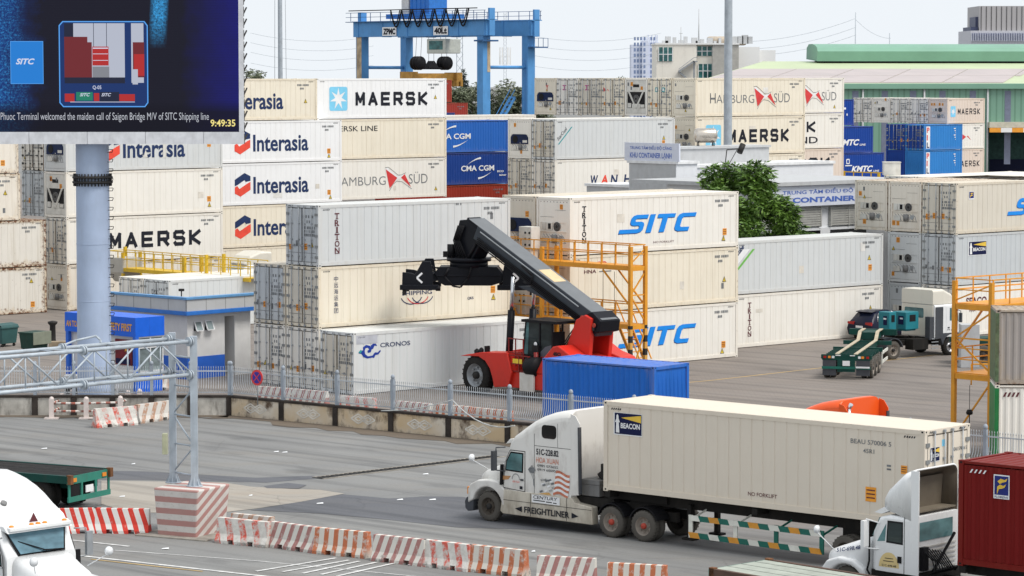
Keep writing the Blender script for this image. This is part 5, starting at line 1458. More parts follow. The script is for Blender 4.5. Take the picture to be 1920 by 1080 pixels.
# ---- green shed
SHY = R(5); Ysh = 350
M['shed_wall'] = NT('green profiled sheet')
def shed_wall():
    t = M['shed_wall']; v, s = t.coords(False); x = t.node('ShaderNodeSeparateXYZ'); t.l.new(v, x.inputs[0])
    f = t.math('FRACT', t.math('MULTIPLY', x.outputs[0], 1.35)); n = t.noise(t.scaled(v, 1, 1, .2), .6, 5)
    c = t.mix(t.rng(f, .70, .78), (.165,.315,.235), (.115,.235,.17)); c = t.mix(t.math('MULTIPLY', t.rng(n, .5, .75), .3), c, (.19,.30,.24))
    return t.fin(c, .55)
M['shed_wall'] = shed_wall()
M['shed_green'] = plain('green ridge sheet', (.19,.36,.27), .55, var=.08, scale=.3); M['roof_lime'] = plain('faded lime roof sheet', (.46,.53,.34), .6, var=.06, scale=.2)
M['roof_pink'] = plain('grey pink roof sheet', (.44,.39,.385), .6, var=.08, scale=.2); M['skylight'] = plain('bluish grey wall light', (.16,.18,.25), .4)
sh0 = AT(1300, Ysh, 10); sh0.z = 0
sh = thing('green_warehouse', 'long green warehouse with pinkish roof and raised ridge vent, far right', 'warehouse', sh0, SHY)
SS = 5586 / Ysh
sx_ = lambda p: (p - 1300) / SS / math.cos(SHY)
LW = sx_(2150); ez = 13.1
b = MB(); b.box(0, 0, ez - 4.6, LW, .15, ez); b.box(0, 0, 0, sx_(1860), .15, ez - 4.6); b.build('wall', M['shed_wall'], sh)
b = MB(); b.box(sx_(1860), 3, 0, LW, 3.1, ez - 4.6); b.box(sx_(1860), .16, 0, sx_(1860) + .2, 3, ez - 4.6); b.build('inner_wall', plain('dark shed interior', (.028,.060,.055), .8, var=.3), sh)
b = MB(); b.box(sx_(1873), 2.8, 0, LW, 2.95, 4.6); b.build('bay_door', plain('navy bay opening', (.008,.010,.028), .8), sh)
b = MB(); b.box(sx_(1858), -1.2, ez - 4.65, LW, .0, ez - 4.0); b.build('canopy', plain('canopy cream edge', (.55,.52,.42), .6), sh)
for k in range(8):
    b = MB(); b.box(sx_(1858) + k * 1.35, -1.28, ez - 5.2, sx_(1858) + k * 1.35 + 1.33, -1.1, ez - 4.68); b.build('guard_beam', M['orange_stick'] if k % 2 == 0 else M['far_white'], sh)
b = MB(); b.box(-.3, -.45, ez - .1, LW + .3, .05, ez + .55); b.build('gutter', M['shed_green'], sh, bevel=.05)
for p in (1606, 1662, 1716, 1772, 1830, 1897):
    b = MB(); b.box(sx_(p - 6), -.03, ez - 9, sx_(p + 6), -.004, ez - .3); b.build('wall_light', M['skylight'], sh)
for p in (1620, 1737, 1858):
    b = MB(); b.cyl((sx_(p), -.15, 0), (sx_(p), -.15, ez), .12, n=8); b.build('downpipe', M['panel_grey'], sh)
rz = lambda y: ez + .55 + (y + .4) * .060
rd = 46.0
def roof(x0, x1, y0, y1, m, nm='roof_sheet', lift=0.0):
    k0, k1 = y0 * .36, y1 * .36
    b = MB(); b.add([(x0 + k0, y0, rz(y0) + lift), (x1 + k0, y0, rz(y0) + lift), (x1 + k1, y1, rz(y1) + lift), (x0 + k1, y1, rz(y1) + lift), (x0 + k0, y0, rz(y0) + lift - .25), (x1 + k0, y0, rz(y0) + lift - .25), (x1 + k1, y1, rz(y1) + lift - .25), (x0 + k1, y1, rz(y1) + lift - .25)], [(0,1,2,3),(7,6,5,4),(0,4,5,1),(1,5,6,2),(2,6,7,3),(3,7,4,0)])
    return b.build(nm, m, sh)
roof(-.4, LW + .3, -.4, rd, M['roof_lime'], 'roof')
xs = [0, 7.5, 14.8, 22.2, 29.6, 37]
for i in range(len(xs) - 1):
    for (ya, yb_) in ((.2, 13.2), (13.5, 27.5)): roof(xs[i] + .08, xs[i+1] - .08, ya, yb_, M['roof_pink'], 'roof_sheet', .10)
roof(xs[-1] + .08, sx_(1900), 13.5, 27.5, M['roof_pink'], 'roof_sheet', .10)
# ridge vent: curved hood over a dark slot
vx0 = 22.6; zr = rz(rd)
pf = [(rd - 4.6, zr + .0), (rd - 4.8, zr + 1.3), (rd - 4.3, zr + 1.8), (rd - 3.0, zr + 2.1), (rd - 1, zr + 2.3), (rd + 1.5, zr + 2.3), (rd + 3.0, zr + 1.8), (rd + 3.2, zr + .3)]
b = MB(); b.prism(pf, 'x', vx0, LW + 4, smooth=False); b.build('ridge_vent', M['shed_green'], sh)
b = MB(); b.prism([(rd - 4.0, zr - .9), (rd - 4.0, zr + .1), (rd + 2.5, zr + .1), (rd + 2.5, zr - .9)], 'x', vx0 + 1.0, LW + 4); b.build('vent_slot', M['black'], sh)
# ---- grey tower far right
Yt = 760; St = 5586 / Yt
tw = thing('grey_tower', 'grey panelled tower with a ribbed blue storey at the upper right corner', 'tower', ((1816 - 960) / St, Yt, 0))
zt2 = lambda y: CAMH - (y - 137.7) / St
X = lambda x: (x - 1816) / St
M['tower_grey'] = plain('grey tower panels', (.40,.385,.39), .6, var=.05, scale=.1)
b = MB(); b.box(X(1833), 0, zt2(60), X(2000), 20, zt2(12)); 
for k in range(13): b.box(X(1836 + k * 9.5), -.12, zt2(58), X(1836.8 + k * 9.5), .0, zt2(13), 1)
b.build('upper_block', [M['tower_grey'], M['gasket']], tw)
b = MB(); b.box(X(1816), -1, 0, X(2000), 20, zt2(58)); b.build('lower_block', plain('pale tower band', (.50,.50,.54), .6), tw)
b = MB(); b.box(X(1818), -1.1, zt2(76), X(2000), -1.0, zt2(63)); b.build('glazing', plain('deep blue glazing', (.04,.06,.22), .3), tw)
b = MB()
for k in range(34): b.box(X(1817 + k * 3.2), -1.6, zt2(78), X(1818.3 + k * 3.2), -1.1, zt2(62))
b.build('ribs', plain('pale ribs', (.52,.54,.62), .6), tw)
b = MB(); b.box(X(1818), 1, zt2(58), X(1832), 14, zt2(51)); b.box(X(1828), 2, zt2(58), X(1834), 12, zt2(32)); b.build('plant_room', plain('navy plant room', (.06,.07,.13), .5), tw)

# ================================================================ rubber tyred gantry crane
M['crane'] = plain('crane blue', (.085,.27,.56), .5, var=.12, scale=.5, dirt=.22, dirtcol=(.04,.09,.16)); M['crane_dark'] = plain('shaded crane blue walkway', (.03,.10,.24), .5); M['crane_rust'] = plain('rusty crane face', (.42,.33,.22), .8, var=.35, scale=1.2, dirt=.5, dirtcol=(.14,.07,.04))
Dc = 372.0
cr0 = AT(907, Dc, 10); cr0.z = 0
cr = thing('gantry_crane', 'tall blue rubber tyred gantry crane behind the wall of containers', 'crane', cr0, TH)     # local +y runs along V (left, away)
GB, GT = 19.55, 21.45; SP = 23.6; WB = 7.6
for x in (0, WB):
    for y in (0, SP):
        b = MB(); b.box(x - .62, y - .55, 1.2, x + .62, y + .55, GB); 
        b.build('leg', M['crane'], cr)
        b = MB(); b.box(x - .60, y - .555, 8.5, x - .625, y + .45, GB - (1.0 if y == 0 else 0)); 
        if y and x == 0: b.build('rust_patch', M['crane_rust'], cr)
        if y == 0 and x == 0:
            b = MB(); b.box(x + .1, y - .575, 15.0, x + .60, y - .552, GB - .5); b.build('rust_patch', M['crane_rust'], cr)
    b = MB(); b.box(x - .7, -1.3, GB, x + .7, SP + 1.0, GT)
    for k in range(6): b.box(x - .78, -1.0 + k * 4.9, GB - .05, x + .78, -.85 + k * 4.9, GT + .04)
    b.box(x - .8, -1.6, GT, x + .8, SP + 1.2, GT + .12); b.build('girder', M['crane'], cr)
    b = MB()
    sx = -1 if x == 0 else 1
    for k in range(14): b.bar((x + sx * .95, -1.2 + k * 2.0, GT + .12), (x + sx * .95, -1.2 + k * 2.0, GT + 1.25), .06)
    for z in (.65, 1.22): b.bar((x + sx * .95, -1.4, GT + z), (x + sx * .95, SP + 2.2, GT + z), .06)
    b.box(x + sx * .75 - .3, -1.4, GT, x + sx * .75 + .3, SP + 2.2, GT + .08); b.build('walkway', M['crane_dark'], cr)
for y in (0, SP):
    b = MB(); b.cyl((.6, y, 15.6), (WB - .6, y, 15.6), .22, n=10); b.build('tie_beam', M['crane'], cr)
    b = MB(); b.box(-2.5, y - .6, .9, WB + 2.5, y + .6, 2.1); b.build('sill_beam', M['crane'], cr)
    b = MB(); b.box(-.45, y - 1.6, GT - 1.9, .45, y - 1.3, GT + 1.5 if y == 0 else GT + 1.6) if y == 0 else b.box(-.5, y - .3, GT + .1, .5, y + .3, GT + 1.3); b.build('head_post', M['crane'], cr)
    for x in (-1.6, WB + 1.6):
        for dx in (-.75, .75):
            b = MB(); b.lathe([(.3,-.3),(.72,-.28),(.76,-.15),(.76,.15),(.72,.28),(.3,.3)], (x + dx, y, .76), 'y', 18); b.build('wheel', M['rubber'], cr)
b = MB(); b.box(WB - .45, -1.6, GT - 2.0, WB + .45, -1.3, GT + 1.4); b.build('head_post', M['crane'], cr)
b = MB(); b.box(-1.2, -1.2, GB - .75, 1.4, .5, GB - .55); b.box(WB - .6, -1.6, GB - 1.5, WB + 1.9, .4, GB - 1.35)
for k in range(4): b.bar((WB - .6 + .83 * k, -1.6, GB - 1.4), (WB - .6 + .83 * k, -1.6, GB - .3), .05)
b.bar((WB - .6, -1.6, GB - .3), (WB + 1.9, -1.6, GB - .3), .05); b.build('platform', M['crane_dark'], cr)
b = MB()
for dy in (-.3, .3): b.bar((WB - .9, dy - .4, 3), (WB - .9, dy - .4, GB - 3), .07)
for k in range(30): b.bar((WB - .9, -.7, 4 + .42 * k), (WB - .9, -.1, 4 + .42 * k), .05)
for dy in (0, .9): b.bar((WB - 1.2, 1.2 + dy, 11.8), (WB - 5.2, 1.2 + dy, 6.5), .12, .3); b.bar((WB - 1.2, 1.2 + dy, 12.8), (WB - 5.2, 1.2 + dy, 7.5), .07)
for k in range(12): u = k / 11; b.bar((WB - 1.2 - 4 * u, 1.2, 11.8 - 5.3 * u), (WB - 1.2 - 4 * u, 2.1, 11.8 - 5.3 * u), .06, .25)
b.build('ladder', M['crane'], cr)
for y0, w_ in (('ZPMC', 17.2), ('40Lt', 7.2)):
    dc = Decal('end', -.82, W=0); dc.cur = 'name_plate'
    dc.rect(-w_ - 1.4, GB + .10, -w_ + 1.4, GB + 1.22, 'white_ink'); dc.text(y0, -w_ - 1.2, GB + .26, -w_ + 1.2, GB + 1.06, 'ink', .05, d=4); dc.build(None, cr)
# trolley
ty = 14.7
b = MB(); b.box(.4, ty - 3.0, GT + .4, WB - .4, ty + 4.6, GT + 1.0); b.box(2.2, ty - 1.9, GT + 1.0, 5.2, ty + 1.9, GT + 5.6)
for k in range(5): b.box(2.13, ty - 1.9 + k * .85, GT + 1.1, 2.2, ty - 1.78 + k * .85, GT + 5.4)
b.build('trolley_house', plain('bright crane blue', (.03,.17,.50), .5), cr)
b = MB(); b.box(2.2, ty + 2.2, GT + 1.0, 4.4, ty + 3.6, GT + 4.6); b.build('electric_house', plain('pale house', (.60,.57,.52), .6), cr)
b = MB(); b.box(-.2, 7.0, GB - 2.2, 2.4, 10.6, GB - .35); cbm = b.build('cab', plain('cab cream', (.50,.52,.47), .5), cr, bevel=.1)
b = MB(); b.box(-.23, 7.5, GB - 1.7, -.21, 10.1, GB - .6); b.build('cab_window', M['teal_glass'], cbm)
b = MB()
for k in range(7):
    y0 = 1.6 + k * 2.15; b.tube([(-1.05, y0 + 2.15 * t, GT + 1.5 - 2.2 * math.sin(math.pi * t)) for t in (0, .1, .25, .4, .5, .6, .75, .9, 1)], .10, 6); b.tube([(-1.15, y0 + .2 + 1.8 * t, GT + 1.5 - 1.8 * math.sin(math.pi * t)) for t in (0, .15, .35, .5, .65, .85, 1)], .07, 6)
b.bar((-1.1, 0, GT + 1.5), (-1.1, 25, GT + 1.5), .12); b.build('festoon_cable', M['black'], cr)
# head block and spreader, lying along the crane's travel
M['spreader'] = plain('ochre spreader paint', (.45,.24,.05), .6, var=.25, scale=1.5, dirt=.5, dirtcol=(.16,.09,.05))
zs_ = 13.75; yc = 14.3; xc = 3.8
b = MB()
for dx in (-2.3, 2.3):
    for dy in (-.5, 0, .5): b.lathe([(.001,-.16),(.85,-.16),(.9,0),(.85,.16),(.001,.16)], (xc + dx, yc + dy, zs_ + 2.4), 'y', 18)
b.box(xc - 2.0, yc - .4, zs_ + 1.6, xc + 2.0, yc + .4, zs_ + 1.9); b.frustum((xc - .9, yc - .5, xc + .9, yc + .5), zs_ + 1.8, (xc - .3, yc - .3, xc + .3, yc + .3), zs_ + 2.7); b.build('head_block', M['black'], cr)
b = MB(); b.box(xc - 4.0, yc - .7, zs_ + .1, xc + 4.0, yc + .7, zs_ + 1.1); b.box(xc - 4.3, yc - 1.2, zs_, xc - 3.3, yc + 1.2, zs_ + 1.3); b.box(xc + 3.3, yc - 1.2, zs_, xc + 4.3, yc + 1.2, zs_ + 1.2)
for dx in (-4.1, -3.4, 3.4, 4.1): b.box(xc + dx - .2, yc - 1.3, zs_ - .6, xc + dx + .2, yc + 1.3, zs_ + .2)
b.build('spreader', M['spreader'], cr)
b = MB()
for dx in (-2.3, 2.3, 0):
    for dy in (-.5, .5): b.cyl((xc + dx, yc + dy, zs_ + 2.4), (xc + dx * .8, yc + dy, GT + .5), .03, n=5)
b.build('hoist_rope', M['steel'], cr)

# ================================================================ masts and power lines far off
def lattice(label, pxx, Y, ytop, wd, m, base=0.0, name='lattice_mast'):
    t = thing(name, label, 'mast', AT(pxx, Y, 10) * 1); t.location.z = 0
    ht = DY(pxx, ytop, Y).z; b = MB(); n = int(ht / (wd * 1.2))
    for sx, sy in ((-1,-1), (1,-1), (1,1), (-1,1)): b.bar((sx * wd/2, sy * wd/2, 0), (sx * wd/2 * .8, sy * wd/2 * .8, ht), wd * .09)
    for k in range(n):
        z0, z1 = ht * k / n, ht * (k + 1) / n
        for s_ in (-1, 1): b.bar((-wd/2, s_ * wd/2, z0), (wd/2, s_ * wd/2, z1), wd * .05); b.bar((wd/2, s_ * wd/2, z0), (-wd/2, s_ * wd/2, z1), wd * .05)
    b.build('frame', m, t); return t, ht
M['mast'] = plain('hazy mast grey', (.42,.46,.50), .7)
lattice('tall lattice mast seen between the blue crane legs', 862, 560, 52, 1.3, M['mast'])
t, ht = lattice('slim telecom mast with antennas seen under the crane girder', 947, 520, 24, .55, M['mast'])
b = MB()
for k in range(6): a = k * 1.05; b.box(.9*math.cos(a) - .12, .9*math.sin(a) - .12, ht - 9, .9*math.cos(a) + .12, .9*math.sin(a) + .12, ht - 6); b.bar((0,0,ht-7.5), (.9*math.cos(a), .9*math.sin(a), ht-7.5), .08)
b.build('antenna', M['far_white'], t)
for pxx, yt, lb in ((1603, 23, 'thin mast with sagging wires above the green warehouse'), (1667, 62, 'short thin mast above the warehouse ridge, right of the taller one')):
    p = AT(pxx, 640, 10); p.z = 0; hh = DY(pxx, yt, 640).z
    t = thing('radio_mast', lb, 'mast', p); b = MB(); b.cyl((0,0,0), (0,0,hh), .22, .10, 6); b.build('pole', M['mast'], t)
def wire(a, c, Y, sag, k, rad=.035):
    p, q = DY(*a, Y), DY(*c, Y); b = MB(); pts = [p.lerp(q, i / 16) - Vector((0,0,sag * 4 * (i/16) * (1 - i/16))) for i in range(17)]; b.tube(pts, rad, 4)
    tag(b.build('power_line', M['mast']), k, 'power line', 'power lines across the sky')
for i, (y0, y1) in enumerate(((62, 68), (80, 86), (98, 104), (118, 122))): wire((470, y0), (700, y1), 700, 1.5, 'thin overhead wire in the pale sky left of the crane'); wire((1000, y0 + 6), (1240, y1 - 6), 700, 1.5, 'thin overhead wire between the crane and the cream building')
for y in (66, 80, 92): wire((1400, y + 12), (1603, 35 + (y - 66) * 1.2), 640, 1.0, 'wire sagging from the thin mast to the left')
wire((1603, 35), (1670, 72), 640, 1.0, 'wire sagging down from the taller thin mast to the short one')

# ================================================================ trees
def leaf_mat(name, a, b_, c_):
    t = NT(name); v, s = t.coords(False)
    n = t.noise(v, 1.1, 3); n2 = t.noise(v, 11, 2)
    c = t.mix(t.rng(n, .38, .62), a, b_); c = t.mix(t.math('MULTIPLY', t.rng(n2, .5, .72), .75), c, c_)
    m = t.fin(c, .5); return m
M['leaf'] = leaf_mat('mango green leaves', (.045,.105,.015), (.10,.20,.024), (.20,.29,.05))
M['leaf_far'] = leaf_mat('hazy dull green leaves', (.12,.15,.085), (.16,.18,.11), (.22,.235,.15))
M['leaf_dark'] = leaf_mat('dark conifer needles', (.035,.055,.045), (.045,.065,.05), (.06,.08,.06))
M['bark'] = plain('grey brown bark', (.10,.075,.055), .9, var=.3)
def crown(b, blobs, n, size, rnd, hang=.25):
    vol = [r[3] ** 2 for r in blobs]
    for _ in range(n):
        c = rnd.choices(blobs, vol)[0]
        while True:
            d = Vector((rnd.uniform(-1,1), rnd.uniform(-1,1), rnd.uniform(-1,1)))
            if .05 < d.length < 1: break
        d.normalize(); r = c[3] * (rnd.uniform(.62, 1.08) if rnd.random() < .8 else rnd.uniform(.2, .7))
        p = Vector(c[:3]) + Vector((d.x * r, d.y * r, d.z * r * .9))
        for k in range(rnd.randint(4, 6)):          # a spray of pointed leaves
            a = rnd.uniform(0, 6.28); e = rnd.uniform(-.7, .5) - hang
            t_ = (Vector((math.cos(a) * math.cos(e), math.sin(a) * math.cos(e), math.sin(e))) + d * .5).normalized()
            s_ = t_.cross(Vector((rnd.uniform(-1,1), rnd.uniform(-1,1), 1))).normalized()
            L_ = size * rnd.uniform(.7, 1.3)
            b.add([p, p + t_ * L_ * .45 + s_ * L_ * .16, p + t_ * L_, p + t_ * L_ * .45 - s_ * L_ * .16], [(0,1,2,3)])
def tree(label, loc, blobs, n, size, m, trunk_h, trunk_r, seed, name='broadleaf_tree'):
    rnd = random.Random(seed)
    t = thing(name, label, 'tree', loc)
    b = MB(); b.cyl((0,0,0), (.05,.05,trunk_h), trunk_r, trunk_r * .7, 10)
    for c in blobs[:7]: b.cyl((.05,.05,trunk_h * .9), c[:3], trunk_r * .5, trunk_r * .12, 6)
    b.build('trunk', M['bark'], t)
    b = MB(); crown(b, blobs, n, size, rnd); me = b.mesh('crown', recalc=False); me.materials.append(m); put('crown', me, t)
    return t
rb = random.Random(4)
main = []
for k in range(44):
    a = rb.uniform(0, 6.28); u = rb.random(); z = 4.0 + 5.1 * u
    R_ = 3.1 * math.sqrt(max(0.05, 1 - ((z - 5.6) / 3.7) ** 2)) * rb.uniform(.45, 1.08)
    main.append((R_ * math.cos(a), R_ * math.sin(a), z, rb.uniform(.35, 1.15)))
tl = AT(1380, 170.5, 7); tl.z = 0
tree('dense round mango green tree between the letter sign and the reefer stack', tl, main, 5200, .34, M['leaf'], 3.8, .24, 9)
pl = AT(1512, 171.5, 5); pl.z = 0
pt = thing('palm_tree', 'small palm with drooping fronds right of the round tree', 'palm', pl)
b = MB(); b.cyl((0,0,0), (.1,0,5.6), .14, .10, 8); b.build('trunk', M['bark'], pt)
b = MB(); rnd = random.Random(8)
for k in range(11):
    a = k * .571 + .2; ln = rnd.uniform(1.2, 1.7); pts = [Vector((.1 + math.cos(a) * ln * u, math.sin(a) * ln * u, 5.6 + .75 * u - 1.6 * u * u)) for u in (0, .25, .5, .75, 1)]
    for p, q_ in zip(pts[:-1], pts[1:]):
        d = (q_ - p).normalized(); s_ = d.cross(Vector((0,0,1))).normalized()
        for j in range(4):
            o = p.lerp(q_, j / 4)
            for sg in (-1, 1): b.add([o, o + s_ * sg * .30 + d * .18 - Vector((0,0,.18)), o + d * .07 + s_ * sg * .02], [(0,1,2)])
b.build('fronds', M['leaf'], pt)
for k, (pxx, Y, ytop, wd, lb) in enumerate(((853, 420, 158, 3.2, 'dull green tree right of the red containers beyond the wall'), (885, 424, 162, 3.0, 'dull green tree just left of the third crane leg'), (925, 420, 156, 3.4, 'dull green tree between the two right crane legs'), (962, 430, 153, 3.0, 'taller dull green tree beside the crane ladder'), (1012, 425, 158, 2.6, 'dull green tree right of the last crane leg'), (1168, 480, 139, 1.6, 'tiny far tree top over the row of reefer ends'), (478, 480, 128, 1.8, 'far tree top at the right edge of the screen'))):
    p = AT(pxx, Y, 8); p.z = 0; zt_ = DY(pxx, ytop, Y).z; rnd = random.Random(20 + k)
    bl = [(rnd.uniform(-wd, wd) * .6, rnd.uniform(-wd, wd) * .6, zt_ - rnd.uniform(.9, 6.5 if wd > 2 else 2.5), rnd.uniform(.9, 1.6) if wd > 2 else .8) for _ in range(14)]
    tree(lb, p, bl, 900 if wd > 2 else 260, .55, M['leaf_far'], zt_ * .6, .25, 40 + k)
for k, (pxx, ytop, lb) in enumerate(((869, 124, 'dark pointed conifer in front of the lattice mast'),)):
    p = AT(pxx, 450, 10); p.z = 0; zt_ = DY(pxx, ytop, 450).z
    bl = [(0, 0, zt_ - .5 - j * .75, .22 + j * .17) for j in range(9)]
    tree(lb, p, bl, 900, .42, M['leaf_dark'], zt_ * .9, .2, 70 + k, 'conifer_tree')
# ================================================================ vehicles
def vpaint(name, col, dirt=.3, dcol=(.25,.21,.17), rough=.35):
    """vehicle paint, grime gathered low down and in smears"""
    t = NT(name); v, s = t.coords()
    x = t.node('ShaderNodeSeparateXYZ'); t.l.new(v, x.inputs[0])
    n = t.noise(t.scaled(s, 1.2, 1.2, .5), 1.6, 8, .65)
    k = t.math('ADD', n, t.rng(x.outputs[2], 1.7, .2, 0, .22))
    c = t.mix(t.math('MULTIPLY', t.rng(k, .52, .82), dirt), col, dcol)
    return t.fin(c, t.math('ADD', t.math('MULTIPLY', n, .25), rough - .1), spec=.12 if max(col) < .08 else .35)
M['truck_white'] = vpaint('grimy white truck paint', (.70,.69,.66), .55)
M['truck_clean'] = vpaint('clean white truck paint', (.74,.75,.755), .22, (.42,.40,.36), rough=.25)
M['truck_cream'] = vpaint('cream cab paint', (.66,.63,.55), .3)
M['truck_orange'] = vpaint('orange truck paint', (.80,.10,.015), .1, (.4,.08,.03), .3)
M['skirt'] = vpaint('dirty cream skirt', (.57,.53,.45), .7, (.22,.18,.13))
M['chassis'] = plain('black chassis', (.018,.017,.016), .7, dirt=.4, dirtcol=(.055,.047,.04))
M['chassis_green'] = plain('dark green chassis paint', (.010,.055,.045), .5, dirt=.35, dirtcol=(.05,.05,.045)); M['bed_green'] = plain('green trailer paint', (.03,.20,.15), .5, dirt=.35, dirtcol=(.08,.10,.08))
M['rail_green'] = plain('green rail paint', (.012,.125,.095), .5, dirt=.15); M['rail_orange'] = plain('orange rail paint', (.62,.28,.04), .5, dirt=.15); M['rail_white'] = plain('white rail paint', (.66,.66,.60), .5, dirt=.2)
M['hub_red'] = plain('red hub', (.38,.05,.03), .5, dirt=.3); M['rim_dusty'] = plain('dusty steel rim', (.27,.235,.20), .7, .1, dirt=.4); M['rim_dark'] = plain('dark oily rim', (.075,.062,.05), .7, .2, dirt=.4); M['rim_alloy'] = plain('polished rim', (.50,.50,.51), .3, .8, var=.2)
M['plastic'] = plain('dark grey plastic', (.055,.06,.07), .5, dirt=.2)
M['beige_in'] = plain('beige fairing lining', (.17,.145,.11), .7, dirt=.4, dirtcol=(.16,.12,.09))

def wheel(t, c, r=.49, w_=.28, rim='rim_dusty', hub='dark_steel', side=-1, tyre='rubber_dusty', name='wheel', dual=0.0):
    """axle along y; side -1 shows its face towards -y"""
    c = Vector(c); y = side
    b = MB(); h = w_ / 2
    b.lathe([(r*.60, -h), (r*.84, -h*1.04), (r*.95, -h*.86), (r, -h*.55), (r, h*.55), (r*.95, h*.86), (r*.84, h*1.04), (r*.60, h)], c, 'y', 30)
    for k in range(26):                        # tread lugs
        a = k * 2 * math.pi / 26; d = Vector((math.cos(a), 0, math.sin(a)))
        b.bar(c + d * (r * .975) + Vector((0, -h*.8, 0)), c + d * (r * .975) + Vector((0, h*.8, 0)), r*.06, r*.09, up=d)
    if dual: b.lathe([(r*.60, -h), (r*.84, -h*1.04), (r, -h*.55), (r, h*.55), (r*.84, h*1.04), (r*.60, h)], c + Vector((0, -y * dual, 0)), 'y', 30)
    o = b.build(name, M[tyre], t)
    f = h * y; q = MB()
    q.lathe([(r*.62, f*1.0), (r*.58, f*.96), (r*.55, f*.35), (r*.30, f*.18), (r*.28, f*.42), (.001, f*.45)], c, 'y', 26)
    for k in range(8):
        a = k * math.pi / 4; p = c + Vector((math.cos(a) * r * .40, f * .26, math.sin(a) * r * .40)); q.cyl(p, p + Vector((0, f * .35, 0)), r * .045, n=6)
    ro = q.build('rim', M[rim], o)
    q = MB(); q.lathe([(r*.20, f*.3), (r*.19, f*.95), (r*.12, f*1.1), (.001, f*1.12)], c, 'y', 14)
    q.build('hub', M[hub], o)
    return o
def xsec(x, y0, y1, z0, z1, r, rb=.04):         # cab cross section at x with rounded roof edges
    p = [(x, y0, z0), (x, y0, z1 - r)]
    for k in range(1, 6): a = math.pi / 2 * k / 5; p.append((x, y0 + r - r * math.cos(a), z1 - r + r * math.sin(a)))
    for k in range(0, 6): a = math.pi / 2 * k / 5; p.append((x, y1 - r + r * math.sin(a), z1 - r + r * math.cos(a)))
    p.append((x, y1, z0)); return p
def quad_panel(pts, m, name, par, th=.012, axis=Vector((0,-1,0))):
    b = MB(); n = len(pts); a = [Vector(p) for p in pts]; bk = [p - axis * th for p in a]
    b.add(a + bk, [tuple(range(n)), tuple(range(2*n-1, n-1, -1))] + [(i, (i+1) % n, n + (i+1) % n, n + i) for i in range(n)])
    return b.build(name, m, par)
def rpoly(x0, z0, x1, z1, r, y): return [(a, y, b) for a, b in rrect(x0, z0, x1, z1, r)]

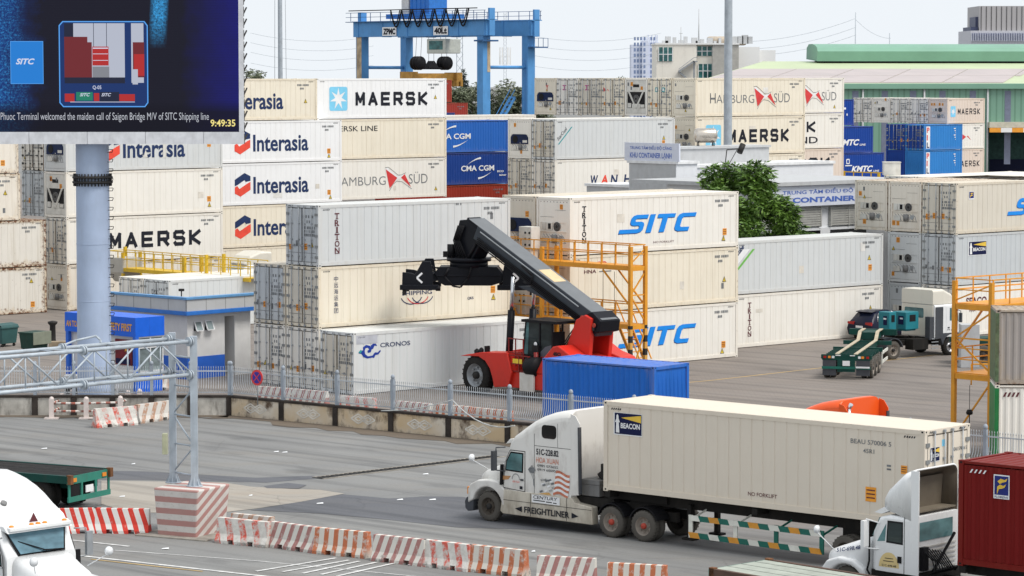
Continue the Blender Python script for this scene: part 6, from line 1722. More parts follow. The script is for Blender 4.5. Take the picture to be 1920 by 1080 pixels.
def long_nose(label, loc, rot, pm, skirt, deco=None, full=True, tint='glass_teal', rims=('rim_dark', 'rim_dusty'), dome=1.0):
    """conventional tractor with a tall sleeper, nose towards -x, near side at y = 0.03"""
    t = thing('tractor_truck', label, 'truck', loc, rot)
    Y0, Y1 = .03, 2.41; C = 1.22
    secs = [(-4.34, .42, 2.02), (-4.12, .30, 2.40), (-4.0, .20, 2.74), (-3.8, .14, 2.97), (-3.45, .10, 3.26), (-3.1, .06, 3.48), (-2.76, .03, 3.65), (-2.3, 0, 3.81), (-1.9, 0, 3.90), (-1.55, 0, 3.95), (-1.38, 0, 3.94)]
    b = MB(); b.loft([xsec(x, Y0, Y1, 1.12, z, .34 if z > 3 else .14) if x > -3.9 else xsec(x, Y0 + i * .12, Y1 - i * .12, 1.12, z, .14) for x, i, z in secs], smooth=True)
    cab = b.build('cab', pm, t)
    for p in cab.data.polygons:
        if abs(p.normal.y) > .93 or abs(p.normal.x) > .97: p.use_smooth = False
    q = MB()                                    # trailing side extenders and their dark edges
    for y0, y1 in ((Y0 + .005, Y0 + .035), (Y1 - .035, Y1 - .005)): q.prism([(-1.40, 1.2), (-1.05, 1.25), (-1.02, 3.55), (-1.2, 3.80), (-1.40, 3.86)], 'y', y0, y1)
    q.build('side_extender', pm, t)
    q = MB(); q.bar((-1.00, Y0 + .02, 1.28), (-1.04, Y0 + .02, 3.45), .13, .05); q.bar((-1.00, Y1 - .02, 1.28), (-1.04, Y1 - .02, 3.45), .13, .05); q.build('edge_strip', M['plastic'], t)
    # hood
    def hsec(x, hw, z0, z1, r): return xsec(x, C - hw, C + hw, z0, z1, r)
    b = MB(); b.loft([hsec(-5.72, .62, .85, 1.30, .12), hsec(-5.66, .74, .8, 1.52, .2), hsec(-5.5, .80, .75, 1.64, .26), hsec(-5.1, .86, .75, 1.78, .3), hsec(-4.7, .92, .75, 1.93, .3), hsec(-4.30, .98, .75, 2.05, .28)]); b.build('hood', pm, t)
    arch = [(-4.99 + .66 * math.cos(R(a)), .50 + .66 * math.sin(R(a))) for a in range(8, 176, 12)]
    fend = [(-5.86, .55), (-5.86, 1.02), (-5.74, 1.20), (-5.4, 1.36), (-4.9, 1.40), (-4.5, 1.36), (-4.24, 1.16), (-4.24, .60)] + arch
    for y0, y1 in ((Y0 - .03, .62), (1.80, Y1 + .03)):
        b = MB(); b.prism(fend, 'y', y0, y1); b.build('fender', pm, t, bevel=.06, seg=3)
    b = MB(); b.prism([(-6.02, .36), (-6.04, .60), (-5.95, .74), (-5.66, .74), (-5.66, .30), (-5.9, .26)], 'y', Y0 + .02, Y1 - .02); b.build('bumper', M['plastic'], t, bevel=.03)
    for y0 in (Y0 - .01, Y1 - .24):
        b = MB(); b.box(-5.90, y0, .84, -5.80, y0 + .25, 1.10); b.build('headlight', M['amber'] if y0 < 1 else M['lamp_white'], t, bevel=.02)
    b = MB(); b.box(-5.75, C - .5, .9, -5.70, C + .5, 1.45); b.build('grille', M['plastic'], t)
    # glass
    fr = [(-4.33, Y0 + .48, 2.06), (-4.33, Y1 - .48, 2.06), (-4.02, Y1 - .24, 2.66), (-4.02, Y0 + .24, 2.66)]
    fn = Vector((-.92, 0, .4)).normalized()
    quad_panel([Vector((p[0], p[1] + (-.06 if p[1] < 1.2 else .06), p[2] + (-.05 if p[2] < 2.3 else .04))) + fn * .035 for p in fr], M['black'], 'windshield_frame', t, .02, fn)
    quad_panel([Vector(p) + fn * .05 for p in fr], M['glass_sky' if dome > 1 else tint], 'windshield', t, .02, fn)
    for ys, sg in ((Y0, -1), (Y1, 1)):
        ax = Vector((0, sg, 0)); S = lambda pts, o: [(x, ys + sg * o, z) for x, z in pts]
        quad_panel(S([(-4.285, 1.20), (-3.335, 1.14), (-3.335, 2.485), (-4.0, 2.485), (-4.225, 2.05)], .006), M['gasket'], 'door_seal', t, .005, ax)
        d = quad_panel(S([(-4.26, 1.22), (-3.36, 1.16), (-3.36, 2.46), (-3.98, 2.46), (-4.20, 2.05)], .012), pm, 'door', t, .012, ax)
        quad_panel(S([(-4.20, 1.78), (-3.42, 1.76), (-3.40, 2.42), (-3.96, 2.43), (-4.16, 2.10)], .018), M['black'], 'window_frame', d, .004, ax)
        quad_panel(S([(-4.15, 1.83), (-3.47, 1.81), (-3.45, 2.37), (-3.93, 2.38), (-4.11, 2.10)], .024), M[tint], 'window', d, .004, ax)
        b = MB(); b.box(-3.52, min(ys + sg*.012, ys + sg*.045), 1.50, -3.40, max(ys + sg*.012, ys + sg*.045), 1.56); b.build('handle', M['plastic'], d)
        for seam in ((-2.93, 2.70, -1.39, 2.715), (-2.95, 1.14, -2.935, 3.1), (-1.95, 2.72, -1.94, 3.5)):
            b = MB(); b.box(seam[0], min(ys + sg*.004, ys - sg*.01), seam[1], seam[2], max(ys + sg*.004, ys - sg*.01), seam[3]); b.build('panel_seam', M['gasket'], t)
    quad_panel(rpoly(-2.62, 2.98, -2.0, 3.42, .12, Y0 - .012), M['glass_black'], 'sleeper_window', t)
    b = MB(); b.prism([(-4.30, 2.64), (-4.12, 2.82), (-3.95, 2.84), (-4.0, 2.70)], 'y', Y0 + .12, Y1 - .12); b.build('sun_visor', pm, t, bevel=.02)
    b = MB(); b.bar((-4.34, Y0 - .04, 1.30), (-4.30, Y0 - .06, 1.98), .12, .06); b.build('air_intake', M['black'], t)
    for y0, sg in ((Y0, -1), (Y1, 1)):
        b = MB(); ym = y0 + sg * .28; b.box(-4.42, min(ym, ym + sg*.2), 1.80, -4.32, max(ym, ym + sg*.2), 2.45); b.tube([(-4.2, y0, 2.55), (-4.37, ym, 2.55), (-4.37, ym, 2.40)], .02, 6); b.tube([(-4.2, y0, 1.75), (-4.37, ym, 1.80)], .02, 6); b.build('mirror', M['plastic'] if dome == 1 else M['steel'], t)
        b = MB(); b.tube([(-5.2, C + sg * .86, 1.68), (-5.62, C + sg * 1.22, 2.0)], .015, 6); b.lathe([(.001,-.05),(.12,-.04),(.13,.02),(.001,.04)], (-5.65, C + sg * 1.24, 2.08), 'x', 14); b.build('hood_mirror', M['lamp_white'], t)
    # skirts, tanks
    b = MB(); b.prism([(-4.42, .42), (-4.30, 1.14), (-1.35, 1.14), (-1.20, .98), (-.50, .90), (-.46, .34), (-4.3, .34)], 'y', Y0 - .02, Y0 + .30); b.prism([(-4.42, .42), (-4.30, 1.14), (-1.35, 1.14), (-.5, .9), (-.46, .34)], 'y', Y1 - .30, Y1 + .02); sk = b.build('side_skirt', skirt, t, bevel=.02)
    b = MB()
    for x in (-3.1, -1.55): b.box(x, Y0 - .026, .36, x + .015, Y0 - .018, 1.12)
    b.box(-4.3, Y0 - .026, .80, -.5, Y0 - .018, .815); b.build('skirt_joint', M['gasket'], sk)
    # frame, fifth wheel, clutter behind the sleeper
    b = MB(); b.box(-5.5, .75, .62, 2.4, .92, .92); b.box(-5.5, 1.52, .62, 2.4, 1.69, .92); b.box(-4.6, .4, .5, -1.0, 2.0, 1.15); b.box(.3, .6, .92, 1.6, 1.85, 1.12); b.box(-1.35, .3, .9, .2, 2.1, 1.18); b.build('chassis', M['chassis'], t)
    if full:
        b = MB(); b.box(-1.20, .35, 1.20, -.45, 1.6, 1.58); b.box(-1.22, .33, 1.58, -.43, 1.62, 1.74); b.build('battery_box', M['machine_grey'], t, bevel=.02)
        b = MB(); b.cyl((-.75, .8, 1.74), (-.55, 1.1, 2.0), .2, n=12); b.box(-.6, .6, 1.74, -.3, 1.3, 2.25)
        for k in range(4): b.tube([(-1.1, .5 + .15*k, 1.25), (-1.0, .4 + .15*k, 1.55), (-.6, .45 + .2*k, 1.6), (-.3, .5 + .2*k, 1.3)], .02, 6)
        b.build('hoses', M['dark_steel'], t)
    b = MB()
    for xc in (.27, 1.59): b.prism([(xc + .60 * math.cos(R(a)), .52 + .60 * math.sin(R(a))) for a in range(20, 161, 14)] + [(xc + .56 * math.cos(R(a)), .52 + .56 * math.sin(R(a))) for a in range(160, 19, -14)], 'y', .06, .70)
    b.build('mudguard', M['black'], t)
    wheel(t, (-4.99, .20, .50), .50, .28, rims[0], 'dark_steel'); wheel(t, (-4.99, 2.24, .50), .50, .28, rims[0], side=1)
    for x in (.27, 1.59): wheel(t, (x, .18, .50), .50, .27, rims[1], 'hub_red', dual=.32); wheel(t, (x, 2.26, .50), .50, .27, rims[1], 'hub_red', side=1, dual=.32)
    if deco: deco(t, sk)
    return t
M['glass_sky'] = glass('sky blue reflecting windscreen', (.13,.24,.30), .08)
BR = R(-41.24); BP = Vector((2.95, 95.6, 0)) * .991
def freight(t, sk):
    dc = Decal('side', .012)
    dc.text('51C-228.82', -2.85, 2.42, -1.90, 2.62, 'ink', .02); dc.text('HOA XUAN', -2.85, 2.16, -1.90, 2.34, M['hoa_red'], .0)
    dc.text('0985 072655', -2.80, 2.03, -1.92, 2.11, 'ink', .0); dc.text('0919 600957', -2.80, 1.90, -1.92, 1.98, 'ink', .0); dc.build('lettering', t)
    dc = Decal('side', .010); dc.cur = 'mural'
    wv = lambda a: .06 * math.sin((a + 2.1) * 7.5)
    for k in range(9):                              # waving striped banner
        z0, z1 = 1.15 + .085 * k, 1.15 + .085 * (k + 1); aa = [-2.12 + .07 * i + .015 * k for i in range(10)]
        dc.poly([(min(a, -1.42), z0 + wv(a)) for a in aa] + [(min(a, -1.42), z1 + wv(a)) for a in aa[::-1]], M['mural_red'] if k % 2 == 0 else 'white_ink')
    dc.poly([(-3.20, 1.90), (-3.13, 1.98), (-2.93, 1.99), (-2.88, 1.90), (-2.95, 1.80), (-3.12, 1.80)], 'grey_ink'); dc.poly([(-3.10, 1.99), (-2.98, 1.99), (-3.0, 2.05), (-3.07, 2.04)], M['mural_grey'])
    dc.poly([(-3.10, 1.79), (-2.98, 1.79), (-2.90, 1.64), (-2.99, 1.60)], M['mural_grey']); dc.poly([(-2.98, 1.60), (-2.93, 1.62), (-2.92, 1.30), (-2.97, 1.42)], 'grey_ink')
    for k in range(14):                             # loose grey brush strokes
        a = -2.68 + .04 * k; z = 1.18 + .40 * abs(math.sin(k * 1.9)); dc.poly([(a, z), (a + .13, z + .05), (a + .10, z + .10), (a - .03, z + .06)], ('grey_ink', M['mural_grey'], 'white_ink')[k % 3], .3 * (k % 4))
    dc.poly([(-2.75, 1.14), (-2.2, 1.14), (-2.3, 1.22), (-2.5, 1.19)], M['mural_gold']); dc.build(None, t)
    dc = Decal('side', .010 - .022); dc.text('FREIGHTLINER', -3.35, .46, -1.42, .67, 'ink', .02); dc.poly([(-3.75, .56), (-3.45, .47), (-3.45, .66)], 'ink'); dc.poly([(-1.02, .56), (-1.32, .47), (-1.32, .66)], 'ink')
    dc.rect(-3.02, .84, -1.82, 1.10, 'white_ink'); dc.text('CENTURY', -2.95, .97, -1.92, 1.08, 'ink', .01, .15, d=1); dc.rect(-2.95, .90, -2.45, .93, 'ink', 1); dc.rect(-2.40, .89, -2.15, .92, 'ink', 1); dc.rect(-2.1, .88, -1.95, .91, 'ink', 1); dc.build('lettering', sk)
    dc = Decal('side', .006); dc.text('HOA XUAN', -3.86, 1.42, -3.56, 1.48, 'logo_red', 0, d=3)
    o = [(-3.72 + .17*math.cos(R(a)), 1.52 + .2*math.sin(R(a))) for a in range(0, 181, 20)]; i_ = [(-3.72 + .15*math.cos(R(a)), 1.52 + .18*math.sin(R(a))) for a in range(180, -1, -20)]; dc.poly(o + i_, 'grey_ink', 3); dc.rect(-3.55, 1.22, -3.43, 1.32, 'ink', 3); dc.build('door_badge', t)
    b = MB(); b.add([(-4.35, .0, 1.45), (-4.05, -.0, 1.5), (-3.95, 0, 1.62), (-4.3, 0, 1.6)], [(0,1,2,3)]); o = b.build('rust_smear', plain('rust smear', (.42,.22,.10), .8, var=.3), t); o.location.y = .012
M['hoa_red'] = plain('faded red lettering', (.60,.22,.14), .5); M['mural_red'] = plain('faded red mural stripe', (.50,.17,.10), .5, var=.3, scale=8); M['mural_grey'] = plain('grey mural paint', (.36,.36,.35), .5, var=.4, scale=9); M['mural_gold'] = plain('gold mural paint', (.62,.36,.12), .5, var=.3, scale=9)
long_nose('white long nosed tractor with grimy skirt and painted sleeper, hauling the cream reefer', BP, BR, M['truck_white'], M['skirt'], freight)
ZB = 1.50
def beacon(dc):
    beacon_logo(dc, .45, 1.88, 1.55, 2.55); dc.cur = 'lettering'; dc.text('BEAU 570006 5', 9.55, 2.32, 11.0, 2.46, 'grey_ink', .008); dc.text('45R1', 10.0, 2.06, 10.4, 2.19, 'grey_ink', .008); dc.text('NO FORKLIFT', 5.75, .38, 6.85, .50, 'maroon', .004)
    dc.rect(10.85, 1.72, 11.0, 1.78, 'grey_ink'); dc.rect(10.85, 1.62, 11.0, 1.67, 'grey_ink'); sticker(dc, 11.35, 1.55, .22)
    sticker(dc, 10.1, .62, .38)
bcn = container('clean cream reefer with a lighthouse logo riding on the trailer behind the long nosed tractor', BP + Vector((0,0,ZB)), BR, col='beacon', letter=beacon, code=False, rear=True, group='containers on trailers')
dr_ = Decal('rear', -.004); beacon_logo(dr_, .30, 1.95, .78, 2.35); dr_.cur = 'id_marking'; dr_.rect(.92, 2.35, 1.12, 2.55, 'star_blue'); dr_.text('BEAU 570006 5', 1.5, 2.15, 2.25, 2.26, 'grey_ink'); sticker(dr_, 1.5, 1.5, .16); ident(dr_, 1.4, 1.3); dashes(dr_, .25, HC - .11, 4); dashes(dr_, 1.85, HC - .11, 4); dr_.build(None, bcn)
def semi_trailer(label, loc, rot, L_=12.3, axles=(9.35, 10.67, 11.99), x0=.6, top=ZB, rail=True, frame='chassis', name='semi_trailer'):
    t = thing(name, label, 'trailer', loc, rot)
    b = MB()
    for y in (.62, 1.72): b.box(x0, y, top - .38, L_, y + .14, top - .07)
    for x in (.05, 5.9, L_ - .22): b.box(x, .02, top - .20, x + .2, 2.42, top - .008)
    for k in range(9): b.box(1.4 + k * 1.2, .76, top - .30, 1.5 + k * 1.2, 1.72, top - .12)
    b.box(x0 - .6, .5, top - .3, x0 + 1.6, 1.94, top - .03); b.build('frame', M[frame], t)
    b = MB()
    for y in (.45, 1.85):
        b.box(3.05, y, .25, 3.2, y + .15, top - .2); b.box(2.9, y - .08, .17, 3.35, y + .23, .24)
    b.bar((3.1, .55, .7), (3.1, 1.9, .7), .06); b.build('landing_gear', M['chassis'], t)
    b = MB()
    for x in axles: b.cyl((x, .3, .5), (x, 2.14, .5), .09, n=8)
    for y in (.66, 1.72): b.box(axles[0] - .5, y, .55, L_ - .1, y + .1, top - .38)
    b.build('axle', M['chassis'], t)
    for x in axles: wheel(t, (x, .16, .50), .50, .27, 'rim_dark', dual=.32); wheel(t, (x, 2.28, .50), .50, .27, 'rim_dark', side=1, dual=.32)
    b = MB(); b.box(L_ - .06, .1, .35, L_ - .02, .75, 1.0); b.box(L_ - .06, 1.7, .35, L_ - .02, 2.34, 1.0); b.build('mud_flap', M['black'], t)
    b = MB(); b.box(L_ - .1, .05, .55, L_, 2.39, .70); b.build('rear_bumper', M['chassis_green'], t)
    if rail:
        cols = ['rail_white', 'rail_green', 'rail_orange', 'rail_green']
        for z, sh in ((.96, 0), (.42, 2)):
            n = 13; w_ = 5.0 / n; b = MB()
            for i in range(n):
                xa, xb_ = 3.5 + i * w_, 3.5 + (i + 1) * w_
                b.prism([(xa, z - .085), (xb_, z - .085), (xb_ - .08, z + .085), (xa - .08, z + .085)], 'y', .03, .07, (0, 1, 2, 1)[(i + sh) % 4])
            b.build('guard_rail', [M['rail_white'], M['rail_green'], M['rail_orange']], t)
        for x, c in ((3.40, 'rail_white'), (5.15, 'rail_white'), (6.7, 'rail_green'), (8.40, 'rail_green')): b = MB(); b.box(x, .075, .33, x + .15, .12, 1.05); b.bar((x + .07, .12, .9), (x + .3, .7, 1.2), .05); b.build('rail_post', M[c], t)
    return t
semi_trailer('black chassis trailer with green, orange and white guard rails under the cream reefer', BP, BR)

# ---- orange tractor behind, only its roof shows
OP = G(1572, 752, 3.95); ov = Vector((math.cos(BR), math.sin(BR), 0)); OPP = OP + ov * 1.40; OPP.z = 0
ot = long_nose('bright orange tractor of which only the roof shows behind the cream reefer', OPP, BR, M['truck_orange'], M['truck_orange'], None, False)
b = MB(); b.tube([(-1.15, .25, 1.2), (-1.15, .25, 3.7), (-1.05, .25, 3.85)], .07, 10); b.build('exhaust_pipe', M['chrome'], ot)

# ---- white tractor, lower left, facing us
LP = Vector((-12.60, 79.05, 0)); la = R(136); ldx, ldy = -4.33, 1.22
lloc = LP - Vector((ldx * math.cos(la) - ldy * math.sin(la), ldx * math.sin(la) + ldy * math.cos(la), 0))
def lefty(t, sk):
    b = MB(); b.box(-4.32, .20, 2.68, -4.12, 2.24, 2.80)
    b.build('roof_visor', M['truck_clean'], t, bevel=.03)
    for y in (.35, 1.0, 1.22, 1.44, 2.1):
        b = MB(); b.lathe([(.001,.05),(.05,.045),(.07,.02),(.07,0)], (-4.20, y, 2.80), 'z', 12); b.build('marker_lamp', M['amber'], t)
    q = MB(); q.box(-4.10, .5, 2.05, -3.9, 1.9, 2.12); q.build('dash_papers', M['star_blue'], t)
    b = MB(); b.cyl((-3.37, 1.75, 3.28), (-3.42, 1.75, 3.36), .09, n=16); b.build('roof_vent', M['machine_grey'], t)
    b = MB(); b.bar((-4.42, 1.1, 2.10), (-4.20, 1.9, 2.40), .03); b.bar((-4.42, .5, 2.08), (-4.40, 1.2, 2.12), .03); b.build('wiper', M['black'], t)
    dc = Decal('side', 0); me = MB(); me.prism([(-.14, 0), (.14, 0), (0, .24)], 'x', -3.955, -3.94); o = me.build('warning_triangle', M['maroon'], t); o.location = (-.055, 1.22, 2.84)
long_nose('clean white tractor with rounded roof and teal windscreen, lower left corner facing right', lloc, la, M['truck_clean'], M['truck_clean'], lefty, False, dome=1.2)

# ---- white tractor with the dark red container, lower right
RR = R(-42); RP = G(1797, 862, 4.35); RP.z = 0
rt = thing('tractor_truck', 'white tractor with open backed roof fairing and day cab, ahead of the dark red container', 'truck', RP, RR)
Y0, Y1, C = .03, 2.35, 1.19; pm = M['truck_clean']
b = MB(); b.loft([xsec(-3.0, Y0 + .25, Y1 - .25, 1.0, 1.86, .1), xsec(-2.86, Y0 + .12, Y1 - .12, 1.0, 2.15, .1), xsec(-2.62, Y0 + .03, Y1 - .03, 1.0, 2.52, .12), xsec(-2.3, Y0, Y1, 1.0, 2.60, .12), xsec(-1.5, Y0, Y1, 1.0, 2.60, .12)], smooth=False); b.build('cab', pm, rt, bevel=.02)
def hs(x, hw, z0, z1, r): return xsec(x, C - hw, C + hw, z0, z1, r)
b = MB(); b.loft([hs(-4.62, .70, .6, 1.12, .15), hs(-4.55, .85, .55, 1.36, .25), hs(-4.3, .92, .5, 1.46, .3), hs(-3.7, .98, .5, 1.68, .35), hs(-2.96, 1.04, .5, 1.92, .3)]); b.build('hood', pm, rt)
fe = [(-4.62, .4), (-4.60, .85), (-4.4, 1.12), (-4.0, 1.25), (-3.5, 1.22), (-3.1, 1.0), (-3.0, .6)] + [(-3.75 + .62 * math.cos(R(a)), .45 + .62 * math.sin(R(a))) for a in range(10, 171, 16)]
for y0, y1 in ((0, .5), (1.9, 2.38)):
    b = MB(); b.prism(fe, 'y', y0, y1); b.build('fender', pm, rt, bevel=.08, seg=3)
    wheel(rt, (-3.75, y0 + .24 if y0 == 0 else y1 - .22, .50), .50, .28, 'rim_dusty', side=-1 if y0 == 0 else 1)
quad_panel([Vector(p) + Vector((-.045, 0, .03)) for p in ((-3.0, Y0 + .3, 1.90), (-3.0, Y1 - .3, 1.90), (-2.64, Y1 - .12, 2.46), (-2.64, Y0 + .12, 2.46))], M['glass_teal'], 'windshield', rt, .02, Vector((-.85, 0, .5)))
d = quad_panel([(-2.72, Y0 - .012, 1.02), (-1.78, Y0 - .012, 1.02), (-1.78, Y0 - .012, 2.50), (-2.42, Y0 - .012, 2.50), (-2.72, Y0 - .012, 2.0)], pm, 'door', rt)
quad_panel([(-2.36, Y0 - .016, 1.83), (-1.80, Y0 - .016, 1.81), (-1.80, Y0 - .016, 2.45), (-2.32, Y0 - .016, 2.45)], M['black'], 'window_frame', d, .003)
b = MB(); b.tube([(-2.95, Y0 + .02, 1.95), (-2.93, Y0 - .01, 1.6), (-2.93, Y0 - .01, 1.25), (-3.0, Y0 - .01, 1.0), (-2.9, Y0 - .01, .85)], .028, 6); b.box(-1.77, Y0 - .004, 1.0, -1.755, Y0 + .01, 2.58); b.build('panel_seam', M['black'], rt)
quad_panel([(-2.32, Y0 - .02, 1.88), (-1.84, Y0 - .02, 1.86), (-1.84, Y0 - .02, 2.40), (-2.28, Y0 - .02, 2.40)], M['glass'], 'window', d, .006)
quad_panel([(-2.66, Y0 - .02, 1.84), (-2.40, Y0 - .02, 1.87), (-2.36, Y0 - .02, 2.36)], M['glass_teal'], 'window', d, .006)
b = MB(); b.box(-1.96, Y0 - .05, 1.30, -1.84, Y0 - .014, 1.48); b.build('handle', M['black'], d)
dc = Decal('side', Y0 - .016); dc.poly([(-2.58 + .34, 1.12)] + [(-2.24 + .34 * math.cos(R(a)), 1.12 + .42 * math.sin(R(a))) for a in range(0, 181, 18)], M['badge']) if 'badge' in M else None
M['badge'] = plain('cream door badge', (.66,.52,.25), .5)
dc.poly([(-2.26 + .34 * math.cos(R(a)), 1.14 + .42 * math.sin(R(a))) for a in range(0, 181, 15)], M['badge']); dc.text('51C-698.48', -2.5, 1.16, -2.02, 1.22, 'ink', .01, d=1); dc.rect(-2.45, 1.30, -2.1, 1.32, 'ink', 1); dc.rect(-2.4, 1.38, -2.12, 1.40, 'ink', 1)
dc.build('door_badge', rt)
hp = Decal('side', .0); hp.text('51C-698.48', 0, 0, .86, .12, 'navy', .02); o = hp.build('lettering', rt); o.location = (-4.18, C - .985, 1.34); o.rotation_euler = (R(-22), R(-12), R(-3))
b = MB(); b.box(-2.98, -.34, 1.68, -2.86, -.10, 2.42); b.tube([(-2.6, .03, 2.35), (-2.9, -.2, 2.46)], .02); b.tube([(-2.6, .03, 1.62), (-2.9, -.2, 1.64)], .02); b.build('mirror', pm, rt, bevel=.03)
b = MB(); b.tube([(-4.25, .28, 1.34), (-4.62, -.10, 1.88)], .016, 6); b.lathe([(.001,-.05),(.11,-.03),(.12,.03),(.001,.05)], (-4.64, -.12, 1.98), 'x', 14); b.build('hood_mirror', M['lamp_white'], rt)
# hollow roof fairing, open at the back
def shell(x, i, z0, z1, r): return xsec(x, Y0 + i, Y1 - i, z0, z1, r)
b = MB(); b.loft([shell(-2.62, .42, 2.82, 2.95, .06), shell(-2.60, .25, 2.74, 3.12, .18), shell(-2.42, .12, 2.70, 3.32, .25), shell(-2.12, .05, 2.66, 3.58, .30), shell(-1.86, .02, 2.60, 3.80, .30), shell(-1.55, 0, 2.50, 3.92, .28)], caps=False, closed=False); o = b.build('roof_fairing', pm, rt)
o.data.materials.append(M['beige_in']); md = o.modifiers.new('solid', 'SOLIDIFY'); md.thickness = .05; md.offset = -1; md.material_offset = 1; md.material_offset_rim = 0
b = MB(); b.prism([(-2.3, 2.68), (-1.56, 2.68), (-1.56, 2.72), (-2.3, 2.72)], 'y', Y0 + .1, Y1 - .1); b.add([(-2.05, Y0 + .1, 2.7), (-2.05, Y1 - .1, 2.7), (-1.9, Y1 - .25, 3.6), (-1.9, Y0 + .25, 3.6)], [(0,1,2,3)]); b.build('fairing_lining', M['beige_in'], o)
b = MB(); b.box(-1.56, Y0 + .002, 1.0, -1.30, Y0 + .04, 3.90); b.build('side_extender', pm, rt)
b = MB(); b.prism([(-2.85, 2.62), (-2.55, 2.78), (-2.35, 2.70), (-2.6, 2.6)], 'y', Y0 + .1, Y1 - .1); b.build('sun_visor', pm, rt)
quad_panel([(-1.485, Y0 + .35, 1.90), (-1.485, Y1 - .35, 1.90), (-1.485, Y1 - .35, 2.42), (-1.485, Y0 + .35, 2.42)], M['glass_teal'], 'rear_window', rt, .01, Vector((1,0,0)))
b = MB()
for k in range(6): b.box(-1.49, Y0 + .2, 1.05 + .13 * k, -1.465, Y1 - .2, 1.09 + .13 * k)
b.build('rear_ribs', M['machine_white'], rt)
rnd = random.Random(3); b = MB()
for k in range(9):
    y = .35 + .14 * k; b.tube([(-1.44, y, 1.75 - .03*k), (-1.1, y + .1, 1.4 - .05*k), (-.9, y - .1, 1.15), (-1.2, y + .12, 1.0)], .02, 6)
b.box(-1.45, .3, 1.1, -1.3, .55, 1.75); b.bar((-1.4, .9, 1.0), (-1.35, 1.9, 2.0), .06); b.build('hoses', M['black'], rt)
b = MB(); b.box(-4.5, .8, .55, 1.5, .95, .85); b.box(-4.5, 1.5, .55, 1.5, 1.65, .85); b.box(-2.9, .1, .5, -1.4, 2.3, 1.02); b.build('chassis', M['chassis'], rt)
def flor(dc):
    dc.cur = 'hazard_marking'
    for k in range(4): dc.poly([(.35 + .14*k, HC - .32), (.40 + .14*k, HC - .32), (.47 + .14*k, HC - .22), (.42 + .14*k, HC - .22)], 'white_ink')
    florens_logo(dc, 1.12, 1.95, 1.62, 2.6)
container('dark red corrugated container with a blue and gold logo, lower right corner', RP + Vector((0,0,4.35 - HC)), RR, kind='dry', col='crimson', letter=flor, group='containers on trailers')
semi_trailer('black chassis trailer under the dark red container', RP, RR, top=4.35 - HC, rail=False)

# ---- flatbeds cut by the picture edges
def flatbed(label, loc, rot, L_, m, bedm, axles, rear_detail=True):
    """x = 0 is the rear end, the bed runs towards -x when L_ is negative"""
    t = thing('flatbed_trailer', label, 'trailer', loc, rot); s_ = 1 if L_ > 0 else -1
    xa, xb_ = (0, L_) if L_ > 0 else (L_, 0)
    b = MB(); b.box(xa, 0, 1.02, xb_, .14, 1.28); b.box(xa, 2.3, 1.02, xb_, 2.44, 1.28); b.box(xa, .7, .75, xb_, .86, 1.02); b.box(xa, 1.58, .75, xb_, 1.74, 1.02); b.build('frame', m, t)
    b = MB(); b.box(xa, .16, 1.20, xb_, 2.28, 1.262)
    for k in range(3): b.box(xa, .72 + .56*k, 1.262, xb_, .74 + .56*k, 1.266, 1)
    b.build('bed', [bedm, M['gasket']], t)
    b = MB()
    for y in (0, 2.28):
        for x in (0, s_ * -.0): b.box(min(0, -s_*.0) - .02, y, 1.0, .16, y + .16, 1.31)
    b.build('twist_lock', plain('rusty brown casting', (.16,.07,.03), .8, var=.3), t)
    e = .002 * -s_
    b = MB(); b.box(-.03 if s_ > 0 else .0, .0, .98, .0 if s_ > 0 else .03, 2.44, 1.26)
    for y in (.05, .75, 1.55, 2.3): b.box(-.05 if s_ > 0 else .0, y, .40, .0 if s_ > 0 else .05, y + .09, 1.0)
    b.box(-.06 if s_ > 0 else .0, .02, .38, .0 if s_ > 0 else .06, 2.42, .56); b.build('rear_frame', M['bed_green'], t)
    xx = -.05 if s_ > 0 else .04
    for y in (.25, 1.95):
        b = MB(); b.box(xx, y, 1.05, xx + .03, y + .22, 1.18); b.build('tail_lamp', M['amber'], t)
    b = MB(); b.box(xx - .01, 1.0, .62, xx + .02, 1.42, .86); b.build('number_plate', M['white_ink'], t)
    b = MB(); b.box(xx - .04 if s_ > 0 else .0, .1, .3, .0 if s_ > 0 else .02, .7, .95); b.build('mud_flap', M['black'], t)
    for x in axles: wheel(t, (x, .22, .55), .55, .3, 'rim_dark', tyre='rubber', dual=.34); wheel(t, (x, 2.2, .55), .55, .3, 'rim_dark', side=1, tyre='rubber', dual=.34)
    return t
flatbed('dark green flatbed trailer tail with a big tyre, left edge above the white roof', G(126, 964), R(-28), -9.0, M['chassis_green'], M['chassis'], (-1.25, -2.6))
fb = G(1330, 1066, 1.28); fb.z = 0
flatbed('pale green bed of a trailer just entering at the lower edge before the white hood', fb, R(-47), 7.0, plain('rusty frame', (.10,.06,.045), .8, var=.3), plain('pale green bed', (.36,.39,.34), .7, dirt=.4, dirtcol=(.20,.21,.18)), (1.6, 3.0))

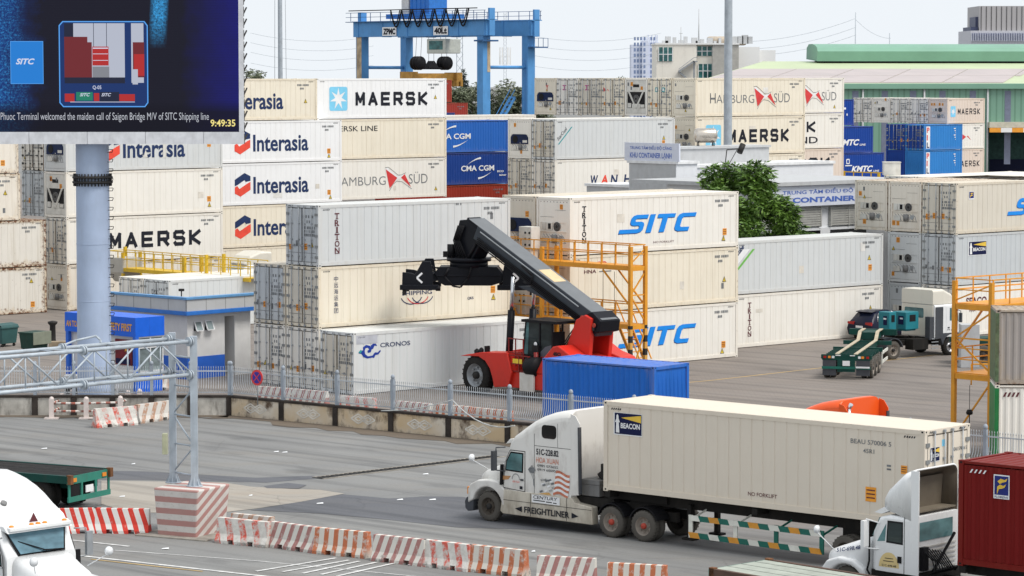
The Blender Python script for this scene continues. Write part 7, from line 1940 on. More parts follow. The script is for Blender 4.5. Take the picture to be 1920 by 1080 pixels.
# ================================================================ reach stacker
RSP = G(890, 740); RSR = R(-46)
rs = thing('reach_stacker', 'red reach stacker with a long black boom and black spreader, beside the blue container', 'reach stacker', RSP, RSR)
M['rs_red'] = vpaint('red machine paint', (.60,.028,.016), .3, (.22,.03,.02), .35); M['rs_dark'] = vpaint('dark machine red', (.22,.015,.012), .4, (.07,.02,.015))
M['boom'] = vpaint('dark slate boom paint', (.050,.058,.068), .2, (.10,.10,.10), .35); M['boom_top'] = plain('boom top shading grey', (.145,.155,.165), .45, var=.12); M['black_arm'] = vpaint('black spreader paint', (.010,.011,.015), .25, (.04,.04,.04), .35)  # boom_top: the upper face's lighter shading is put into its colour
Wd = 3.6
b = MB(); b.box(-.2, .75, .55, 6.6, Wd - .75, 1.45); b.box(1.1, .12, .5, 5.2, .80, 1.25); b.box(1.1, Wd - .8, .5, 5.2, Wd - .12, 1.25); b.build('chassis', M['rs_red'], rs, bevel=.04)
fnd = [(-.95, 1.74), (-.5, 1.84), (.55, 2.02), (2.2, 2.10), (2.5, 1.2), (2.3, .55), (1.35, .45), (1.22, .9), (1.05, 1.30), (.75, 1.62), (.3, 1.80), (-.3, 1.78)]
for y0, y1 in ((-.05, .85), (Wd - .85, Wd + .05)):
    b = MB(); b.prism(fnd, 'y', y0, y1); b.build('fender', M['rs_red'], rs, bevel=.03)
    for yw in ((.20, .78) if y0 < 1 else (Wd - .2, Wd - .78)): pass
    wheel(rs, (0, .28 if y0 < 1 else Wd - .28, .90), .90, .55, 'steel', 'dark_steel', side=-1 if y0 < 1 else 1, tyre='rubber')
    wheel(rs, (5.95, .55 if y0 < 1 else Wd - .55, .80), .80, .5, 'steel', 'dark_steel', side=-1 if y0 < 1 else 1, tyre='rubber')
b = MB(); b.lathe([(.12,0),(.14,.2),(.05,.28),(.001,.3)], (.05, .1, 1.85), 'z', 10); b.lathe([(.10,0),(.12,.2),(.05,.28),(.001,.3)], (.35, .1, 1.92), 'z', 10); b.box(.6, .05, 2.0, .72, .3, 2.3); b.build('work_lamp', M['black'], rs)
# engine deck, counterweight
cw = [(3.9, 1.25), (4.35, 1.95), (5.0, 2.55), (5.35, 2.62), (6.1, 2.25), (6.9, 2.05), (7.15, 1.75), (7.15, .75), (6.8, .6), (6.75, 1.2), (5.1, 1.25)]
for y0, y1 in ((.10, 1.05), (Wd - 1.05, Wd - .10)): b = MB(); b.prism(cw, 'y', y0, y1); b.build('side_cover', M['rs_red'], rs, bevel=.05)
b = MB(); b.prism([(5.4, 1.2), (5.6, 2.2), (6.8, 2.0), (7.4, 1.8), (7.4, .6), (5.6, .6)], 'y', 1.06, Wd - 1.06); b.build('counterweight', M['rs_red'], rs, bevel=.05)
dc = Decal('side', .085); dc.text('45Q', 5.05, 2.12, 5.55, 2.32, 'ink', .06); dc.build('lettering', rs)
for y0, y1 in ((1.05, 1.28), (Wd - 1.28, Wd - 1.05)):
    b = MB(); b.prism([(4.3, 1.3), (4.9, 2.4), (5.55, 3.75), (6.1, 4.0), (6.5, 3.85), (6.45, 2.9), (6.3, 1.6), (6.3, 1.2)], 'y', y0, y1); b.build('boom_tower', M['rs_red'], rs, bevel=.03)
# cab
b = MB()
CX0, CX1, CY0, CY1, CZ0, CZ1 = 2.75, 4.55, .55, 1.02, 1.95, 3.55
CY1 = 2.0
for x in (CX0 + .1, 3.75, CX1):
    for y in (CY0, CY1): b.bar((x - (.18 if x < 3 else 0), y, CZ0), (x, y, CZ1), .07)
b.box(CX0 - .12, CY0 - .1, CZ1 - .03, CX1 + .35, CY1 + .1, CZ1 + .09); b.box(CX0 - .1, CY0, CZ0 - .45, CX1 + .1, CY1, CZ0 + .02); cabo = b.build('cab', M['black'], rs)
b = MB(); b.prism([(3.8, CZ0 + .02), (CX1, CZ0 + .02), (CX1, CZ0 + .62), (4.1, CZ0 + .5), (3.8, CZ0 + .25)], 'y', CY0 - .02, CY0 + .02); b.build('door_panel', plain('grey cab door', (.10,.105,.125), .4), cabo)
b = MB(); b.add([(CX0 - .09, CY0, CZ0 + .05), (3.75, CY0, CZ0 + .05), (3.75, CY0, CZ1), (CX0 + .1, CY0, CZ1)], [(0,1,2,3)]); b.add([(3.8, CY0 + .004, CZ0 + .05), (CX1, CY0 + .004, CZ0 + .05), (CX1, CY0 + .004, CZ1), (3.8, CY0 + .004, CZ1)], [(0,1,2,3)]); b.build('side_window', M['glass'], cabo)
b = MB(); b.add([(CX0 - .10, CY0, CZ0 + .02), (CX0 - .10, CY1, CZ0 + .02), (CX0 + .09, CY1, CZ1), (CX0 + .09, CY0, CZ1)], [(0,1,2,3)]); b.add([(CX0 - .06, CY0 - .01, CZ0 + .1), (CX0 + .22, CY0 - .01, CZ0 + .1), (CX0 + .30, CY0 - .01, CZ1 - .03), (CX0 + .09, CY0 - .01, CZ1 - .03)], [(0,1,2,3)]); b.build('windshield', M['glass_teal'], cabo)
b = MB(); b.box(3.6, .9, CZ0, 4.3, 1.6, CZ0 + .45); b.box(4.1, .9, CZ0 + .4, 4.3, 1.6, CZ0 + 1.15); b.build('seat', M['machine_dark'], cabo)
# steps, rails, tanks
b = MB()
for x in (2.15, 2.6, 3.1): b.bar((x, .12, 1.5), (x, .12, 2.75), .045)
for z in (2.1, 2.75): b.bar((2.1, .12, z), (3.15, .12, z), .045)
for x in (1.7, 2.15, 2.9, 3.5): b.bar((x, .05, 1.25), (x, .05, 2.0), .05)
for z in (1.62, 2.0): b.bar((1.6, .05, z), (3.6, .05, z), .05)
b.box(1.5, .05, 1.25, 3.8, .7, 1.30); b.build('hand_rail', M['rs_dark'], rs)
b = MB(); b.lathe([(.001,0),(.42,.02),(.45,.1),(.45,.6),(.42,.68),(.001,.7)], (3.3, .25, 1.55), 'x', 16); b.build('air_tank', M['black'], rs)
b = MB(); b.box(3.0, -.02, .42, 3.9, .08, 1.25); b.build('step_panel', M['machine_white'], rs); b = MB(); b.box(2.5, .03, 1.62, 3.1, .05, 1.85); b.build('plate', M['yellow'], rs)
b = MB(); b.box(3.85, .45, 1.28, 4.9, 1.05, 2.0); b.cyl((3.75,.3,1.3), (3.75,.3,2.2), .11); b.build('engine_deck', M['rs_dark'], rs)
# boom: outer and inner section in the plane y = 1.8
pv = Vector((6.25, 0, 3.62)); tip = Vector((-2.2, 0, 7.72)); bd = (tip - pv).normalized(); bn = Vector((-bd.z, 0, bd.x)) * -1
if bn.z < 0: bn = -bn
def B(s_, n_, y): return pv + bd * s_ + bn * n_ + Vector((0, y, 0))
BL = (tip - pv).length; yb0, yb1 = 1.32, 2.38
def boom_box(s0, s1, n0, n1, y0, y1, m, nm, par, n0b=None):
    n0b = n0 if n0b is None else n0b; b = MB()
    v = [B(s0, n0, y0), B(s0, n0, y1), B(s0, n1, y1), B(s0, n1, y0), B(s1, n0b, y0), B(s1, n0b, y1), B(s1, n1, y1), B(s1, n1, y0)]
    b.add(v, [(0,1,2,3), (7,6,5,4), (0,4,5,1), (1,5,6,2), (2,6,7,3), (3,7,4,0)]); return b.build(nm, m, par, bevel=.02)
bo_ = boom_box(-.5, BL - .9, -.42, .44, yb0, yb1, M['boom'], 'boom', rs, -.22)
boom_box(-.52, BL - .2, .441, .46, yb0 + .02, yb1 - .02, M['boom_top'], 'top_plate', bo_)
boom_box(1.0, BL - 1.2, .26, .32, yb0 - .05, yb0 - .001, M['steel'], 'guide_rail', bo_)
boom_box(BL - 1.0, BL, -.34, .42, yb0 + .12, yb1 - .12, M['black_arm'], 'inner_boom', bo_)
b = MB(); v = [B(s_, n_, y) for y in (yb0 - .004, yb1 + .004) for s_, n_ in ((2.0, -.42), (4.2, -.42), (4.9, -.80), (3.6, -.55))]; b.add(v, [(0,1,2,3), (7,6,5,4), (0,4,5,1), (1,5,6,2), (2,6,7,3), (3,7,4,0)]); b.build('boom_gusset', M['boom'], bo_)
b = MB()
for k in range(4): b.tube([B(.6, -.05 - .08*k, yb0 - .05), B(4.4, -.05 - .08*k, yb0 - .06), B(BL - 1.2, -.02 - .09*k, yb0 - .06)], .03, 6)
b.tube([B(4.6, -.4, yb0 - .05), B(4.1, -.25, yb0 - .07), B(4.2, .15, yb0 - .07), B(5.0, .2, yb0 - .06)], .05, 6); b.build('hydraulic_hose', M['black'], bo_)
dcp = MB(); dcp.add([B(3.0, .466, yb0 + .15), B(4.15, .466, yb0 + .15), B(4.15, .466, yb1 - .15), B(3.0, .466, yb1 - .15)], [(0,1,2,3)]); dcp.build('warning_plate', plain('cream warning plate', (.62,.47,.28), .6), bo_)
b = MB(); b.prism([(5.75, 3.0), (6.85, 3.25), (6.95, 3.75), (6.4, 4.15), (5.7, 3.9)], 'y', yb0 - .12, yb1 + .12); b.build('boom_foot', M['black_arm'], bo_, bevel=.03)
for y in (1.15, 2.55):
    pa, pb_ = Vector((1.05, y, 1.15)), B(5.2, -.45, y); m_ = pa.lerp(pb_, .64)
    b = MB(); b.cyl(pa, m_, .17, n=14); b.build('lift_cylinder', M['black_arm'], rs)
    b = MB(); b.cyl(m_, pb_, .095, n=12); b.build('piston_rod', M['chrome'], rs)
rnd = random.Random(12); b = MB()
for k in range(10): xx = 5.3 + .12 * k; b.tube([(xx, 1.24, 3.4 - .04*k), (xx - .3, 1.16, 3.0), (xx - .7, 1.12, 2.5), (xx - .9, 1.1, 2.0)], .03, 6)
for k in range(6): b.box(5.6 + .18*k, 1.12, 3.15 + .08 * (k % 3), 5.72 + .18*k, 1.2, 3.4 + .08 * (k % 2))
b.build('hose_bundle', plain('greasy black hose', (.022,.022,.024), .35, spec=.4), rs)
for c_ in ((5.85, 1.17, 3.86), (6.6, 1.17, 3.55)): b = MB(); b.cyl(c_, (c_[0], c_[1] - .06, c_[2]), .10, n=12); b.build('pivot_pin', M['hub_red'], rs)
b = MB(); b.lathe([(.001,0),(.10,.0),(.105,.012),(.001,.02)], (3.55, .45, 2.55), 'y', 16); b.build('round_label', M['white_ink'], rs)
b = MB(); b.box(3.35, .42, 1.98, 3.75, 1.9, 2.5); b.build('seat', M['machine_dark'], rs)
# head, rotator, spreader
hx = tip.x - .05; 
b = MB(); b.prism([(hx - .30, 7.95), (hx + .25, 8.0), (hx + 1.3, 7.4), (hx + 1.05, 6.75), (hx + .75, 6.35), (hx + .60, 6.15), (hx - .65, 6.15), (hx - .72, 6.6), (hx - .50, 7.3)], 'y', 1.42, 2.28); b.build('boom_head', M['black_arm'], rs, bevel=.04)
b = MB()
for k in range(5): b.tube([(hx - .3 + .1*k, 1.35, 7.7), (hx - .55 + .1*k, 1.28, 7.0), (hx - .3 + .15*k, 1.3, 6.2), (hx - .6 + .3*k, 1.2, 6.0)], .035, 6)
b.cyl((hx - .75, 1.3, 6.2), (hx - .75, 1.3, 6.8), .18, n=10); b.box(hx - 1.2, 1.2, 6.18, hx - .6, 1.9, 6.45); b.cyl((hx + .9, 1.38, 6.9), (hx + .2, 1.38, 6.0), .07, n=8, mi=0); b.build('hydraulic_hose', M['black'], rs)
b = MB(); b.cyl((hx - .1, 1.85, 6.02), (hx - .1, 1.85, 6.18), 1.05, n=28); b.cyl((hx - .1, 1.85, 5.74), (hx - .1, 1.85, 6.02), .9, n=28); b.build('rotator', M['black_arm'], rs)
SP = Vector((hx - .1, 1.85, .44)); SA = R(44)        # the spreader is slewed against the machine
def spp(b, name, m, bevel=.03):
    o = b.build(name, m, rs, bevel=bevel); o.location = SP; o.rotation_euler = (0, 0, SA); return o
b = MB(); b.prism([(-1.35, 5.34), (1.35, 5.34), (1.6, 5.05), (1.6, 4.62), (1.1, 4.46), (-1.1, 4.46), (-1.4, 4.62), (-1.6, 5.05)], 'y', -.75, .75); b.cyl((-.9, -.76, 5.2), (-.9, -.9, 5.2), .06, n=8); b.box(-1.5, -.80, 4.9, 1.5, -.75, 4.96); spp(b, 'spreader_frame', M['black_arm'])
b = MB()
for y in (-.55, .25): b.box(-2.5, y, 4.66, 2.55, y + .30, 5.02)
b.box(-2.4, -.20, 4.72, 2.4, .20, 4.96); spp(b, 'telescopic_beam', plain('dark slate beam', (.035,.04,.05), .4), .02)
for sg in (-1, 1):
    ex = lambda a: sg * (3.08 - a)
    pr = [(ex(.0), 4.55), (ex(.02), 5.12), (ex(.40), 5.08), (ex(.62), 5.02), (ex(.95), 5.62), (ex(1.35), 5.62), (ex(1.45), 5.05), (ex(1.45), 4.50), (ex(1.0), 4.40), (ex(.1), 4.45)]
    b = MB(); b.prism(pr, 'y', -1.20, -1.08); b.prism(pr, 'y', 1.08, 1.20); b.box(min(ex(.95), ex(1.35)), -1.08, 4.55, max(ex(.95), ex(1.35)), 1.08, 5.15); b.box(min(ex(.02), ex(.38)), -1.1, 4.55, max(ex(.02), ex(.38)), 1.1, 4.9); b.box(min(ex(-.1), ex(1.7)), -1.26, 4.28, max(ex(-.1), ex(1.7)), -1.0, 4.52); b.box(min(ex(-.1), ex(1.7)), 1.0, 4.28, max(ex(-.1), ex(1.7)), 1.26, 4.52); spp(b, 'spreader_end', M['black_arm'])
    b = MB(); b.bar((ex(.95), -1.21, 4.62), (ex(.70), -1.21, 4.85), .09, .02, up=(0,1,0)); b.bar((ex(.70), -1.212, 4.85), (ex(.95), -1.212, 5.08), .09, .02, up=(0,1,0)); spp(b, 'chevron', M['white_ink'], 0)
    for y in (-1.13, 1.13):
        b = MB(); b.cyl((ex(.1), y, 4.05), (ex(.1), y, 4.3), .09, n=10); spp(b, 'twist_lock', M['dark_steel'], 0)
b = MB(); b.cyl((-1.5, -1.15, 4.36), (-1.28, -1.15, 4.36), .13, n=10); b.tube([(-.9, -.85, 5.3), (-1.1, -.95, 4.9), (-.7, -1.0, 4.45), (-.35, -1.0, 4.4), (0, -.95, 4.8), (.15, -.9, 5.35)], .045, 6); b.tube([(-2.3, -.6, 5.05), (-2.0, -.6, 5.32), (-1.5, -.7, 5.1)], .03, 6); b.tube([(-2.2, -.5, 5.05), (-1.8, -.5, 5.4), (-1.3, -.7, 5.2)], .03, 6); b.tube([(-1.9, -.5, 5.05), (-1.6, -.5, 5.3), (-1.2, -.7, 5.3)], .03, 6)
spp(b, 'hydraulic_hose', M['black'], 0)
# ================================================================ loose boxes near the railing
bl0 = G(1227, 688, STD); bl0.z = 0; blr = R(-40)
container('scuffed bright blue corrugated twenty foot box standing behind the railing', bl0 - Vector((math.cos(blr), math.sin(blr), 0)) * L20, blr, kind='dry', L=L20, h=STD, col='yard_blue', far_off=True, group='containers standing alone')
QR = R(-4.4); qp = G(1866, 722, HC); qp.z = 0
qc = container('white corrugated box with a green end frame, under the rusty grey one', qp, QR, kind='dry', col='warm', group='containers standing alone', letter=lambda dc: [dc.poly([(.3 + .16*k, HC - .45), (.38 + .16*k, HC - .45), (.46 + .16*k, HC - .28), (.38 + .16*k, HC - .28)], 'maroon') for k in range(4)])
b = MB(); b.box(-.012, -.012, .12, .15, 2.45, HC - .12); b.build('end_frame', plain('green end frame paint', (.012,.17,.045), .5, var=.15, dirt=.25), qc)
q2 = container('rusty grey brown box on the white one at the right picture edge', qp + Vector((0,0,HC)), QR, kind='dry', col='old_grey', group='containers standing alone', far_off=True)

b = MB(); b.box(-.012, -.012, .12, .13, 2.45, HC - .12); b.build('end_frame', plain('worn dull green end frame paint', (.10,.15,.08), .7, var=.4, scale=5, dirt=.5, dirtcol=(.13,.07,.04)), q2)
# ================================================================ orange reefer gantries
M['gantry'] = plain('orange gantry paint', (.68,.30,.028), .5, var=.1, dirt=.22, dirtcol=(.30,.12,.03)); M['gantry_yellow'] = plain('yellow gantry paint', (.62,.41,.03), .5, var=.1, dirt=.2, dirtcol=(.25,.17,.05))
M['hazard'] = stripes('black and amber bands', (.012,.012,.012), (.62,.30,.05), 2.0, 0, 0)
def bands():
    t = NT('black and amber post bands'); v, s = t.coords(False); x = t.node('ShaderNodeSeparateXYZ'); t.l.new(v, x.inputs[0])
    f = t.math('FRACT', t.math('MULTIPLY', x.outputs[2], 1.55)); return t.fin(t.mix(t.rng(f, .48, .52), (.012,.012,.012), (.62,.32,.06)), .6)
M['hazard'] = bands()
def gantry(label, loc, rot, m, w_, L_, levels, posts, top, banded=False, open_right=False, base=True, stairs=False):
    t = thing('reefer_gantry', label, 'gantry', loc, rot)
    for y in posts:
        for x in (0, w_):
            z0 = 2.75 if banded and y == 0 else 0
            b = MB(); b.box(x - .085, y - .085, z0, x + .085, y + .085, top if y in (0, posts[-1]) else top - .25); b.build('post', m, t)
            if z0: b = MB(); b.box(x - .085, y - .085, 0, x + .085, y + .085, z0); b.build('banded_post', M['hazard'], t)
    for z in levels:
        b = MB()
        for x in (0, w_): b.box(x - .05, .1, z - .22, x + .05, L_, z)
        for y in posts: b.box(.1, y - .06, z - .24, w_ - .1, y + .06, z - .02)
        b.box(.05, .1, z - .03, w_ - .05, L_, z + .01); b.build('platform', m, t)
        b = MB()
        for x in (0, w_):
            n = int(L_ / .95)
            for k in range(n + 1): b.bar((x, .1 + k * (L_ - .1) / n, z), (x, .1 + k * (L_ - .1) / n, z + 1.0), .045)
            for zz in (.55, 1.0): b.bar((x, .05, z + zz), (x, L_, z + zz), .05)
        for zz in (.55, 1.0): b.bar((0, 0, z + zz), (w_, 0, z + zz), .045); 
        b.build('rail', m, t)
    if base:
        b = MB(); zz = [0.2] + [l - .3 for l in levels] + [top]
        z0 = levels[0] + .0
        for a, c in ((.2, levels[0] - .3), (levels[0] + .1, (levels[0] + levels[-1]) / 2), ((levels[0] + levels[-1]) / 2, levels[-1] - .3)):
            if c - a > .5: b.bar((0, 0, a), (w_, 0, c), .06) if int(a * 10) % 2 == 0 else b.bar((w_, 0, a), (0, 0, c), .06)
        b.bar((0, 0, (levels[0] + levels[-1]) / 2), (w_, 0, (levels[0] + levels[-1]) / 2), .06); b.bar((0, 0, levels[-1] + .1), (w_, 0, top - .1), .05)
        for x in (0, w_): b.bar((x, .05, levels[-1] - 1.9), (x, 1.9, levels[-1] - .25), .07)
        b.build('brace', m, t)
    if stairs:
        b = MB()
        for x in (.1, w_ - .1): b.bar((x, L_ - 2.4, levels[0]), (x, L_ - .6, levels[1] - .1), .06, .16); b.bar((x, L_ - 2.4, levels[0] + .9), (x, L_ - .6, levels[1] + .8), .05)
        for k in range(9): u = k / 9; b.box(.1, L_ - 2.4 + 1.8 * u - .1, levels[0] + 2.65 * u, w_ - .1, L_ - 2.4 + 1.8 * u + .1, levels[0] + 2.65 * u + .03)
        for x in (w_ + .25, w_ + 1.05): b.bar((x, .6, .1), (x, 2.2, levels[0]), .06, .16); b.bar((x, .6, 1.0), (x, 2.2, levels[0] + .9), .05)
        for k in range(9): u = k / 9; b.box(w_ + .25, .6 + 1.6 * u - .1, .1 + 2.7 * u, w_ + 1.05, .6 + 1.6 * u + .1, .13 + 2.7 * u)
        b.build('stairs', m, t)
    return t
ga = AT(1182, 142.4, 3); ga.z = 0
gt1 = gantry('tall orange gantry with rails, banded legs and stairs at the end of the letter reefers', ga, TH, M['gantry'], 1.0, 10.6, (2.80, 5.62), (0, 6.2, 9.6), 6.55, True, stairs=True)
for y, z in ((7.2, 5.62), (7.6, 2.80)):
    b = MB(); b.box(.2, y, z + .5, .8, y + .9, z + 1.6); b.box(.25, y + .1, z + .02, .75, y + .8, z + .5); bx = b.build('socket_box', M['machine_white'], gt1, bevel=.01)
    b = MB()
    for i in range(3):
        for yy in (.12, .42): b.cyl((.195, y + yy, z + .7 + .3*i), (.17, y + yy, z + .7 + .3*i), .06, n=8)
    b.build('socket', M['dark_steel'], bx)
for k, y in enumerate((1.2, 2.6)):
    b = MB(); b.cyl((.1 + .6*k, y, 3.2), (.1 + .6*k, y, 5.3), .012, n=5); b.lathe([(.001,0),(.10,.03),(.12,.12),(.08,.22),(.001,.24)], (.1 + .6*k, y, 3.0), 'z', 10); b.build('hanging_lamp', M['dark_steel'], gt1)
gb_ = AT(1789, 119.2, 3); gb_.z = 0
gt2 = gantry('orange gantry tower with cross braces at the right, beside the green framed box', gb_, TH - R(90), M['gantry'], 1.85, 7.5, (2.85, 5.65), (0, 5.5), 6.55, False)
b = MB(); b.cyl((.9, -.12, 1.45), (.9, -.12, 2.4), .012, n=5); b.lathe([(.001,0),(.12,.03),(.14,.12),(.09,.22),(.001,.24)], (.9, -.12, 1.2), 'z', 10); b.tube([(.9, -.12, 1.2), (.9, -.12, .9), (.95, -.12, .7)], .02, 6); b.build('hanging_plug', M['black'], gt2)
gy0 = AT(235, 186.5, 3); gy0.z = 0
gt3 = gantry('yellow low gantry with rails in front of the far containers, right of the pillar', gy0, TH + R(180), M['gantry_yellow'], 1.3, 14.5, (2.8,), (0, 1.6, 8.0, 10.2), 4.0, False, base=False)
b = MB(); b.frustum((.3, .4, 1.1, 1.5), 1.9, (-.1, .05, 1.4, 1.7), 2.5); b.box(-.1, .05, 2.5, 1.4, 1.7, 3.4); b.build('hopper_box', M['conc_grey'], gt3)
gk = AT(1582, 283, 3); gk.z = 0
gt4 = gantry('far yellow gantry rails below the royal blue containers', gk, TH + R(180), M['gantry_yellow'], 1.2, 5.5, (4.55,), (0, 5.3), 5.6, False, base=False)
b = MB(); b.box(0, 0, 0, 1.0, .8, .75); b.box(-.03, -.03, .75, 1.03, .83, .80); o = b.build('electric_box', M['machine_white']); o.location = G(1660, 329, 3*HC) + Vector((0, .6, 0)); tag(o, 'small white electric box on the roof of the rusty topped reefers', 'electric box')

# ================================================================ yard tractor, skeletal trailer, car
def cabover(label, loc, rot, group=None):
    t = thing('yard_tractor', label, 'truck', loc, rot)       # nose towards +x, near side y = 0
    pw, pc = M['truck_clean'], M['truck_cream']
    b = MB(); b.loft([xsec(2.9, 0, 2.45, 1.0, 2.72, .10), xsec(4.5, 0, 2.45, 1.0, 2.72, .10), xsec(4.85, .08, 2.37, 1.0, 2.40, .10), xsec(5.0, .14, 2.31, 1.0, 1.9, .08)], smooth=False); b.build('cab', pw, t, bevel=.04)
    b = MB(); b.loft([xsec(2.82, .06, 2.39, 2.73, 3.50, .12), xsec(3.6, .06, 2.39, 2.73, 3.52, .14), xsec(4.3, .16, 2.29, 2.73, 3.25, .16), xsec(4.7, .25, 2.2, 2.73, 2.80, .05)], smooth=False); b.build('roof_fairing', pc, t, bevel=.04)
    b = MB(); b.box(2.83, .08, 1.05, 2.895, 2.37, 2.70); rw = b.build('rear_wall', pc, t, bevel=.02)
    quad_panel([(2.82, *p) for p in [(y, z) for y, z in rrect(.75, 2.0, 2.15, 2.52, .08)]], M['glass_teal'], 'rear_window', rw, .008, Vector((-1,0,0)))
    b = MB(); b.box(2.95, -.03, .95, 3.5, .25, 2.6); b.box(2.6, .05, .9, 2.95, .4, 2.1); b.build('air_intake', M['plastic'], t)
    d = quad_panel([(3.75, -.012, 1.05), (4.72, -.012, 1.05), (4.72, -.012, 2.2), (4.55, -.012, 2.6), (3.75, -.012, 2.6)], pw, 'door', t)
    quad_panel([(4.0, -.02, 1.86), (4.66, -.02, 1.80), (4.62, -.02, 2.2), (4.48, -.02, 2.52), (4.0, -.02, 2.52)], M['glass_teal'], 'window', d, .006)
    dc = Decal('side', -.016); dc.rect(3.85, 1.45, 4.0, 1.52, 'ink'); dc.text('51R', 3.82, 1.34, 4.02, 1.42, 'ink'); dc.rect(4.1, 1.33, 4.25, 1.38, 'ink'); dc.build('lettering', d)
    b = MB(); b.box(4.55, -.30, 1.75, 4.65, -.14, 2.25); b.tube([(4.6, 0, 2.4), (4.6, -.22, 2.35), (4.6, -.22, 2.2)], .02); b.build('mirror', M['plastic'], t)
    quad_panel([(4.95, .25, 1.62), (4.95, 2.2, 1.62), (4.82, 2.25, 2.5), (4.82, .2, 2.5)], M['glass_teal'], 'windshield', t, .03, Vector((1, 0, .1)))
    b = MB(); ar = [(4.15 + .62 * math.cos(R(a)), .5 + .62 * math.sin(R(a))) for a in range(175, 4, -12)]; b.prism([(3.35, .9), (3.45, 1.22), (4.9, 1.22), (5.05, .95), (5.05, .4), (4.8, .4)] + ar[::-1], 'y', -.02, .5); b.box(4.8, .02, .38, 5.1, 2.43, .95); b.build('bumper', M['plastic'], t, bevel=.03)
    b = MB(); b.box(-.9, .75, .62, 4.6, .9, .88); b.box(-.9, 1.55, .62, 4.6, 1.7, .88); b.box(1.5, .15, .42, 2.6, .75, .98); b.box(-.4, .5, .88, .6, 1.95, 1.08); b.build('chassis', M['chassis'], t)
    b = MB()
    for k in range(4): b.box(2.72, .0, .42 + .17*k, 3.2, .06, .46 + .17*k)
    b.build('steps', M['steel'], t)
    b = MB(); b.prism([(.62 * math.cos(R(a)), .52 + .62 * math.sin(R(a))) for a in range(10, 171, 12)] + [(.57 * math.cos(R(a)), .52 + .57 * math.sin(R(a))) for a in range(170, 9, -12)], 'y', -.02, .66); b.build('mudguard', M['plastic'], t)
    wheel(t, (0, .18, .5), .5, .27, 'rim_dusty', 'dark_steel', dual=.32); wheel(t, (0, 2.27, .5), .5, .27, 'rim_dusty', side=1, dual=.32)
    wheel(t, (4.15, .18, .5), .5, .28, 'rim_alloy', 'dark_steel', tyre='rubber'); wheel(t, (4.15, 2.27, .5), .5, .28, 'rim_alloy', side=1, tyre='rubber')
    return t
hp0 = G(1677, 675); hr = R(37)
cabover('white cab over tractor with cream back wall in front of the right hand stack', hp0, hr)
tr0 = G(1540, 713); trr = R(76)
# skeletal trailer: x = 0 rear, runs away; y towards the left
st_ = thing('skeletal_trailer', 'empty dark green skeletal trailer with pale runner rails and tail lamps, in the yard', 'trailer', G(1634, 713), trr)
b = MB()
for y in (.72, 1.62): b.box(0, y, .92, 8.4, y + .14, 1.22); 
for x in (0, 4.2, 8.0): b.box(x, .0, 1.0, x + .2, 2.46, 1.20)
for k in range(13): b.box(.5 + .6*k, .1 if k < 6 else .72, 1.02, .62 + .6*k, 2.36 if k < 6 else 1.74, 1.16)
b.build('frame', M['chassis_green'], st_)
for y in (.70, 1.60): b = MB(); b.box(0, y, 1.221, 8.0, y + .18, 1.26); b.prism([(8.0, 1.221), (8.0, 1.26), (8.7, 1.64), (10.4, 1.64), (10.4, 1.60), (8.7, 1.60)], 'y', y, y + .18); b.build('runner_rail', plain('dusty pale rail', (.44,.38,.28), .7, var=.2), st_)
b = MB(); b.box(8.6, .8, 1.2, 10.6, 1.68, 1.58); b.box(10.3, .0, 1.3, 10.6, 2.46, 1.6); b.build('gooseneck', M['chassis_green'], st_)
b = MB(); b.box(-.06, .05, .95, -.005, 2.41, 1.22); b.box(-.06, .80, .38, -.01, 1.66, .95); b.build('tail_board', M['chassis_green'], st_)
b = MB(); b.box(-.10, .05, .52, -.06, 2.41, .64); b.build('rear_bumper', M['rail_green'], st_)
for y in (.08, 1.72): b = MB(); b.box(-.05, y, .2, -.015, y + .66, .96); b.build('mud_flap', M['plastic'], st_)
for y, c in ((.12,'tail_red'), (.36,'amber'), (.52,'lamp_white'), (1.8,'lamp_white'), (1.98,'amber'), (2.2,'tail_red')): b = MB(); b.box(-.085, y, 1.04, -.06, y + .13, 1.15); b.build('tail_lamp', M[c], st_)
for y in (.8, 1.5): b = MB(); b.box(-.08, y, 1.16, -.062, y + .25, 1.20); b.build('reflector', M['white_ink'], st_)
b = MB(); b.box(-.10, 1.05, .68, -.065, 1.40, .92); b.build('number_plate', M['white_ink'], st_)
b = MB(); b.box(-.14, .08, .58, -.10, .75, .66); b.build('lamp_bar', M['lamp_white'], st_)
for x in (1.0, 2.3, 3.6): wheel(st_, (x, .16, .5), .5, .27, 'rim_dusty', dual=.32); wheel(st_, (x, 2.3, .5), .5, .27, 'rim_dusty', side=1, dual=.32)
b = MB(); b.prism([(4.6, .40), (6.8, .40), (6.8, .55), (4.6, .55)], 'y', .02, .06); b.prism([(4.6, .85), (6.8, .85), (6.8, 1.0), (4.6, 1.0)], 'y', .02, .06); b.box(4.5, .02, .35, 4.62, .08, 1.05); b.build('guard_rail', M['rail_white'], st_)
def genset(lb, pxx, Yd, l_, w_, h_, z):
    t = thing('generator', lb, 'generator', AT(pxx, Yd, z), R(40))
    b = MB(); b.box(0, 0, .08, l_, w_, h_); b.box(.1, .1, 0, l_ - .1, w_ - .1, .08); k = b.build('housing', M['genset'], t, bevel=.03)
    b = MB(); b.box(-.008, .15, h_ * .35, .0, w_ * .55, h_ * .8); b.build('control_panel', M['logo_navy'], k)
    b = MB(); b.box(l_ * .3, -.01, h_ * .5, l_ * .75, .0, h_ * .85); b.build('vent_grille', M['black'], k)
    b = MB(); b.box(-.012, .2, h_ * .62, -.008, .4, h_ * .7); b.build('lettering', M['white_ink'], k)
M['genset'] = plain('teal generator paint', (.012,.175,.215), .4, var=.08, dirt=.15)
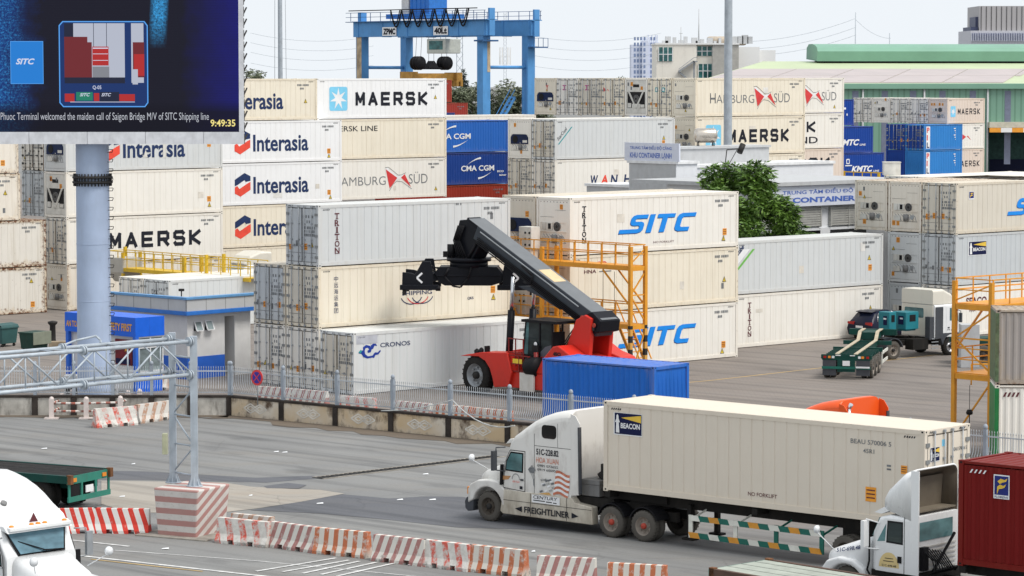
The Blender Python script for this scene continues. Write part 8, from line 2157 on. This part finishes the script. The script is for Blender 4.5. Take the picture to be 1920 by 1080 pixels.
genset('small teal generator set in front of the dark car', 1667, 154.3, .55, .75, 1.05, 1.40); genset('larger teal generator set behind the white cab over tractor', 1698, 154.9, 1.0, .95, 1.0, 1.40)
# car
cp = G(1634, 641); crt = R(40)
car = thing('parked_car', 'dark navy crossover car parked behind the skeletal trailer', 'car', cp, crt)      # x = 0 rear bumper, nose towards +x
M['car'] = vpaint('dark navy car paint', (.010,.013,.030), .05, (.05,.05,.05), .2); CW = 1.86
def csec(x, z0, zb_, zr_, inset, ri): 
    return [(x, .06, z0), (x, .0, z0 + .22), (x, .0, zb_ - .12), (x, .05, zb_), (x, inset, zr_ - ri), (x, inset + ri * 1.4, zr_), (x, CW - inset - ri * 1.4, zr_), (x, CW - inset, zr_ - ri), (x, CW - .05, zb_), (x, CW, zb_ - .12), (x, CW, z0 + .22), (x, CW - .06, z0)]
b = MB(); b.loft([csec(0.0, .42, .80, .84, .12, .02), csec(.06, .30, .98, 1.02, .10, .02), csec(.22, .26, 1.04, 1.22, .16, .06), csec(.52, .24, 1.04, 1.56, .24, .08), csec(.95, .24, 1.02, 1.66, .27, .08), csec(1.7, .24, 1.0, 1.68, .27, .08), csec(2.4, .24, .98, 1.58, .26, .08), csec(2.95, .24, .97, 1.22, .18, .06), csec(3.25, .24, .96, 1.02, .10, .02), csec(4.0, .25, .88, .92, .14, .02), csec(4.38, .30, .70, .74, .25, .02)]); b.build('body', M['car'], car)
quad_panel([(.205, .32, 1.13), (.205, CW - .32, 1.13), (.50, CW - .40, 1.52), (.50, .40, 1.52)], M['glass_black'], 'rear_window', car, .02, Vector((-.8, 0, .6)))
quad_panel([(.55, .06, 1.08), (2.75, .06, 1.03), (2.35, .235, 1.50), (1.7, .255, 1.58), (1.0, .25, 1.57), (.7, .20, 1.45)], M['glass'], 'side_window', car, .015, Vector((0, -.93, .3)))
b = MB(); b.tube([(.52, .04, 1.07), (.68, .17, 1.48), (1.0, .225, 1.60), (1.7, .235, 1.61), (2.35, .215, 1.53)], .018, 6); b.build('chrome_trim', M['chrome'], car)
for y in (.02, CW - .50): b = MB(); b.prism([(y, .88), (y + .48, .92), (y + .46, 1.04), (y, 1.06)], 'x', .0, .08) ; b.build('tail_lamp', M['tail_red'], car)
b = MB(); b.box(-.02, CW/2 - .26, .72, .05, CW/2 + .26, .84); b.build('number_plate', M['white_ink'], car)
b = MB(); b.box(-.01, .2, .30, .1, CW - .2, .44); b.build('bumper_trim', M['plastic'], car)
b = MB(); b.prism([(.38, 1.56), (.75, 1.63), (.75, 1.66), (.36, 1.60)], 'y', .32, CW - .32); b.build('spoiler', M['car'], car)
for x in (.80, 3.5): wheel(car, (x, .13, .34), .34, .24, 'rim_alloy', tyre='rubber'); wheel(car, (x, CW - .13, .34), .34, .24, 'rim_alloy', side=1, tyre='rubber')
# white cab behind the yellow rails and a parked trailer behind the right gantry
wc = AT(545, 193, 2); wc.z = 0
cabover('white cab over truck glimpsed through the yellow rails of the far gantry', wc, R(215))
pt2 = AT(1822, 151, 1); pt2.z = 0
semi_trailer('dark green trailer glimpsed through the braces of the right orange gantry', pt2, R(15), L_=7, axles=(.7, 2.0), x0=.2, top=1.35, rail=False, frame='chassis_green')
b = MB(); b.box(0, 0, 0, .95, .8, 2.2); o = b.build('concrete_pedestal', M['ctrl_grey'], bevel=.03); o.location = G(1801, 690); tag(o, 'pale grey concrete block standing behind the right orange gantry', 'concrete block')
b = MB(); b.tube([(0,0,0), (0,0,1.0), (1.9,0,1.0), (1.9,0,0)], .04, 6); o = b.build('guard_rail', M['gantry']); o.location = G(1821, 722); tag(o, 'low orange hoop rail on the ground behind the right gantry', 'guard rail')
